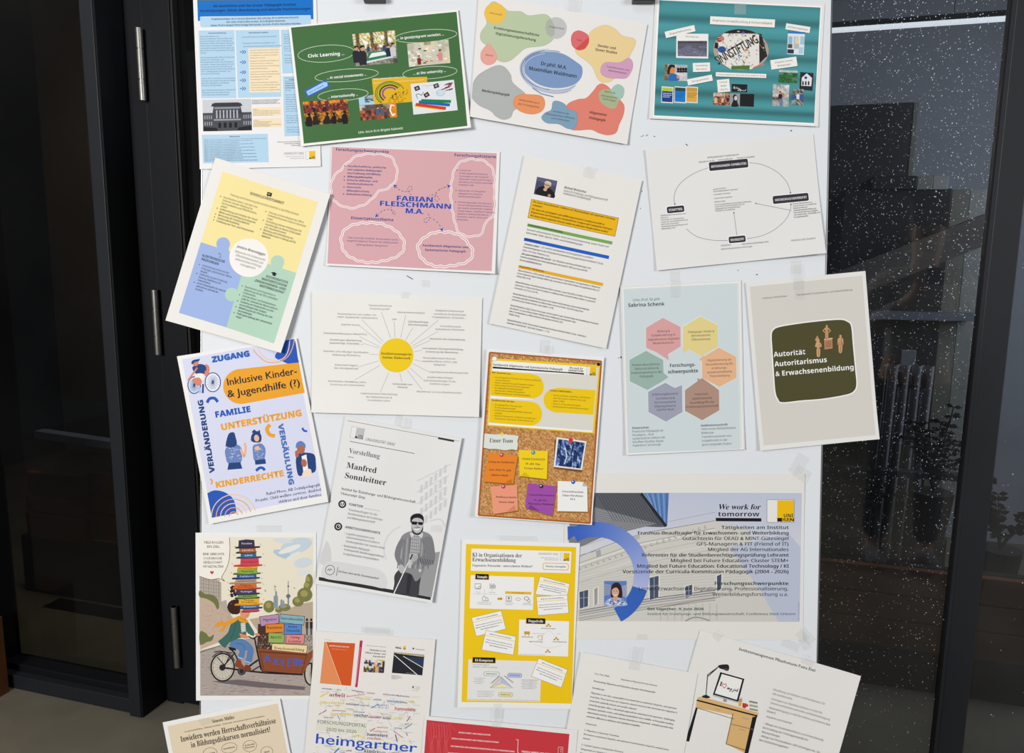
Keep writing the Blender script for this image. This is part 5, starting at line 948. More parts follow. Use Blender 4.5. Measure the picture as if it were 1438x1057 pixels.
P.poly([(28, 360), (66, 360), (66, 415), (30, 440)], '3a62c0')
P.part('portrait')
q = [(237, 672), (365, 672), (364, 812), (237, 812)]; P.poly(q, '5f7fc4'); g = lambda u, v: P.bil(q, u, v); P.poly([g(0, .1), g(.3, .15), g(.3, .55), g(0, .6)], '8c97b8'); P.poly([g(.8, .2), g(1, .15), g(1, .7), g(.8, .6)], '96a3c4')
P.blob([g(.3, .35), g(.38, .12), g(.6, .06), g(.75, .2), g(.82, .55), g(.72, .75), g(.4, .72), g(.3, .6)], '33241f'); P.blob([g(.08, 1), g(.1, .8), g(.35, .68), g(.7, .68), g(.95, .82), g(.98, 1)], 'a9b4d4')
for i in range(34): P.ell(*g(rnd.uniform(.12, .92), rnd.uniform(.76, .97)), 5, 4, rnd.choice(['3c5494', 'e6e9f2', '6c84bc']), n=7); P.lay -= 1
P.lay += 1; P.ell(*g(.5, .44), 21, 30, 'd5a78e', n=20); P.poly([g(.42, .62), g(.6, .62), g(.62, .78), g(.5, .84), g(.4, .76)], 'd0a088'); P.blob([g(.34, .36), g(.45, .2), g(.62, .22), g(.68, .4), g(.56, .27), g(.42, .3)], '33241f'); P.line([g(.42, .55), g(.5, .59), g(.58, .55)], 4, 'f0e8e4'); P.line([g(.4, .41), g(.45, .41)], 3, '3a2a24'); P.line([g(.54, .41), g(.59, .41)], 3, '3a2a24')
P.part('logo')
P.logo(1243, 273, 158, 132, 0); P.poly([(874, 312), (1134, 314), (1134, 333), (874, 331)], '15151a')
P.t(886, 264, 30, 'We work for', 'FI', w=240, ang=0); P.t(887, 264, 30, 'We work for', 'FI', w=240, ang=0); P.t(886, 303, 26, 'tomorrow', 'SB', w=237, ang=0)
P.part('text')
for i, (s, w) in enumerate((('Erasmus-Beauftragte für Erwachsenen- und Weiterbildung', 863), ('Gutachterin für OEAD & MINT-Gütesiegel', 608), ('GFS-Managerin & FIT (Friend of IT)', 527), ('Mitglied der AG Internationales', 463), ('Referentin für die Studienberechtigungsprüfung Lehramt', 840), ('Mitglied bei Future Education: Cluster STEM+', 675), ('Mitglied bei Future Education: Educational Technology / KI', 868), ('Vorsitzende der Curricula-Kommission Pädagogik (2004 - 2026)', 948))): P.t(1290, 407 + i * 31.5, 19, s, 'S', '1d1f26', 'r', w=w, ang=0); P.t(1291, 407 + i * 31.5, 19, s, 'S', '1d1f26', 'r', w=w, ang=0)
P.t(1291, 376, 19, 'Tätigkeiten am Institut', 'SB', '1f4038', 'r', w=385, ang=0); P.t(1289, 695, 19, 'Forschungsschwerpunkte', 'SB', '1f4038', 'r', w=424, ang=0)
P.t(1287, 725, 19, 'Lernen Erwachsener, Digitalisierung, Professionalisierung,', 'S', '1d1f26', 'r', w=855, ang=0); P.t(1287, 757, 19, 'Weiterbildungsforschung u.a.', 'S', '1d1f26', 'r', w=432, ang=0)
P.t(482, 838, 14, 'Get together, 9. Juni 2026', 'SB', '1f5048', w=324, ang=0); P.t(483, 866, 13, 'Institut für Erziehungs- und Bildungswissenschaft, Conference Deck Unicorn', 'S', '2c5a50', w=846, ang=0)
P.t(1350, 895, 6, 'Bild: © Uni Graz Tzivanopoulos', 'S', '33343a', w=105, ang=-90) if False else P.t(1350, 895, 6, 'Bild: Uni Graz Tzivanopoulos', 'S', '33343a', w=105, ang=-90)
P.tape(1365, 60, 90, 74, 35); P.tape(1368, 985, 70, 50, 45); P.tape(452, 990, 60, 30)
P.finish()

# ================================================================== 16 drawing: woman under a tower of hats on a cargo bike
P = Poster('poster', 'drawing of a cyclist with a tower of hats riding a cargo bike full of signs', 'poster', (265, 740, 4.226),
           [(42, 32), (757, 32), (757, 1020), (45, 1027)], 0, .2, 'ecece9', [])
P.part('sky')
P.poly([(64, 58), (741, 58), (738, 998), (70, 998)], 'e8e0cc')
for cx, cy, rx, ry, c, a in ((640, 110, 110, 45, 'c4d2dc', -15), (560, 160, 60, 22, 'b3c6d6', 20), (680, 210, 70, 30, 'cdd8dd', -10), (600, 130, 70, 16, 'e6e6df', -20), (560, 80, 60, 14, 'd2dbe0', 5), (690, 270, 50, 20, 'dcdfdc', 0), (620, 170, 50, 12, 'e2e4df', -30)): P.ell(cx, cy, rx if cx + rx < 738 else 736 - cx, ry, c, a)
P.part('street_scene')
P.poly([(66, 270), (160, 300), (195, 330), (195, 440), (225, 430), (230, 470), (262, 540), (262, 650), (66, 700)], 'b3a89c')
for k in range(8): P.line([(75 + k * 15, 300), (75 + k * 15, 420)], 2.5, '6e6660' if k % 2 else '938a80'); P.lay -= 1
for k in range(7): P.line([(66, 310 + k * 22), (192, 330 + k * 20)], 2, '827a70'); P.lay -= 1
P.lay += 1
P.poly([(66, 400), (110, 415), (175, 440), (215, 500), (262, 530), (262, 650), (70, 725)], 'c2ab98'); P.blob([(66, 375), (100, 395), (140, 400), (172, 425), (182, 470), (170, 485), (150, 450), (110, 425), (66, 412)], '6f7445')
for k in range(120):
    x, y = rnd.uniform(72, 255), rnd.uniform(430, 650)
    if y > 430 + (x - 72) * .55: P.line([(x, y), (x + 5, y + 3)], 2.4, rnd.choice(['a08a78', 'd4c0ae', '8f7d6e'])); P.lay -= 1
P.lay += 1
P.poly([(360, 545), (500, 520), (600, 480), (660, 455), (738, 440), (738, 650), (430, 650), (400, 600)], 'b9a893')
for cx, cy, rx, ry in ((478, 470, 34, 36), (570, 475, 36, 22), (535, 490, 22, 16), (650, 440, 34, 30), (690, 400, 45, 42), (720, 320, 22, 44), (705, 350, 30, 30)): P.blob(P.ellp(min(cx, 716), cy, rx if cx < 700 else 22, ry, 0, 9), '7a7a48'); P.ell(min(cx, 712) - 4, cy - 8, rx * .5, ry * .5, 'a09a5c', n=9)
for x, w, y in ((505, 26, 400), (518, 8, 375), (545, 14, 425), (560, 9, 430)): P.poly([(x, 478), (x, y + 8), (x + w / 2, y), (x + w, y + 8), (x + w, 478)], '8b95a2')
P.line([(592, 318), (592, 470)], 4, '6b7480'); P.line([(592, 400), (592, 470)], 9, '7b8490'); P.ell(592, 408, 13, 13, '6b7480', n=16); P.ell(592, 350, 6, 7, '6b7480', n=10); P.line([(512, 345), (516, 400)], 3, '6b7480'); [P.line([(x, y), (x + 12, y + 5)], 3, '3a3a3a') for x, y in ((508, 348), (622, 357), (450, 375))]
P.poly([(70, 730), (430, 640), (738, 640), (738, 998), (70, 998)], 'ab9f98')
for k in range(420):
    y = 650 + 345 * rnd.random() ** .8; x = rnd.uniform(74, 724); 
    if y < 730 - (x - 70) * .24: continue
    P.line([(x, y), (x + 7 + (y - 650) * .04, y - 1)], 2.2, rnd.choice(['857a76', 'c4b8b0', '93878a', '7b7072'])); P.lay -= 1
P.lay += 1
P.poly([(140, 912), (300, 902), (500, 925), (690, 945), (690, 965), (420, 950), (200, 925)], '6e6466'); P.line([(68, 742), (190, 700)], 4, '55504c')
P.blob([(68, 620), (100, 625), (125, 650), (150, 635), (140, 670), (110, 680), (70, 694)], '6c7444')
for x, c in ((703, '5a3a34'), (728, '1f2a38')): P.ell(x, 548, 7, 9, '2a2422', n=10); P.poly([(x - 9, 560), (x + 9, 560), (x + 8, 600), (x - 8, 600)], c); P.poly([(x - 6, 600), (x + 6, 600), (x + 5, 640), (x - 5, 640)], '3c5878')
P.part('speech_balloon')
P.poly([(64, 58), (242, 58)] + P.smooth([(243, 60), (246, 130), (240, 200), (222, 250), (198, 296), (214, 318), (180, 304), (130, 310), (64, 290)], 6, False), 'efebe0')
P.line(P.smooth([(243, 60), (246, 130), (240, 200), (222, 250), (198, 296), (214, 318), (180, 304), (130, 310), (64, 290)], 6, False), 3, '33302c')
for y, x, w, s in ((96, 91, 116, 'VIELE ROLLEN'), (121, 110, 78, 'EIN ZIEL:'), (165, 85, 130, 'EINE GERECHTE,'), (190, 89, 110, 'SOLIDARISCHE'), (214, 86, 116, 'GESELLSCHAFT'), (239, 85, 124, 'MITGESTALTEN!')): P.t(x, y, 14, s, 'RB', '22201e', w=w)
P.poly([(139, 279), (128, 267), (130, 259), (136, 259), (139, 264), (143, 259), (149, 260), (150, 268)], 'c42a44')
P.part('signs')
def sub(x0, y0, k): P.x0, P.y0, P.k = x0, y0, k
sub(290, 845, 7.2875)
P.poly([(530, 220), (620, 240), (680, 500), (520, 480)], '4a2f28'); 
for k in range(70): x, y = rnd.uniform(530, 680), rnd.uniform(330, 490); P.line([(x, y), (x + rnd.uniform(-12, 12), y - 14)], 5, rnd.choice(['6a6a3a', '8a5a6a', 'c9b0b0', '3c3c24', '7a7a48'])); P.lay -= 1
for k in range(50): x, y = rnd.uniform(1000, 1088), rnd.uniform(350, 500); P.line([(x, y), (x + rnd.uniform(-12, 12), y - 14)], 5, rnd.choice(['5a6a34', '7a7a48', '3c3c24'])); P.lay -= 1
P.lay += 1
for pts, c in (([(545, 148), (740, 122), (744, 215), (560, 248)], 'b78fb4'), ([(755, 120), (1006, 146), (998, 236), (750, 205)], '86b2bd'), ([(606, 226), (796, 218), (796, 306), (606, 316)], 'e0852c'), ([(798, 222), (976, 228), (974, 328), (796, 330)], '5487cf'),
               ([(636, 312), (778, 316), (800, 345), (796, 418), (634, 415)], '95b15c'), ([(816, 330), (1008, 332), (998, 428), (812, 420)], 'e08a86'), ([(674, 422), (1036, 440), (1026, 522), (668, 498)], 'ecd3a0')):
    P.part('sign'); P.poly(pts, c); P.line(pts, 5, '3a3230', True)
P.part('sign_lettering')
for x, y, w, s, a, h in ((580, 196, 142, 'Migration', -5, 28), (765, 175, 222, 'Intersektionalität', 4, 26), (622, 274, 155, 'Rassismus', -2, 28), (835, 262, 98, 'Active', 0, 26), (815, 302, 142, 'Citizenship', 0, 26), (655, 372, 118, 'Alter(n)', -2, 28), (855, 368, 100, 'Caring', 2, 26), (836, 410, 135, 'Societies', 1, 26), (695, 480, 305, 'Erwachsenenbildung', 4, 28)): P.t(x, y, h, s, 'RB', '2a2420', w=w, ang=a)
P.part('cargo_bike')
def wh(cx, cy, rx, ry, clip=None):
    q = P.ellp(cx, cy, rx, ry, 0, 40)
    if clip: q = [(min(x, clip), y) for x, y in q]
    P.poly(q, 'c9c2b4'); q2 = P.ellp(cx, cy, rx * .9, ry * .9, 0, 16)
    for x, y in q2:
        if not clip or x < clip: P.line([(cx, cy), (x, y)], 3, '8b857c'); P.lay -= 1
    P.lay += 1; P.line(q, 15, '1d1c1e', True)
    if not clip: P.line(P.ellp(cx, cy, rx * .84, ry * .84), 4, '8b857c', True)
wh(168, 665, 118, 140); wh(1068, 735, 62, 110, 1078)
P.poly([(512, 470), (1036, 522), (1092, 486), (1086, 560), (988, 740), (570, 705)], '8c4c30'); P.poly([(548, 500), (1030, 534), (1024, 545), (552, 512)], '5d2f1e'); P.line([(545, 500), (590, 700)], 5, '4f2a1c'); P.line([(1028, 530), (975, 728)], 5, '4f2a1c'); P.line([(512, 470), (570, 705), (988, 740)], 8, '25181a')
for k in range(5): P.line([(580, 545 + k * 34), (1010 - k * 8, 575 + k * 34)], 2, '7a4028')
A = [(590, 610, 625, 540), (625, 540, 655, 610), (600, 588, 648, 585)]
for x0, y0, x1, y1 in A: P.line([(x0, y0), (x1, y1)], 13, '2f62cc')
for st in ([(682, 632), (692, 572), (716, 634), (730, 574)], [(748, 642), (760, 580), (780, 640), (796, 584)], [(868, 582), (838, 584), (832, 650), (862, 652)], [(834, 616), (858, 616)], [(878, 590), (925, 578)], [(900, 586), (894, 650)], [(918, 650), (930, 592), (960, 586)], [(946, 622), (968, 616), (978, 600), (958, 598), (944, 624), (958, 648), (998, 642)]): P.line(st, 12, '2f62cc')
P.line([(62, 560), (110, 520), (190, 505), (260, 545), (290, 600)], 9, '1d1c1e'); P.line([(80, 510), (130, 500), (270, 520)], 10, '25242a'); P.line([(110, 560), (190, 650), (240, 540)], 9, '25242a')
P.line([(165, 668), (400, 700), (600, 722), (985, 740)], 17, '1d1c1e'); P.line([(165, 668), (290, 520), (375, 700)], 14, '222126'); P.line([(290, 520), (250, 480)], 14, '1d1c1e'); P.poly([(225, 455), (310, 470), (300, 495), (240, 490)], '1d1c1e'); P.line([(375, 700), (530, 590)], 18, '222126'); P.line([(560, 690), (520, 500), (495, 370)], 14, '1d1c1e'); P.line([(430, 350), (480, 375), (520, 345), (555, 330)], 12, '1d1c1e'); P.ell(165, 668, 32, 32, '25242a', n=16); P.ell(362, 705, 42, 42, '2a292c', n=18); P.line(P.ellp(362, 705, 28, 28), 6, '6a6a6c', True); P.line([(470, 700), (545, 655)], 12, '1d1c1e')
P.part('cyclist')
P.blob([(240, 450), (250, 410), (300, 380), (370, 375), (430, 410), (480, 470), (480, 540), (455, 620), (400, 620), (410, 560), (420, 500), (400, 500), (380, 580), (320, 570), (340, 500), (290, 470)], '5a7fb0'); P.line(P.smooth([(300, 420), (370, 430), (400, 480)], 6, False), 5, '3c5c88'); P.line([(322, 560), (378, 580)], 12, 'a9c0dc'); P.line([(400, 605), (452, 620)], 12, 'a9c0dc')
P.blob([(310, 590), (350, 590), (365, 630), (395, 665), (385, 685), (330, 670), (295, 650)], '8a4428'); P.blob([(400, 640), (440, 650), (460, 690), (430, 705), (395, 690)], '7a3c24')
P.blob([(300, 165), (330, 145), (400, 170), (450, 240), (490, 310), (480, 345), (430, 320), (410, 300), (400, 350), (330, 370), (230, 420), (190, 465), (125, 405), (160, 370), (220, 310), (250, 230)], '3c6a62'); P.line(P.smooth([(300, 200), (290, 280), (250, 380)], 5, False), 4, '254640'); P.poly([(352, 215), (400, 215), (405, 300), (360, 310)], 'e6dfd4')
for k in range(5): P.line([(355, 230 + k * 18), (402, 228 + k * 18)], 4, '5a5450')
P.blob([(340, 320), (380, 328), (430, 350), (410, 372), (360, 360)], 'd98e66'); P.blob([(500, 318), (540, 322), (545, 342), (505, 340)], 'd98e66')
P.blob([(225, 60), (260, 10), (300, -30), (360, -10), (350, 60), (340, 110), (300, 125), (255, 105)], '3c211c')
for k in range(26): a = rnd.uniform(1.8, 4.6); P.ell(300 + 72 * math.cos(a), 50 + 68 * math.sin(a), 14, 12, '3c211c', n=8); P.lay -= 1
for k in range(16): P.ell(285 + rnd.uniform(-30, 30), -90 + rnd.uniform(-70, 40), 16, 14, '3c211c', n=8); P.lay -= 1
P.lay += 1
P.blob([(345, 95), (360, 80), (440, 80), (444, 115), (430, 150), (395, 172), (355, 150)], 'dc9870'); P.line([(385, 105), (400, 103)], 4, '3c211c'); P.line([(425, 103), (436, 104)], 4, '3c211c'); P.line([(405, 142), (428, 138)], 4, 'a8403a')
P.blob([(325, 150), (345, 140), (395, 178), (420, 180), (425, 205), (380, 212), (335, 190)], 'e39a2a'); P.line([(345, 160), (410, 195)], 4, 'a86a18')
P.poly(P.smooth([(320, 150), (260, 170), (200, 205), (140, 195), (90, 235), (110, 255), (150, 235), (170, 250), (140, 285), (165, 300), (210, 240), (270, 215), (320, 180)], 4, True), 'e39a2a')
sub(315, 745, 8.81)
def hat(yp, y, x0, x1, b0, b1, yb, c, text, tc, h=24, brim=None):
    bc = brim or c; m = (b0 + b1) / 2; P.part('hat')
    P.poly(P.smooth([(b0, yb + 14), (b0 + 26, yb - 6), (m, yb - 4), (b1 - 22, yb - 12), (b1, yb - 8), (b1 - 16, yb + 8), (m, yb + 17), (b0 + 30, yb + 18)], 5), bc)
    P.poly([(x0, y + 6), ((x0 + x1) / 2, y - 8), (x1, y), (x1 + 8, yb), ((x0 + x1) / 2, yb + 10), (x0 - 4, yb + 4)], c); P.line([(x0 - 4, yb + 5), ((x0 + x1) / 2, yb + 11), (x1 + 8, yb + 1)], 4, '221c1e')
    t = text.split('/'); 
    for i, s in enumerate(t): P.t((x0 + x1) / 2 + 5, (max(y, yp) + yb) / 2 + 9 + (i - (len(t) - 1) / 2) * 24, min(h, (yb - max(y, yp)) * .5), s, 'RB', tc, 'c', w=min(.86 * (x1 - x0), len(s) * 16), ang=-2 if len(t) == 1 else 3)
HT = [(112, 182, 372, 138, 445, 200, '37304a', 'Forschen', 'e6e0ee', '25212e'), (198, 190, 385, 145, 400, 262, 'a8603a', 'Schreiben', 'f0dcc8', '2c2a33'), (250, 208, 392, 150, 462, 325, '33648a', 'Lehren', 'e6f0f6', '22405c'),
      (335, 205, 425, 118, 472, 425, 'cf4456', 'Peer-Support', '5a1420', 'c43c50'), (408, 175, 405, 160, 410, 462, 'e3a02a', 'Leiten', '4a2c10', None), (465, 165, 405, 112, 450, 525, '86a83c', 'Mentoring', '2c3c14', '4c6a30'), (528, 160, 395, 98, 440, 582, '30509a', 'Publizieren', 'c4d4ee', '22304c'),
      (575, 145, 395, 65, 458, 642, 'b79c84', 'Institutsarbeit', '4a3a2c', 'a48a74'), (620, 130, 395, 105, 458, 710, 'd8682a', 'Netzwerke/koordinieren', '6a2810', 'a8442a'), (712, 150, 395, 120, 440, 775, '483c5c', 'Vortragen', 'dcd4e6', '2c2838'), (772, 170, 405, 130, 440, 825, '6e9a4a', 'Beraten', '203414', '2c4424'),
      (830, 185, 430, 130, 480, 905, 'e8ac30', 'Projekte/koordinieren', '5a3410', 'd8902a'), (905, 205, 430, 190, 475, 950, '2c64a0', 'Evaluation', 'dce8f4', '1f3c60'), (958, 235, 425, 215, 440, 990, 'c44a52', '', 'fff', '8c2c38')]
for i_, t in list(enumerate(HT))[::-1]: hat(HT[i_ - 1][5] + 14 if i_ else 0, t[0], t[1], t[2], t[3], t[4], t[5], t[6], t[7], t[8], 22, t[9])
for x, y in ((140, 200), (120, 300), (100, 410), (90, 520), (45, 640), (55, 730), (60, 800), (450, 170), (485, 290), (500, 430), (470, 520), (465, 590), (485, 660), (510, 735), (460, 780), (490, 850)): P.line([(x - 8, y - 12), (x + 8, y + 6)], 4, '5a5650')
P.finish()
P.x0, P.y0, P.k = 265, 740, 4.226

# ================================================================== 17 yellow research poster
P = Poster('poster', 'bright yellow portrait poster with white info cards and black headings', 'poster', (640, 750, 4.228),
           [(38, 28), (737, 50), (688, 1034), (12, 1020)], 3, 1.6, 'eeedeb', [('bl', .003)])
YL = 'f0c818'
P.part('yellow_panel'); P.poly([(62, 55), (714, 74), (688, 1001), (36, 988)], YL)
P.part('info_cards')
W_ = 'f1f0ee'
P.poly([(94, 82), (686, 100), (680, 228), (90, 214)], W_); P.poly([(90, 240), (465, 252), (458, 446), (83, 436)], W_); P.poly([(377, 503), (672, 514), (666, 722), (371, 712)], W_); P.poly([(76, 738), (510, 750), (500, 990), (68, 978)], 'e6e5e3')
CARDS = (([(500, 247), (676, 292), (660, 368), (472, 354)], 12), ([(478, 368), (662, 356), (670, 464), (488, 478)], -4), ([(94, 492), (270, 450), (298, 558), (122, 602)], -13), ([(180, 566), (357, 604), (342, 712), (154, 682)], 12), ([(492, 732), (663, 800), (626, 906), (449, 838)], 22))
for pts, a in CARDS:
    P.part('info_card')
    P.poly(pts, 'f3f2f0'); P.line(pts, 2, '9a8a50', True); P.line([P.bil(pts, 0, .26), P.bil(pts, 1, .26)], 3.5, 'efcf60')
    P.t(*P.bil(pts, .5, .17), 6.5, 'Rolle der Erwachsenenbildung', 'F', '2a2414', 'c', w=math.dist(pts[0], pts[1]) * .72, ang=a)
    for k in range(3): P.t(*P.bil(pts, .5, .48 + .13 * k), 5.5, 'Bildung der Institution und die Organisation zentral an den', 'F', '4a4848', 'c', w=math.dist(pts[0], pts[1]) * (.86, .9, .6)[k], ang=a)
for cx, cy, w, s in ((157, 249, 78, 'Sample'), (475, 511, 112, 'Doppelrolle'), (168, 743, 135, 'KI-Kompetenz')):
    P.rect(cx, cy, w + 8, 38, YL); P.rect(cx, cy, w, 32, '17171a'); P.t(cx, cy + 8, 15, s, 'F', 'f4f4f4', 'c', w=w * .8)
P.part('title')
P.t(98, 130, 23, 'KI in Organisationen der', 'F', w=294, ang=1); P.t(98, 158, 23, 'Erwachsenenbildung', 'F', w=258, ang=1); P.t(98, 188, 13, 'Ungenutzte Potenziale - unterschätzte Risiken?!', 'F', w=358, ang=1)
P.rr(593, 189, 154, 42, 14, 'e0b23c'); P.rr(593, 189, 145, 33, 10, 'f4f3f0'); P.t(593, 194, 12, 'Christina Schweighofer', 'F', '3a3430', 'c', w=124)
P.t(490, 118, 11, 'UNIVERSITÄT GRAZ', 'S', '6a6a6c', w=118); P.t(503, 139, 7, 'Institut für Erziehungs- und', 'S', '6a6a6c', w=105); P.t(527, 151, 7, 'Bildungswissenschaft', 'S', '6a6a6c', w=82); P.logo(647, 132, 54, 48)
P.part('diagrams')
GR_ = '8a8a8c'
P.rr(132, 304, 38, 30, 3, GR_); P.rr(132, 304, 32, 24, 2, W_); P.line([(118, 322), (148, 322)], 3, GR_); P.ell(142, 314, 8, 9, GR_, n=10); P.ell(142, 314, 5, 6, W_, n=10); P.line([(127, 352), (140, 352)], 3, '9a9a9c'); P.t(133, 343, 6, 'KI-Tools', 'S', '77777a', 'c')
for k in range(4): P.line([(203 + k * 9, 320), (203 + k * 9, 292 + (k % 2) * 8), (209 + k * 9, 292 + (k % 2) * 8), (209 + k * 9, 320)], 2.5, GR_)
P.t(216, 333, 6, '22', 'S', '77777a', 'c'); P.t(216, 345, 6, 'Interviews', 'S', '77777a', 'c'); P.line([(100, 350), (245, 354)], 1.5, 'b0b0b2'); P.line([(172, 325), (172, 352)], 1.5, 'b0b0b2')
P.line([(160, 392), (160, 372), (170, 362), (178, 375), (178, 392), (160, 392)], 3, GR_); P.line([(178, 392), (194, 392), (190, 374), (180, 372)], 3, GR_); P.t(170, 404, 6, '4 Organisationen der', 'S', '77777a', 'c'); P.t(168, 414, 6, 'Erwachsenenbildung', 'S', '77777a', 'c')
P.poly([(248, 374), (266, 374), (266, 369), (280, 380), (266, 391), (266, 386), (248, 386)], 'c9962a'); P.line([(358, 376), (372, 376), (372, 371), (386, 382), (372, 393), (372, 388), (358, 388), (358, 376)], 2, GR_)
P.rect(371, 345, 155, 15, 'e6b82c'); P.t(371, 348, 6, 'Forschungsfrage', 'S', '5a4a20', 'c'); P.rr(315, 380, 34, 34, 3, GR_); P.rr(315, 380, 28, 28, 2, W_); P.ell(315, 376, 7, 7, GR_, n=10); P.line([(305, 390), (325, 390)], 3, GR_); P.ell(420, 378, 16, 12, GR_, n=14); P.ell(420, 378, 12, 8, W_, n=14); P.ell(434, 392, 9, 10, GR_, n=12); P.ell(434, 392, 6, 7, W_, n=12)
for x, y, s in ((316, 408, '14 qualitative'), (316, 417, 'Interviews'), (424, 408, 'qualitative'), (424, 417, 'Inhaltsanalyse')): P.t(x, y, 6, s, 'S', '77777a', 'c')
P.line(P.smooth([(550, 565), (518, 600), (508, 650)], 5, False), 1.6, 'c4c4c6'); P.line(P.smooth([(552, 565), (590, 600), (612, 640)], 5, False), 1.6, 'c4c4c6'); P.line(P.smooth([(470, 650), (550, 672), (625, 655)], 5, False), 1.6, 'c4c4c6')
for x, y in ((550, 533), (596, 612), (546, 686)): P.ell(x, y, 7, 7, 'd0a030', n=10); P.ell(x - 10, y + 9, 6, 5, 'b58a28', n=8); P.ell(x + 10, y + 9, 6, 5, 'b58a28', n=8)
P.rect(423, 582, 34, 18, 'd0a030'); P.line([(412, 592), (412, 602)], 3, 'b58a28'); P.line([(434, 592), (434, 602)], 3, 'b58a28'); P.line([(488, 614), (488, 600), (512, 598), (512, 622), (490, 624)], 3, 'b58a28')
for x, y, s, w in ((550, 559, 'KI-Einstellungen', 86), (425, 609, 'Mitarbeitende', 68), (476, 637, 'eigene Präferenzen', 82), (616, 638, 'Chancen-Möglichkeiten', 86)): P.t(x, y, 6.5, s, 'SB', '3a3a3c', 'c', w=w)
P.t(612, 590, 5, 'Prozess', 'S', '77777a', 'c'); P.t(490, 588, 5, 'Organisationsentwicklung', 'S', '77777a', 'c', w=70); P.t(378, 709, 4.5, 'Quelle: eigene Darstellung und Forschungsarbeit', 'S', '77777a', w=155)
P.t(100, 772, 7, 'Kurz-Anforderungsprofil', 'S', '3a3a3c', w=100); P.t(98, 785, 7, '› Definition: Technik und Bildung', 'S', '3a3a3c', w=148)
P.poly([(270, 842), (338, 908), (205, 906)], 'd4d2cc'); P.poly([(270, 842), (338, 908), (272, 880)], 'b8c2e6'); P.poly([(272, 880), (338, 908), (205, 906)], 'ece3b4'); P.line([(270, 842), (338, 908), (205, 906)], 2, '77777a', True); P.line([(270, 842), (272, 880), (205, 906)], 1.5, '99999a')
for k in (0, 1): P.line([(207 + k * 10, 882 - k * 4), (256 + k * 8, 838 - k * 2)], 1.8, '4a4a4c'); P.line([(286 + k * 8, 834 + k * 4), (340 + k * 2, 880 - k * 6)], 1.8, '4a4a4c')
for cx, cy, w, c, s in ((213, 824, 92, 'b9d4c4', 'Medienkompetenz'), (350, 833, 84, 'b4c0e8', 'Orientierung'), (296, 947, 84, 'e8dca0', 'Reflexion')): P.rr(cx, cy, w + 3, 27, 13, '6a6a6c'); P.rr(cx, cy, w, 24, 12, c if s != 'Medienkompetenz' else 'dfe6e0'); P.t(cx, cy + 3, 6.5, s, 'SB', '3a3a3c', 'c', w=w * .7)
for bx, by, n_, w in ((105, 850, 4, 70), (385, 862, 6, 105), (122, 928, 4, 108)):
    for k in range(n_): P.t(bx + (k % 2) * 6, by + k * 10, 5, '•  Kenntnis und Fähigkeiten in der', 'S', '5a5a5c', w=w - (k * 17) % 30)
P.t(72, 974, 4.5, 'Quelle: Marchisio, S., Kompetenzen in der Erwachsenenbildung. In: Magazin Erwachsenenbildung, Heft 52 (2024): Digitale Welten', 'S', '5a5a5c', w=420)
P.tape(362, 20, 230, 28)
P.tape(250, 1043, 55, 90)
P.finish()

# ================================================================== 18 word-cloud sheet
P = Poster('poster', 'white page with orange and dark book covers above a colourful word cloud', 'poster', (430, 880, 5.971),
           [(85, 28), (1085, 100), (965, 1540), (-45, 1440)], 3, 4.6, 'e9e6e1', [('r', .0008)])
P.part('book_covers')
P.poly([(155, 120), (413, 133), (378, 489), (118, 467)], 'd55a26'); P.poly([(155, 120), (168, 121), (298, 482), (118, 467)], 'e5905e'); P.line([(168, 121), (298, 482)], 4, 'f0c8a4'); P.t(197, 156, 11, 'Jugendforschung in Österreich', 'SB', 'f6e4d8', w=166); P.t(217, 182, 7, 'Aktuelle Ergebnisse und Diskurse', 'S', 'f0c8a4', w=126)
P.poly([(453, 109), (476, 110), (432, 500), (412, 499)], 'c4205a')
for k in range(28): P.rect(456 - k * 1.35, 170 + k * 11, 6, 5, 'f0c0cc'); P.lay -= 1
P.lay += 1
P.t(672, 168, 7, 'Melanie Holztrattner, Helga Kittl', 'S', '55555a', 'r', w=165); P.t(672, 205, 14, 'Methoden in der', 'F', '2c2c30', 'r', w=140); P.t(668, 230, 14, 'Offenen Kinder- und', 'F', '2c2c30', 'r', w=172); P.t(664, 254, 14, 'Jugendarbeit', 'F', '2c2c30', 'r', w=105)
q = [(490, 258), (662, 272), (654, 382), (482, 372)]; P.pic(q, ['eeeeeeehhhhh', 'ebebeeeheehb', 'bbcbccaedbhb', 'eeebbeaadheb', 'fefeeegaadbb', 'bfbfgbgaadgb', 'cbfcbgbaadbg'], {'a': 'e0b060', 'b': ['2a2c30', '3a3c44'], 'c': ['c0402c', '28508c'], 'd': '2a4a8a', 'e': ['e6e6e2', 'd4d4d0'], 'f': ['5a6a3a', 'b8b040'], 'g': ['6a3a5a', '2a2c30', 'c9a878'], 'h': ['e0c89c', 'd4b480']}, .1, 9, 2)
P.poly([(738, 208), (992, 238), (975, 400), (720, 380)], '26282f'); P.poly([(820, 250), (990, 250), (984, 330)], '2f3a58'); P.line([(740, 230), (935, 398)], 6, 'e4e4e2'); P.line([(815, 240), (980, 336)], 5, 'e4e4e2'); P.poly([(738, 205), (992, 228), (991, 240), (738, 214)], 'c9c4b4'); P.t(738, 214, 9, 'Das freiwillige 10. Schuljahr in Österreich', 'F', '2c2c30', w=250); P.line([(760, 215), (985, 243)], 4, 'd9c86a'); P.t(838, 382, 5, 'Ergebnisse einer Studie', 'S', 'd0d0d0', w=80)
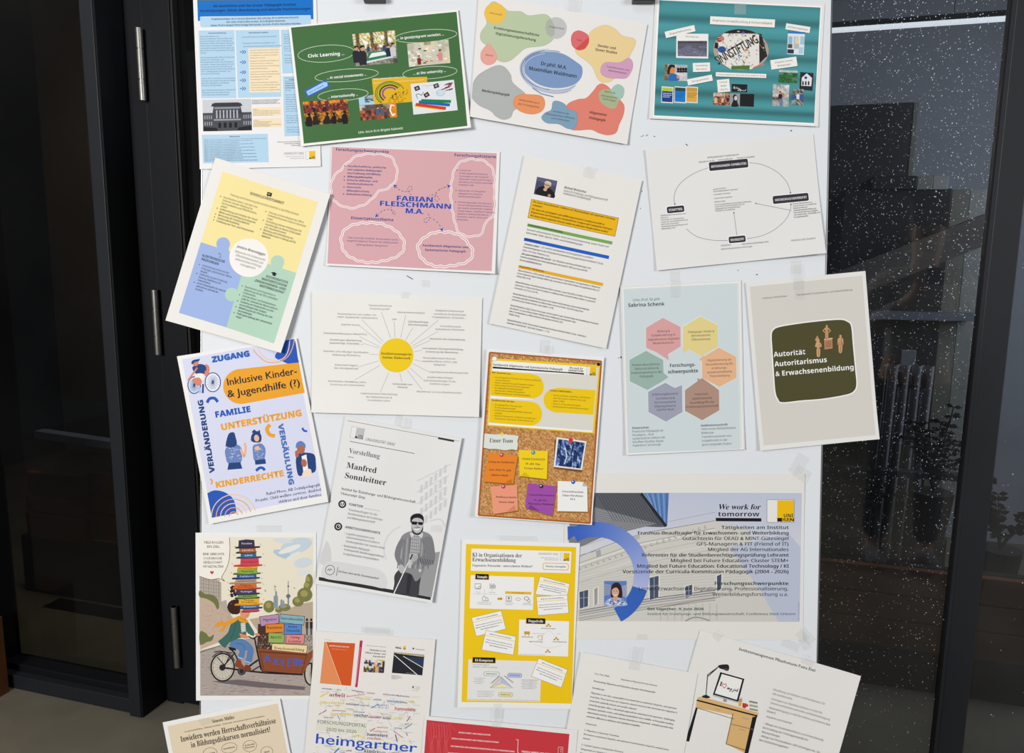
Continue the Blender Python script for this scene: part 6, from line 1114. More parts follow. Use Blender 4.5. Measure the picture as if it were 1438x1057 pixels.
P.line([(750, 168), (800, 176)], 8, '3a3a3e'); P.t(750, 163, 6, 'Institut für', 'S', '3a3a3e', w=48); P.rect(827, 170, 20, 28, 'e6b40c'); P.rect(827, 180, 20, 6, '1d1d20'); P.poly([(890, 170), (912, 172), (900, 186)], '1d1d20'); P.t(918, 184, 7, 'Pädagogische', 'SB', '3a3a3e', w=78)
for k in range(4): P.t(716, 403 + k * 9, 5.5, 'Jugendarbeit im Diskurs Graz', 'S', '4a4a4e', w=[75, 90, 85, 50][k])
P.poly([(897, 485), (904, 495), (900, 510), (890, 505)], '1d1d20'); [P.t(910, 497 + k * 16, 6, 'Uni Graz Bildung', 'S', '4a4a4e', w=46) for k in range(2)]; P.t(890, 527, 6, 'Universität', 'S', '4a4a4e', w=50)
P.t(155, 103, 5, 'Buchcover Auswahl', 'S', '77777a', w=60)
P.part('word_cloud')
rw = random.Random(21); WD = ['sozial', 'heimgartner', 'jugend', 'graz', 'kinder', 'schule', 'bildung', 'forschung', 'arbeit', 'reicher', 'steiermark', 'jugendarbeit', 'familie', 'projekt', 'hannelore', 'studie', 'praxis', 'partizipation', 'lernen', 'offene']
Pq = [(120, 508), (978, 585), (905, 1300), (40, 1230)]
for i in range(430):
    u, v = rw.random(), rw.random(); x, y = P.bil(Pq, u * .93, v)
    if y < 1080: P.t(x, y, rw.uniform(6, 9), rw.choice(WD), 'S', rw.choice(['b0aeb0', 'a8a6a8', 'dcd08a', 'e0d070', 'c4a8a8', 'a8b4cc', '9a989c']), ang=4.6 if rw.random() < .8 else rw.choice([-50, 60, 85]))
for x, y, s, h, w, c, f, a in ((195, 575, 'arbeit', 32, 135, 'a8303c', 'F', 5), (340, 585, 'hannelore', 24, 160, 'c4545c', 'C', -8), (132, 514, 'sozialpäd.', 11, 85, '2c4a8c', 'SB', 5), (262, 524, 'graz', 10, 35, '55555a', 'SB', 5), (382, 530, 'heimgartner', 11, 110, '55303c', 'SB', 9), (508, 552, 'soziale', 13, 70, 'b0303c', 'SB', 5), (645, 563, 'soziale', 13, 40, 'b0303c', 'SB', 5), (685, 568, 'kindheit', 12, 90, '2c64a0', 'SB', 5), (765, 576, 'katharina', 13, 100, '2c3c70', 'SB', 5), (870, 584, 'jugend', 11, 90, 'd9c85a', 'S', 2),
                               (448, 606, 'reicher', 20, 100, 'e0cc4c', 'SB', 2), (562, 608, 'soziale', 13, 70, '2c64b0', 'SB', 4), (680, 622, 'sozialen', 20, 120, '2c6cb0', 'SB', 5), (795, 632, 'offene', 15, 55, '4c4c60', 'SB', 5), (860, 630, 'öffi', 20, 50, 'e0cc4c', 'SB', 2), (120, 635, 'jugendarbeit', 22, 205, 'e0cc4c', 'SB', 3), (335, 645, 'waldpädagogik', 14, 115, '3a4470', 'SB', 4), (455, 655, 'jugend', 14, 70, '5c84b8', 'SB', 4), (600, 655, 'pilch', 14, 95, '7a9cc8', 'SB', 3), (560, 672, 'schule', 16, 140, '6c94c8', 'C', 3),
                               (742, 690, 'hannelore', 26, 175, 'b8384c', 'SB', 4), (220, 697, 'evaluation', 12, 115, 'a84050', 'SB', 4), (395, 710, 'steiermark', 13, 95, '4c7cb8', 'SB', 4), (205, 730, 'jugendarbeit', 22, 200, 'e0cc4c', 'SB', 3), (405, 745, 'reicher', 26, 115, '2c3050', 'SB', 4), (520, 755, 'sozialen', 19, 110, 'b04858', 'F', 3), (642, 765, 'social', 17, 68, '3a3a5c', 'SB', 4), (730, 770, 'arb', 28, 75, 'e0d060', 'SB', 2), (150, 758, 'soziale arbeit', 11, 82, '3a4470', 'SB', 0), (595, 840, 'sozialraum', 13, 95, 'c4606c', 'SB', 3), (565, 875, 'soldidarität', 16, 120, 'd09098', 'SB', 3), (738, 846, 'sorting', 14, 65, '4c84b8', 'SB', 4),
                               (512, 905, 'hannelore', 24, 175, '23284a', 'SB', 4), (512, 935, 'reicher', 24, 118, 'c07880', 'F', 3), (390, 915, 'offen', 26, 110, 'e6d87c', 'F', 5), (830, 812, 'pol', 11, 32, '2c3050', 'SB', 0), (485, 1045, 'kinder', 34, 130, '23284a', 'FR', 6), (340, 1035, 'arbeit', 14, 45, '3a3a4c', 'SB', 4), (610, 1050, 'familie', 16, 60, '7aa0cc', 'SB', 4), (720, 1055, 'soziale', 14, 70, '4c4c60', 'SB', 4)): P.t(x, y, h, s, f, c, w=w, ang=a)
for a, b, c, w in (((120, 580), (190, 545), 'e6d456', 12), ((110, 730), (130, 715), 'c04858', 7), ((135, 715), (172, 692), 'c04858', 7), ((540, 870), (580, 840), 'c46a70', 8), ((845, 785), (875, 742), 'b04858', 7), ((830, 845), (888, 805), '5c88b8', 7), ((750, 895), (765, 955), '3a4070', 8), ((740, 870), (810, 920), 'c88088', 7), ((545, 675), (610, 640), '5c90c8', 7), ((232, 1057), (280, 1008), '3c78b8', 10), ((840, 880), (850, 905), '55555a', 6), ((265, 735), (285, 770), '6c84c8', 6)): P.line([a, b], w, c)
P.part('name_lettering')
P.poly([(95, 770), (510, 805), (500, 890), (85, 858)], 'dfe0d2')
P.t(95, 800, 27, 'FORSCHUNGSPORTAL', 'S', '2e3030', w=412, ang=5); P.t(168, 862, 25, '2020 bis 2026', 'S', '2e3030', w=258, ang=5)
for d in (0, 2.5): P.t(72 + d, 968, 82, 'heimgartner', 'R', '1f50c4', w=858, ang=5.2)
P.tape(600, 32, 245, 48)
P.finish()

# ================================================================== 19 beige question sheet, bottom left
P = Poster('poster', 'beige sheet with a serif question and thin ovals, bottom left corner', 'poster', (225, 970, 6.688),
           [(35, 282), (1130, 62), (1400, 1490), (300, 1700)], 4, -11.2, 'eeedea', [('tl', .002)])
P.part('beige_panel'); P.poly([(80, 318), (1110, 108), (1370, 1450), (330, 1650)], 'e3d3b8')
P.poly([(360, 260), (470, 238), (530, 285), (400, 318)], 'd9cab2')
P.part('text')
P.t(498, 292, 32, 'Simone Müller', 'FR', '2c2620', w=212); P.t(499, 292, 32, 'Simone Müller', 'FR', '2c2620', w=212); P.t(235, 380, 13, 'Gesellschaftsbildung · Bildungssoziologie · Hochschul- und wissenschaftliche Perspektiven'.replace('·', '-'), 'F', '5a4c3c', w=765)
P.t(205, 468, 52, 'Inwiefern werden Herrschaftsverhältnisse', 'F', '1f1b16', w=908); P.t(300, 522, 52, 'in Bildungsdiskursen normalisiert?', 'F', '1f1b16', w=760)
for cx, cy, rx, ry, s in ((475, 575, 66, 52, 'Emanzipation'), (655, 525, 73, 47, 'Konstruktionen'), (847, 507, 64, 52, 'Kritische/Theorie'), (1007, 562, 56, 50, 'Mensch')):
    P.part('oval'); P.line(P.ellp(cx, cy, rx, ry), 3.5, '6a5c4c', True); t = s.split('/'); [P.t(cx, cy + 6 + (i - (len(t) - 1) / 2) * 24, 14, x, 'F', '3a3228', 'c', w=rx * 1.5 if len(x) > 6 else rx * .9) for i, x in enumerate(t)]
P.line([(666, 572), (690, 640)], 2.5, '6a5c4c'); P.line([(847, 560), (830, 620)], 2.5, '6a5c4c')
P.finish()

# ================================================================== 20 dense text sheet
P = Poster('poster', 'white page of dense serif paragraphs beside the desk drawing', 'poster', (790, 880, 3.384),
           [(88, 115), (640, 218), (505, 1010), (-60, 905)], 4, 10.5, 'eae8e4', [('w', .0006)])
P.part('text')
P.t(150, 221, 7, 'Univ.-Prof. (Phil)', 'F', w=72); P.t(275, 247, 7, 'Department of Migration-Diversity Education', 'F', w=175); P.t(146, 256, 8, 'Decolonizing Migration and Education through Autoethnography', 'F', w=298)
for x, y, s, w in ((140, 288, 'Introduction', 58), (108, 457, 'Framework', 52), (102, 488, '1. Migration as Epistemic Transition', 168), (88, 557, '2. Colonial Legacies in Integration Discourse', 202)): P.t(x, y, 8, s, 'F', w=w)
TX = ['Migration is not only a geographical movement but an emotional, linguistic, and epistemic', 'transition. These processes are shaped by colonial structures that determine how migration is', 'researched, politically framed, and socially evaluated.', 'Autoethnography offers a decolonial approach by centering lived experience, challenging', 'dominant epistemic orders, and making marginalized voices audible. As Fernandez teaching', 'educational activists, Integrates theories function as a hegemonic, colonial narrative that', 'constructs difference as deficiency and reproduces inequality.']
for i, s in enumerate(TX): r = math.radians(10.5); d = (20 + i * 18.8) if i < 3 else 20 + i * 18.8; P.t(137 - d * .19, 292 + d * .985, 8, s, 'F', '33323a', w=[413, 420, 228, 415, 412, 415, 260][i])
for y, x, ws in ((507, 98, (412, 38)), (577, 85, (405, 400, 400, 400))):
    for k, w in enumerate(ws): P.t(x - k * 3.6, y + k * 19, 8, ['Movement as emotional, linguistic, and epistemic transformation shaped by colonial power', 'structures.'][k] if y == 507 else 'Integration as a hegemonic, colonial narrative that constructs difference as deficiency', 'F', '33323a', w=w)
P.tape(345, 145, 52, 110, 10)
P.finish()

# ================================================================== 21 desk drawing sheet
P = Poster('poster', 'white page with a drawn wooden desk, lamp and computer screen, bottom right', 'poster', (790, 880, 3.384),
           [(653, 12), (1412, 228), (1240, 830), (480, 612)], 2, 15.8, 'e9e7e3', [('r', .003), ('w', .0006)])
P.part('desk_drawing')
WO, WD_ = 'dcb478', 'c49a5c'
P.poly([(638, 360), (646, 362), (600, 542), (582, 538)], '1d1d22'); P.poly([(636, 345), (922, 412), (918, 440), (632, 380)], WO); P.poly([(808, 408), (922, 425), (868, 598), (775, 552)], WO); P.poly([(900, 425), (922, 420), (880, 600), (862, 598)], '1d1d22')
P.poly([(640, 332), (660, 328), (930, 405), (925, 420), (640, 345)], WO); P.line([(636, 345), (924, 420)], 7, '1d1d22'); P.line([(632, 380), (812, 434)], 3, '8a6a40'); P.line([(808, 408), (775, 552), (866, 582)], 4, '8a6a40'); P.line([(800, 458), (905, 484)], 3, '8a6a40'); P.line([(720, 385), (748, 392)], 3, '9a9a9a'); P.line([(852, 428), (880, 434)], 3, '9a9a9a'); P.line([(836, 482), (866, 488)], 3, '9a9a9a')
P.poly([(748, 212), (862, 244), (833, 352), (713, 318)], '1d1d24'); P.poly([(755, 221), (852, 248), (826, 343), (722, 313)], 'f0efec'); P.poly([(713, 318), (833, 352), (832, 358), (712, 325)], 'b9b9bb'); P.poly([(764, 336), (780, 341), (776, 355), (760, 350)], '9a9a9c')
P.t(742, 276, 21, 'I', 'F', '2a2a2e', w=14); P.t(778, 292, 20, 'my job', 'C', '2a2a2e', w=54); P.t(779, 292, 20, 'my job', 'C', '2a2a2e', w=54)
P.line([(766, 288), (757, 275), (760, 266), (767, 270), (775, 268), (777, 277), (766, 288)], 3, 'c4303c')
P.line([(680, 322), (688, 225), (740, 186)], 4, '33333a'); P.line([(690, 232), (734, 192)], 4, '33333a'); P.blob([(738, 182), (760, 176), (786, 178), (788, 200), (765, 200), (745, 194)], '25252c'); P.ell(776, 200, 12, 6, '44444c', n=12); P.blob([(660, 328), (680, 320), (700, 332), (680, 336)], '25252c')
P.poly([(835, 350), (850, 354), (846, 376), (833, 372)], 'e0b03c'); P.poly([(853, 358), (872, 360), (868, 384), (852, 380)], 'd0382c'); [P.line([(838 + k * 4, 352), (836 + k * 5, 332 + k % 2 * 6)], 2.5, ['6a6a70', 'd0382c', '4c6c3c', 'b08a50'][k]) for k in range(4)]
P.ell(874, 370, 6, 7, 'd0382c', n=10)
for k, c in enumerate(('8a9a80', 'e6e2d8', '9aa890', 'e6e2d8', '7d8d74')): P.poly(P.rot(906 - k * .5, 390 - k * 9, [(-20, -4), (20, -4), (20, 4), (-20, 4)], 12), c); P.lay += 1
P.part('text')
for d in (0, .8): P.t(835 + d, 108, 14, 'Institutsmanagement Mitarbeiterin Petra Enzi', 'R', '2c2c32', w=376, ang=15.8)
for x, y, w, s in ((992, 296, 262, '- Bestellung von Büchern und Fachliteratur für'), (994, 317, 98, 'alle Fachbereiche'), (982, 340, 258, '- Eintragen von Bachelorarbeiten in UGO für'), (985, 361, 292, 'Interne und Externe Lehrende und Noteneintragung'), (972, 382, 306, '- Noteneintragung in UGO für Interne und Externe (bei'), (968, 400, 42, 'Bedarf)'), (960, 424, 132, '- Kopieren und Scannen'),
                   (953, 458, 292, '- Ablage von Studienabschlüssen und Unterstützung'), (948, 478, 224, 'bei Erstellung der Prüfungsprotokolle für'), (943, 498, 90, 'Masterprüfungen'), (934, 516, 296, '- Ablage von Personalakten, SAP-Unterlagen etc. für'), (930, 536, 145, 'das Institutsmanagement')): P.t(x, y, 9.5, s, 'S', '33333a', w=w, ang=15.8)
P.tape(1165, 158, 60, 44, 30); P.tape(735, 40, 44, 40, 40)
P.finish()

# ================================================================== 22 red sheet at the bottom
P = Poster('poster', 'red landscape poster with white capital lines, bottom middle edge', 'poster', (580, 985, 5.992),
           [(100, 108), (1385, 225), (1310, 1130), (25, 1015)], 6, 5.1, 'e9e8e6', [('w', .0006)])
P.part('red_panel'); P.poly([(118, 143), (1314, 260), (1250, 1090), (55, 975)], 'c83a42')
for k in range(12):
    x = 135 + k * 15; P.line(P.smooth([(x, 160 + k * 2), (x - 4 + (k % 3) * 10, 260), (x + 12 - (k % 4) * 8, 340), (x + 4, 460)], 6, False), 2, 'de7276')
P.line([(305, 170), (365, 235)], 2, 'de7276'); P.line(P.ellp(190, 285, 9, 9), 2, 'de7276', True); P.line(P.ellp(1245, 405, 0, 0), 1, 'de7276')
P.part('text')
for x, y, w, s in ((383, 252, 270, 'SOZIALE ARBEIT UND SOZIALSTAATEN'), (325, 302, 398, 'SOZIALE BEWEGUNGEN UND SOZIALE INNOVATIONEN'), (318, 367, 538, 'PARTIZIPATION UND ORGANISATIONSENTWICKLUNG IN ORGANISATIONEN'), (296, 424, 200, 'NACHHALTIGKEIT UND TEILHABE')): P.t(x, y, 12, s, 'SX', 'f2e6e6', w=w)
P.t(912, 412, 13, 'SOZIALE ARBEIT UND SOZIALE', 'SX', 'f6eeee', w=272); P.t(925, 430, 13, 'EINRICHTUNGEN', 'SX', 'f6eeee', w=150)
P.line([(868, 308), (884, 310), (880, 412), (890, 424), (880, 436)], 4, 'f2e6e6'); P.line([(1222, 368), (1260, 372), (1256, 440), (1218, 440)], 2.5, 'f2e6e6', True)
for k in range(4): P.t(1238, 392 + k * 18, 10, 'MEHR'[k], 'SX', 'f2e6e6')
P.tape(705, 130, 78, 150, 5)
P.finish()
# ================================================================== the whiteboard, its clips and marks
ENAMEL = mat('white_enamel', 'e0e5ea', .5, 0, .12)
_b = ENAMEL.node_tree.nodes['Principled BSDF']; _b.inputs['Base Color'].default_value = (*[x * KEEP for x in lin('e2e6ea')], 1)
ALU = mat('brushed_aluminium', '9a9b9c', .35, .9, .5, .06, 60)
DARKP = mat('black_plastic', '141416', .4)
ANTH = mat('anthracite_paint', '101217', .5, 0, .25, .05, 8)
ANTHL = mat('anthracite_paint_pale', '1f2227', .5, 0, .3, .05, 8)  # paler anthracite tone for frame fronts and glazing bead
ANTHR = mat('anthracite_mullion_paint', '1c1e22', .5, 0, .35, .05, 8)
GASK = mat('rubber_gasket', '050506', .6)
# corner lines of the panel on the board plane
TL, TR, BRt, BLt = board([[284.5, -52]])[0], board([[1169.2, -52]])[0], board([[1144, 1092]])[0], board([[281, 1092]])[0]
kk = (BLt - TL); low = .16 / (BLt[2]); 
def ext(a, b):                                                            # prolong the side a->b until it is 16 cm above the floor
    return a + (b - a) * ((a[2] - .16) / (a[2] - b[2]))
BL2, BR2 = ext(TL, BLt), ext(TR, BRt)
wb = empty('whiteboard', tuple(BL2)); tag(wb, 'tall white enamel display board covered with taped-up posters', 'board')
TH = .018
def slab(name, pts, n0, n1, m, parent, bev=0):
    V = [p + bn * n0 for p in pts] + [p + bn * n1 for p in pts]
    o = mesh_obj(name, V, [(0, 1, 2, 3), (7, 6, 5, 4), (0, 4, 5, 1), (1, 5, 6, 2), (2, 6, 7, 3), (3, 7, 4, 0)], m, parent)
    if bev: b = o.modifiers.new('b', 'BEVEL'); b.width = bev; b.segments = 3
    return o
slab('panel', [BL2, BR2, TR, TL], -TH, 0, ENAMEL, wb, .002)
for a, b in ((BL2, TL), (BR2, TR)):
    s = 1 if a is BL2 else -1; o_ = bu * .0012 * s
    slab('edge_strip', [a - o_, a + o_ * .4, b + o_ * .4, b - o_], -TH - .001, .0006, ALU, wb)
for a in (BL2 + bu * .12, BR2 - bu * .12):
    top = a + bv * 1.35 - bn * (TH + .012); foot = np.array([a[0], a[1] + .52, .0])
    cyl('rear_leg', top, foot, .012, DARKP, wb); cyl('front_leg', a - bn * (TH + .012) + bv * .1, np.array([a[0], a[1] + .02 - .03, 0]), .012, DARKP, wb)
cyl('crossbar', BL2 + bu * .12 + bv * .1 - bn * (TH + .012), BR2 - bu * .12 + bv * .1 - bn * (TH + .012), .01, DARKP, wb)
# marker specks, scuffs and left-over tape on the enamel
def marks():
    V, F = [], []
    def seg(x0, y0, x1, y1, w):
        d = np.array([x1 - x0, y1 - y0], float); L = np.linalg.norm(d); n = np.array([-d[1], d[0]]) / L * w / 2; a, b = np.array([x0, y0]), np.array([x1, y1]); k = len(V)
        V.extend(board([a - n, b - n, b + n, a + n], .0003)); F.append((k, k + 3, k + 2, k + 1))
    for s in ((907, 191, 910, 189, .8), (918, 191, 920, 192, 1), (963, 202, 966, 205, 1.2), (900, 257, 900, 260, .9), (1110, 183, 1112, 184, 1.6), (1062, 385, 1063, 386, 1.2), (871, 501, 873, 502, 2.2), (868, 502, 869, 503, 1), (571, 387, 580, 392, 1.1), (691, 455, 696, 455, 1), (900, 192, 904, 190, .7), (1036, 379, 1037, 380, 1), (899, 292, 900, 293, 1), (901, 268, 902, 269, 1.2), (1063, 385, 1064, 386, 1)): seg(*s)
    mesh_obj('marker_specks', V, F, mat('dried_marker', '4a4a52', .6), wb)
marks()
def strip(cx, cy, w, h, a):
    r = math.radians(a); c, s = math.cos(r), math.sin(r)
    P_ = [(cx + x * c - y * s, cy + x * s + y * c) for x, y in ((-w / 2, -h / 2), (w / 2, -h / 2), (w / 2, h / 2), (-w / 2, h / 2))]
    V = board(P_, .0004); mesh_obj('tape_remnant', V, [(0, 3, 2, 1)], TAPE, wb)
for t in ((948, 388, 14, 14, 0), (1118, 375, 15, 18, 0), (560, 590, 10, 16, 12), (1110, 905, 26, 12, 20), (1128, 900, 12, 26, -30), (1122, 652, 18, 30, 30), (1133, 893, 24, 14, 45), (378, 742, 36, 10, 0), (528, 884, 40, 8, 3), (765, 488, 14, 22, 4), (598, 398, 12, 10, 0)): strip(*t)

def clip(cx, cy, w):
    t = empty('binder_clip', tuple(board([[cx, cy]], 0)[0]))
    def quad(x0, y0, x1, y1, n0, n1, m, name, bev=.0012):
        a, b, c, d = board([[x0, y1], [x1, y1], [x1, y0], [x0, y0]]); slab(name, [a, b, c, d], n0, n1, m, t, bev)
    quad(cx - w / 2, cy - 40, cx + w / 2, cy, .0, .013, DARKP, 'body'); quad(cx - w / 2 - 1, cy - 5, cx + w / 2 + 1, cy + 1.5, .0, .016, DARKP, 'lower_lip')
    quad(cx - w * .28, cy - 34, cx + w * .28, cy - 8, .013, .017, ALU, 'lever')
    return t
tag(clip(527, 4, 28), 'black clip on the top edge above the green poster', 'clip', 'black clips on the top edge')
tag(clip(902.5, 5, 29), 'black clip on the top edge left of the teal poster', 'clip', 'black clips on the top edge')

# ================================================================== facade: left casement, door with hinges, right glazing
GROUND = mat('worn_concrete', '6d685c', .85, 0, .3, .22, 3.2, .35)
FP = [fac(-4, 3.6, 0), fac(5, 3.6, 0), fac(5, -6, 0), fac(-4, -6, 0)]
fl = mesh_obj('floor', FP + [p - ez * .1 for p in FP], BOXF[:1] and [(3, 2, 1, 0), (4, 5, 6, 7), (0, 1, 5, 4), (1, 2, 6, 5), (2, 3, 7, 6), (3, 0, 4, 7)], GROUND); tag(fl, kind='structure')

def glass_mat(name, tint, refl, dust=0.0):
    m = bpy.data.materials.new(name); m.use_nodes = True; nt = m.node_tree; nt.nodes.clear(); o = nt.nodes.new('ShaderNodeOutputMaterial')
    tr = nt.nodes.new('ShaderNodeBsdfTransparent'); tr.inputs[0].default_value = (*lin(tint), 1); gl = nt.nodes.new('ShaderNodeBsdfGlossy'); gl.inputs['Roughness'].default_value = .03
    fr = nt.nodes.new('ShaderNodeFresnel'); ge = nt.nodes.new('ShaderNodeNewGeometry'); io = nt.nodes.new('ShaderNodeMapRange'); io.inputs['To Min'].default_value = 1.5; io.inputs['To Max'].default_value = 1 / 1.5; nt.links.new(ge.outputs['Backfacing'], io.inputs['Value']); nt.links.new(io.outputs[0], fr.inputs[0]); mul = nt.nodes.new('ShaderNodeMath'); mul.operation = 'MULTIPLY'; mul.inputs[1].default_value = refl
    mx = nt.nodes.new('ShaderNodeMixShader'); nt.links.new(fr.outputs[0], mul.inputs[0]); nt.links.new(mul.outputs[0], mx.inputs[0]); nt.links.new(tr.outputs[0], mx.inputs[1]); nt.links.new(gl.outputs[0], mx.inputs[2])
    last = mx.outputs[0]
    if dust:
        df = nt.nodes.new('ShaderNodeBsdfDiffuse'); df.inputs[0].default_value = (.35, .36, .38, 1); no = nt.nodes.new('ShaderNodeTexNoise'); no.inputs['Scale'].default_value = 3; tc = nt.nodes.new('ShaderNodeTexCoord')
        nt.links.new(tc.outputs['Object'], no.inputs['Vector']); mm = nt.nodes.new('ShaderNodeMath'); mm.operation = 'MULTIPLY'; mm.inputs[1].default_value = dust; nt.links.new(no.outputs['Fac'], mm.inputs[0])
        m2 = nt.nodes.new('ShaderNodeMixShader'); nt.links.new(mm.outputs[0], m2.inputs[0]); nt.links.new(last, m2.inputs[1]); nt.links.new(df.outputs[0], m2.inputs[2]); last = m2.outputs[0]
    nt.links.new(last, o.inputs[0]); return m
GLASS = glass_mat('window_glass', 'c0c4c8', 1.9, .04); GLASSL = glass_mat('dark_window_glass', 'b4b4b0', .6, .015)
ZT = 2.75
sL = lambda px, n=0, py=528: sz(px, py, n)[0]
def place(name, s, n, z, label=None, cat=None, kind=None): o = empty(name, tuple(fac(s, n, z))); tag(o, label, cat, kind=kind); return o
# --- left casement window: projects 10.6 cm in front of the facade
n0 = -.106; s1 = sz(198, 1008, n0)[0]; s0 = s1 - .045; s2 = s1 - .62
w1 = place('window_1', s2, n0, 0, kind='structure')
fbox('stile', s0, s1, n0, 0.0, 0, ZT, ANTHL, w1, .002); fbox('side_return', s1 - .001, s1 + .006, n0 + .004, 0.02, 0, ZT, ANTH, w1)
fbox('bottom_rail', s2, s0, n0 + .012, .0, .0, .05, ANTHL, w1, .002); fbox('bottom_sill', s2, s0, n0 + .04, .0, .05, .075, ANTH, w1, .002); fbox('top_rail', s2, s0, n0, .0, ZT - .06, ZT, ANTHL, w1)
fbox('stile', s2 - .06, s2, n0, .0, 0, ZT, ANTH, w1, .002); fbox('gasket', s0 - .006, s0, -.03, -.02, .07, ZT - .06, GASK, w1)
fbox('pane', s2, s0 - .002, -.012, -.004, .072, ZT - .06, GLASSL, w1)
# --- door with three barrel hinges, mostly behind the board
sA, sH, sB, sC = sz(212, 452)[0], sz(226, 452)[0], sz(263, 452)[0], sz(268, 452)[0]
d1 = place('door_1', sA, 0, 0, kind='structure')
fbox('frame', sA - .03, sH - .004, -.0, .07, 0, ZT, ANTH, d1, .0015); fbox('stile', sH, sB, -.006, .06, .012, ZT - .1, ANTH, d1, .0015); fbox('gasket', sB, sB + .008, .0, .05, .02, ZT - .1, GASK, d1)
fbox('bottom_rail', sB, sB + .95, -.006, .06, .012, .12, ANTH, d1, .0015); fbox('pane', sB + .008, sB + .95, .02, .028, .12, ZT - .1, GLASSL, d1); fbox('stile', sB + .95, sB + 1.05, -.006, .06, .012, ZT - .1, ANTH, d1, .0015)
STEEL = mat('hinge_steel', '8d8b86', .38, .85, .5, .08, 40)
for (xa, ya), (xb, yb) in (((200.5, 39), (207.5, 141)), ((220.5, 407), (229, 498)), ((247, 852), (254, 937))):
    za, zb = sz(xa, ya, -.02)[1], sz(xb, yb, -.02)[1]; sm = sH + .001; L = za - zb
    h = cyl('hinge', fac(sm, -.02, zb), fac(sm, -.02, za), .0085, STEEL, d1, 24)
    for t0, t1 in ((.0, .275), (.295, .705), (.725, 1)): q = cyl('hinge_knuckle', fac(sm, -.02, zb + L * t0), fac(sm, -.02, zb + L * t1), .0102, STEEL, h, 24); q.parent = h
# --- right glazing
sR0, sR1 = sz(1371, 528)[0], sz(1410, 528)[0]
w2 = place('window_2', sB + 1.1, 0, 0, kind='structure')
fbox('pane', sB + 1.1, sR0 - .004, .01, .022, .02, ZT, GLASS, w2); fbox('glazing_bead', sR0 - .008, sR0, -.006, .03, 0, ZT, ALU if False else ANTHL, w2); fbox('gasket', sR0 - .011, sR0 - .008, -.003, .02, 0, ZT, GASK, w2)
fbox('mullion', sR0, sR1, -.006, .06, 0, ZT, ANTHR, w2, .002); fbox('bottom_rail', sB + 1.1, sR0 - .011, -.01, .04, 0, .05, ANTH, w2)
w3 = place('window_3', sR1, 0, 0, kind='structure'); fbox('pane', sR1, sR1 + 1.2, .01, .022, .02, ZT, GLASS, w3); fbox('bottom_rail', sR1, sR1 + 1.2, -.01, .04, 0, .05, ANTH, w3); fbox('stile', sR1 + 1.2, sR1 + 1.28, -.006, .06, 0, ZT, ANTH, w3)
# --- warm wooden post at the far left, rain on the glass
tag(fbox('wooden_post', s2 - .2, sz(4, 900, -.12)[0] - .0, -.2, -.115, 0, 0.28, mat('oiled_wood', '6e4426', .6, 0, .3, .2, 12)), 'short brown wooden post standing beside the left window', 'post')

def drops(name, s_a, s_b, z_a, z_b, n, seed, dens):
    rd = random.Random(seed); V, F = [], []
    m = mat('rain_drop', 'd8dde4', .12, 0, .6) if 'rain_drop' not in bpy.data.materials else bpy.data.materials['rain_drop']
    for i in range(n):
        s_, z_ = rd.uniform(s_a, s_b), z_a + (z_b - z_a) * rd.random() ** dens; r = rd.choice([.0004, .0005, .0006, .0007, .0008, .0011]); k = len(V)
        c = fac(s_, .0095, z_); V.append(c - en * r * .8)
        for j in range(6): a = j * math.pi / 3; V.append(c + es * r * math.cos(a) + ez * r * 1.15 * math.sin(a) - en * r * .25)
        for j in range(6): a = j * math.pi / 3; V.append(c + es * r * 1.1 * math.cos(a) + ez * r * 1.25 * math.sin(a))
        for j in range(6): F.append((k, k + 1 + (j + 1) % 6, k + 1 + j)); F.append((k + 1 + j, k + 1 + (j + 1) % 6, k + 7 + (j + 1) % 6, k + 7 + j))
    o = mesh_obj(name, V, F, m, None, True); tag(o, 'fine rain drops on the big glass pane right of the board' if name == 'rain_drops' else 'sparse rain drops on the ' + ('far right pane' if s_a > sR1 - .01 else 'lower left window pane'), 'drops', kind='stuff')
drops('rain_drops', sz(1150, 500)[0], sR0 - .012, .25, 2.45, 5200, 1, .62)
drops('rain_drops_sparse', sR1 + .01, sR1 + .3, .2, 2.4, 130, 2, 1)
# ================================================================== behind the glass: a dim room
def hw(x): return mat('int_' + x[0], x[1], x[2] if len(x) > 2 else .8, 0, .3)
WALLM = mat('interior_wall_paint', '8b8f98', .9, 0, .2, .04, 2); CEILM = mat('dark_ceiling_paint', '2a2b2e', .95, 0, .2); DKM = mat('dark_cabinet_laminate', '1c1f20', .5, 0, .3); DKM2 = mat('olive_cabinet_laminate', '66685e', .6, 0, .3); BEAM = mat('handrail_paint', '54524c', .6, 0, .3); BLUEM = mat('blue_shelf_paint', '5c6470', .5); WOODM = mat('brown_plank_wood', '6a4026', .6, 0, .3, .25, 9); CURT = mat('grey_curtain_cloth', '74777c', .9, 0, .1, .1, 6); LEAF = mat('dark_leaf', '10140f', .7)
NB = 2.6
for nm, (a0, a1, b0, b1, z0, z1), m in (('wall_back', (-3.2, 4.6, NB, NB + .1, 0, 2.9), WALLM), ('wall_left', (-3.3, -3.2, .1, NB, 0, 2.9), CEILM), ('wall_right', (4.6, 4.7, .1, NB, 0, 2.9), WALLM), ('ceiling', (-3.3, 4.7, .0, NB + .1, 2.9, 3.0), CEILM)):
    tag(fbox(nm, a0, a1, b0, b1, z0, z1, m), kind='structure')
tag(fbox('wall_lintel', -3.3, 4.7, -.05, .1, ZT, 3.1, ANTH), kind='structure')
tag(fbox('wall_left_pier', -3.3, s2 - .06, -.11, .05, 0, ZT, ANTH), kind='structure') if True else None
def at_n(px, py, n): return sz(px, py, n)
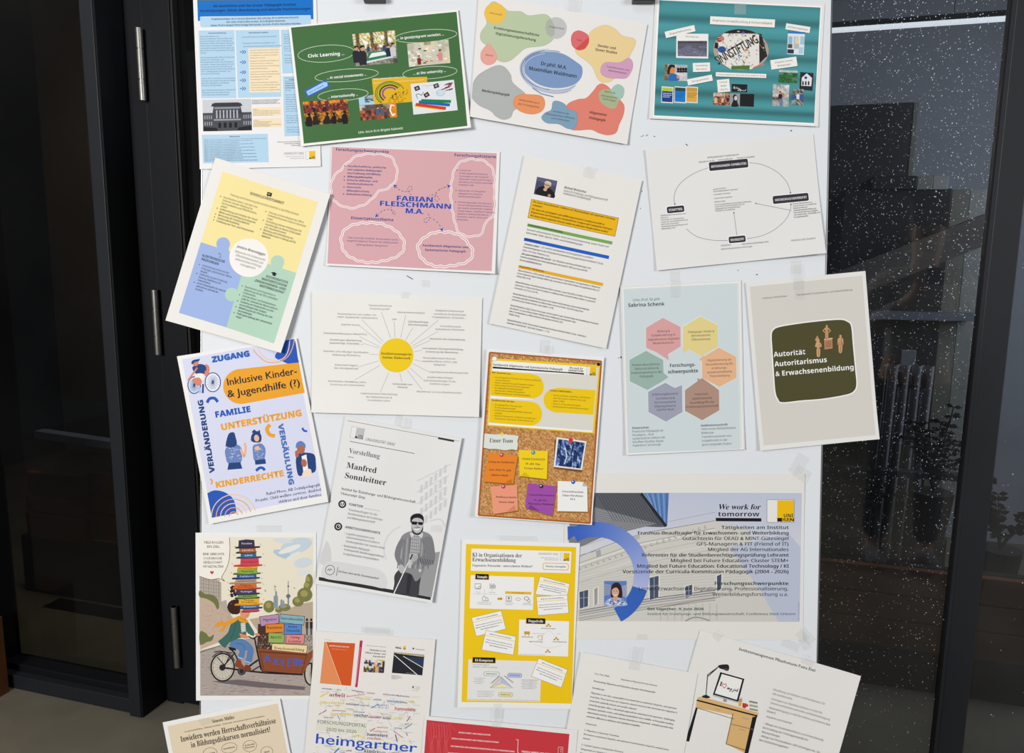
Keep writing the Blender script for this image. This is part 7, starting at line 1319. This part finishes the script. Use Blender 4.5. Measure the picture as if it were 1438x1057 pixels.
def pbox(name, x0, y0, x1, y1, n, d, m, parent=None):
    a = at_n((x0), (y0 + y1) / 2, n)[0]; b = at_n((x1), (y0 + y1) / 2, n)[0]; zt = at_n((x0 + x1) / 2, y0, n)[1]; zb = at_n((x0 + x1) / 2, y1, n)[1]
    return fbox(name, a, b, n, n + d, max(zb, .0), zt, m, parent, .003)
# tall dark doorway with a light edge
dc = empty('dark_cabinet', tuple(fac(at_n(1200, 300, 1.96)[0], 1.96, 0))); pbox('body', 1120, 148, 1228, 1400, 1.96, .4, DKM, dc); pbox('side_panel', 1228, 146, 1235, 1400, 1.955, .405, DKM2, dc)
tag(dc, 'tall dark cabinet behind the right pane beside the board edge', 'cabinet')

st = empty('stepped_counter', tuple(fac(at_n(1200, 300, 1.7)[0], 1.7, 0))); tag(st, 'stepped dark counter with olive end blocks behind the right pane', 'counter')
pbox('top_block', 1225, 247, 1288, 266, 1.6, .3, DKM, st); pbox('end_block', 1288, 247, 1310, 266, 1.6, .3, mat('cabinet_mid', '74756e', .6), st); pbox('end_block', 1310, 246, 1332, 266, 1.6, .3, mat('cabinet_pale', '8a8c8a', .6), st)
pbox('main_block', 1170, 266, 1316, 700, 1.62, .3, DKM, st); pbox('end_block', 1316, 266, 1341, 700, 1.62, .3, DKM2, st); pbox('end_block', 1341, 266, 1364, 700, 1.62, .3, mat('cabinet_grey', '7c807c', .6), st)
def bar(name, x0, y0, x1, y1, h, n, m, d=.05):
    A_, B_ = at_n(x0, y0, n), at_n(x1, y1, n); C_, D_ = at_n(x1, y1 + h, n), at_n(x0, y0 + h, n)
    V = [fac(s, n, z) for s, z in (A_, B_, C_, D_)] + [fac(s, n + d, z) for s, z in (A_, B_, C_, D_)]
    return mesh_obj(name, V, [(3, 2, 1, 0), (4, 5, 6, 7), (0, 1, 5, 4), (1, 2, 6, 5), (2, 3, 7, 6), (3, 0, 4, 7)], m)
tag(bar('stair_stringer', 1150, 392, 1385, 300, 44, 1.45, BEAM), 'sloping grey stair string behind the right pane', 'stair part')
bl_ = bar('ledge', 1222, 437, 1368, 440, 11, 1.55, BLUEM, .068); bl_.parent = st; bl_.matrix_parent_inverse = Matrix.Translation(-st.location)
tag(bar('long_sill', 1150, 654, 1400, 672, 8, 1.2, mat('dark_blue_sill', '2c323c', .5)), 'long dark blue sill running low behind the right pane', 'sill')
tag(bar('trim_1', 1150, 182, 1420, 175, .8, 2.3, mat('pale_trim', '9a9ca0', .6), .01), kind='structure')
# curtain with folds
def curtain():
    V, F = [], []; n = 60; a, b = at_n(1232, 580, 1.35)[0], at_n(1300, 580, 1.35)[0]; zt, zb = at_n(1260, 512, 1.35)[1], .01
    for i in range(n + 1): t = i / n; s_ = a + (b - a) * t; k = .02 * math.sin(t * 26); V += [fac(s_, 1.35 + k, zb), fac(s_ + .02, 1.35 + k, zt)]
    F = [(2 * i, 2 * i + 2, 2 * i + 3, 2 * i + 1) for i in range(n)]
    o = mesh_obj('curtain', V, F, CURT, None, True); s_ = o.modifiers.new('s', 'SOLIDIFY'); s_.thickness = .003; return o
tag(curtain(), 'pale grey folded curtain hanging behind the right pane', 'curtain')
tag(pbox('light_panel', 1225, 490, 1245, 1400, 1.46, .02, mat('panel_grey', '6c737c', .8)), 'plain grey panel beside the folded curtain', 'panel')
# plants: arching stems with leaflets
def plant(px, py, n, seed, label, spread=.2):
    base = at_n(px, py, n); root = empty('potted_plant', tuple(fac(base[0], n, base[1]))); tag(root, label, 'plant', 'dark plants behind the right pane'); rd = random.Random(seed)
    SV, SF, LV, LF = [], [], [], []
    for k in range(9):
        a = rd.uniform(-1, 1); L = rd.uniform(.12, .24); pts = []
        for i in range(9): t = i / 8; pts.append(fac(base[0] + a * spread * t * (1.1), n + rd.uniform(-.01, .01), base[1] + L * (1.7 * t - 1.1 * t * t * abs(a))))
        for p, q in zip(pts, pts[1:]):
            j = len(SV); SV += [p - es * .0022, p + es * .0022, q + es * .0018, q - es * .0018]; SF.append((j, j + 1, j + 2, j + 3))
        for i in range(2, 9):
            for sd in (-1, 1):
                p = pts[i]; d = es * sd * rd.uniform(.02, .034) + ez * rd.uniform(-.012, .016); w = np.cross(d, en) * .28; j = len(LV); LV += [p, p + d * .5 + w + en * .003, p + d, p + d * .5 - w]; LF.append((j, j + 1, j + 2, j + 3))
    for nm, V, F, m in (('stems', SV, SF, LEAF), ('leaves', LV, LF, LEAF)):
        o = mesh_obj(nm, V, F, m, root); o.modifiers.new('s', 'SOLIDIFY').thickness = .0015
    pt = cyl('pot', fac(base[0], n, max(0, base[1] - .17)), fac(base[0], n, base[1]), .05, mat('dark_pot', '1a1a1c', .6), root, 20, .07)
    cyl('stand', fac(base[0], n, 0), fac(base[0], n, max(.01, base[1] - .17)), .06, DKM, root)
plant(1310, 690, 1.0, 3, 'tall leafy plant with arching fronds in front of the curtain', .13); plant(1190, 745, .95, 5, 'low spreading dark plant near the board edge', .16); plant(1405, 770, 1.05, 8, 'dark plant seen behind the mullion', .16)
# horizontal wooden planks low behind the right pane
pl = empty('plank_bench', tuple(fac(at_n(1150, 850, .8)[0], .8, 0))); tag(pl, 'low brown bench front of horizontal planks behind the right pane', 'bench')
a, b = at_n(1120, 850, .8)[0], at_n(1500, 850, .8)[0]
for i, (y0, y1) in enumerate(((797, 833), (836, 869), (872, 909))): z1, z0 = at_n(1250, y0, .8)[1], at_n(1250, y1, .8)[1]; o = fbox('plank', a, b, .8, .83, z0, z1, WOODM, pl, .002)
fbox('frame', a, b, .835, .87, 0, at_n(1250, 797, .8)[1], DKM, pl)
# LED tube under the ceiling
led = empty('linear_lamp', (0, 0, 0)); A_, B_ = at_n(1120, 46, .75), at_n(1430, 23.5, .75); led.location = tuple(fac(A_[0], .75, A_[1])); tag(led, 'thin bright white lamp line behind the top of the right pane', 'lamp')
[cyl('wire', fac(A_[0] + k, .76, (A_[1] + B_[1]) / 2 + .02), fac(A_[0] + k, .76, 2.9), .0012, DKM, led, 6) for k in (-.25, .45)]; zl = (A_[1] + B_[1]) / 2; fbox('housing', A_[0] - .3, B_[0], .745, .775, zl + .006, zl + .022, DKM, led); fbox('diffuser', A_[0] - .3, B_[0], .748, .772, zl - .004, zl + .006, mat('lit_diffuser', 'ffffff', .5, emit=2.2), led)
# left: planks and blue ledge inside, brown panel standing in for a reflection
lf = empty('plank_bench', tuple(fac(sz(60, 700, .5)[0], .5, 0))); tag(lf, 'brown plank bench front seen through the left window', 'bench')
for j, (x0, x1) in enumerate(((38, 122), (125, 175))):
    for y0, y1 in ((667, 697), (700, 722), (725, 760)): pbox('plank', x0, y0, x1, y1, .5, .03, WOODM, lf)
pbox('base', 38, 762, 178, 940, .53, .05, mat('bench_base', '171412', .7), lf)
tag(bar('blue_ledge', 48, 605, 165, 622, 10, .45, mat('ledge_blue', '7080a0', .6)), 'thin blue ledge seen through the left window', 'ledge')
tag(pbox('brown_reflection', 62, -60, 128, 560, 1.0, .04, mat('brown_reflection_paint', '4c4030', .8)), 'tall brown panel standing in for a reflection in the left window glass', 'panel')  # added panel, its colour imitates a brown reflection on the pane
tag(pbox('grey_floor_step', 62, 900, 178, 930, .42, .1, mat('step_grey', '3c4040', .8)), 'low grey step at the foot of the left window', 'step')
il = bpy.data.lights.new('interior_fill', 'AREA'); il.energy = 44; il.size = 1.2; il.color = (.97, .98, 1); ilo = bpy.data.objects.new('interior_fill', il); COL.objects.link(ilo)  # added area lamp without a fitting, brightens the room behind the glass
ilo.location = tuple(fac(3.7, .9, 2.1)); ilo.rotation_euler = Vector(fac(2.0, 2.1, .9) - fac(3.7, .9, 2.1)).to_track_quat('-Z', 'Y').to_euler()
l2 = bpy.data.lights.new('interior_fill_left', 'AREA'); l2.energy = 22; l2.size = .5; l2.color = (1, .86, .68); l2o = bpy.data.objects.new('interior_fill_left', l2); COL.objects.link(l2o); l2o.location = tuple(fac(-.45, .1, 2.62)); l2o.rotation_euler = Vector(fac(-.35, .6, .7) - fac(-.45, .1, 2.62)).to_track_quat('-Z', 'Y').to_euler()  # added warm lamp without a fitting, brightens what shows in the left window
# ================================================================== the person holding up a phone on the viewer's side (seen mirrored in the glass)
def person():
    root = empty('person', (.83, -.39, 0)); tag(root, 'person in pale knitted sweater holding up a phone, mirrored in the glass', 'person'); base = np.array([.83, -.39, 0]); fw = en; rt = es
    def P3(x, y, z): return base + rt * x + fw * y + ez * z
    def skin(name, pts, edges, m, sub=2):
        me = bpy.data.meshes.new(name); me.from_pydata([tuple(P3(*p[:3]) - base) for p in pts], edges, []); me.update(); me.materials.append(m)
        o = bpy.data.objects.new(name, me); COL.objects.link(o); o.parent = root; o.modifiers.new('s', 'SKIN')
        for v, p in zip(me.skin_vertices[0].data, pts): v.radius = (p[3], p[3] * (p[4] if len(p) > 4 else 1)); v.use_root = False
        me.skin_vertices[0].data[0].use_root = True; u = o.modifiers.new('u', 'SUBSURF'); u.levels = u.render_levels = sub; return o
    SK = mat('skin_tone', 'c49a80', .6); KN = mat('pale_knit', 'b4b0ac', .9, 0, .2, .18, 45, .5); TR = mat('dark_denim', '22262e', .85); SH = mat('shoe_canvas', '8c8c90', .8); HR = mat('brown_hair', '3a2c22', .7)
    # one continuous body
    pts = [(0, 0, .95, .15, .8), (0, 0, 1.12, .135, .75), (0, 0, 1.32, .16, .7), (0, 0, 1.44, .10, .7), (0, 0, 1.50, .055), (0, .02, 1.58, .07, 1.1), (0, .02, 1.68, .085, 1.1), (0, .01, 1.735, .06)]
    ed = [(i, i + 1) for i in range(7)]
    for s in (-1, 1):
        k = len(pts); pts += [(s * .10, 0, .88, .09), (s * .11, .01, .50, .062), (s * .12, -.01, .10, .042), (s * .12, .06, .045, .04), (s * .125, .16, .035, .033)]; ed += [(0, k), (k, k + 1), (k + 1, k + 2), (k + 2, k + 3), (k + 3, k + 4)]
        k = len(pts); pts += [(s * .185, 0, 1.41, .058), (s * .25, .06, 1.17, .044), (s * .10, .30, 1.36, .032), (s * .085, .34, 1.41, .036, .6)]; ed += [(3, k), (k, k + 1), (k + 1, k + 2), (k + 2, k + 3)]
        h = k + 3
        for q in range(4): j = len(pts); x = s * (.085 - .0) ; pts += [(s * (.105 - .012 * q), .355 + .004 * q, 1.445 + .004 * q, .009), (s * (.09 - .012 * q), .372, 1.472 - .003 * q, .0075)]; ed += [(h, j), (j, j + 1)]
        j = len(pts); pts += [(s * .06, .335, 1.435, .010), (s * .045, .35, 1.462, .0085)]; ed += [(h, j), (j, j + 1)]
    skin('body', pts, ed, SK)
    skin('sweater', [(0, 0, .93, .172, .82), (0, 0, 1.12, .155, .78), (0, 0, 1.32, .18, .72), (0, 0, 1.45, .10, .8), (-.19, 0, 1.415, .075), (-.255, .06, 1.17, .062), (-.13, .265, 1.33, .045), (.19, 0, 1.415, .075), (.255, .06, 1.17, .062), (.13, .265, 1.33, .045)], [(0, 1), (1, 2), (2, 3), (3, 4), (4, 5), (5, 6), (3, 7), (7, 8), (8, 9)], KN)
    skin('trousers', [(0, 0, .95, .165, .85), (-.10, 0, .86, .105), (-.11, .01, .50, .078), (-.12, -.01, .10, .062), (.10, 0, .86, .105), (.11, .01, .50, .078), (.12, -.01, .10, .062)], [(0, 1), (1, 2), (2, 3), (0, 4), (4, 5), (5, 6)], TR)
    for s in (-1, 1): skin('shoe', [(s * .12, -.05, .05, .05, .9), (s * .12, .08, .05, .052, .9), (s * .125, .19, .04, .042, .8)], [(0, 1), (1, 2)], SH)
    skin('hair', [(0, -.03, 1.72, .085, 1.1), (0, -.055, 1.62, .07, .9), (0, .02, 1.765, .06)], [(0, 1), (0, 2)], HR)
    for s in (-1, 1):
        c = P3(s * .032, .098, 1.645) - base; skin('eye', [(s * .032, .098, 1.645, .010), (s * .032, .104, 1.645, .008)], [(0, 1)], mat('eye', '1c1814', .3), 1); skin('ear', [(s * .086, .01, 1.64, .014), (s * .092, .0, 1.62, .012)], [(0, 1)], SK, 1)
    skin('nose', [(0, .10, 1.64, .010), (0, .122, 1.612, .014)], [(0, 1)], SK, 1); skin('mouth', [(-.022, .105, 1.575, .006), (.022, .105, 1.575, .006)], [(0, 1)], mat('lips', '8e4c44', .5), 1)
    ph = empty('phone', tuple(P3(0, .375, 1.46))); tag(ph, 'black phone held up by the person mirrored in the right pane', 'phone')
    def pb(nm, x, y0, y1, z0, z1, m): V = [P3(a, b, c) for c in (z0, z1) for a, b in ((-x, y0), (x, y0), (x, y1), (-x, y1))]; return mesh_obj(nm, V, BOXF, m, ph)
    pb('body', .078, .392, .400, 1.425, 1.5, DARKP); pb('camera_bump', .02, .400, .403, 1.475, 1.496, ALU)
person()
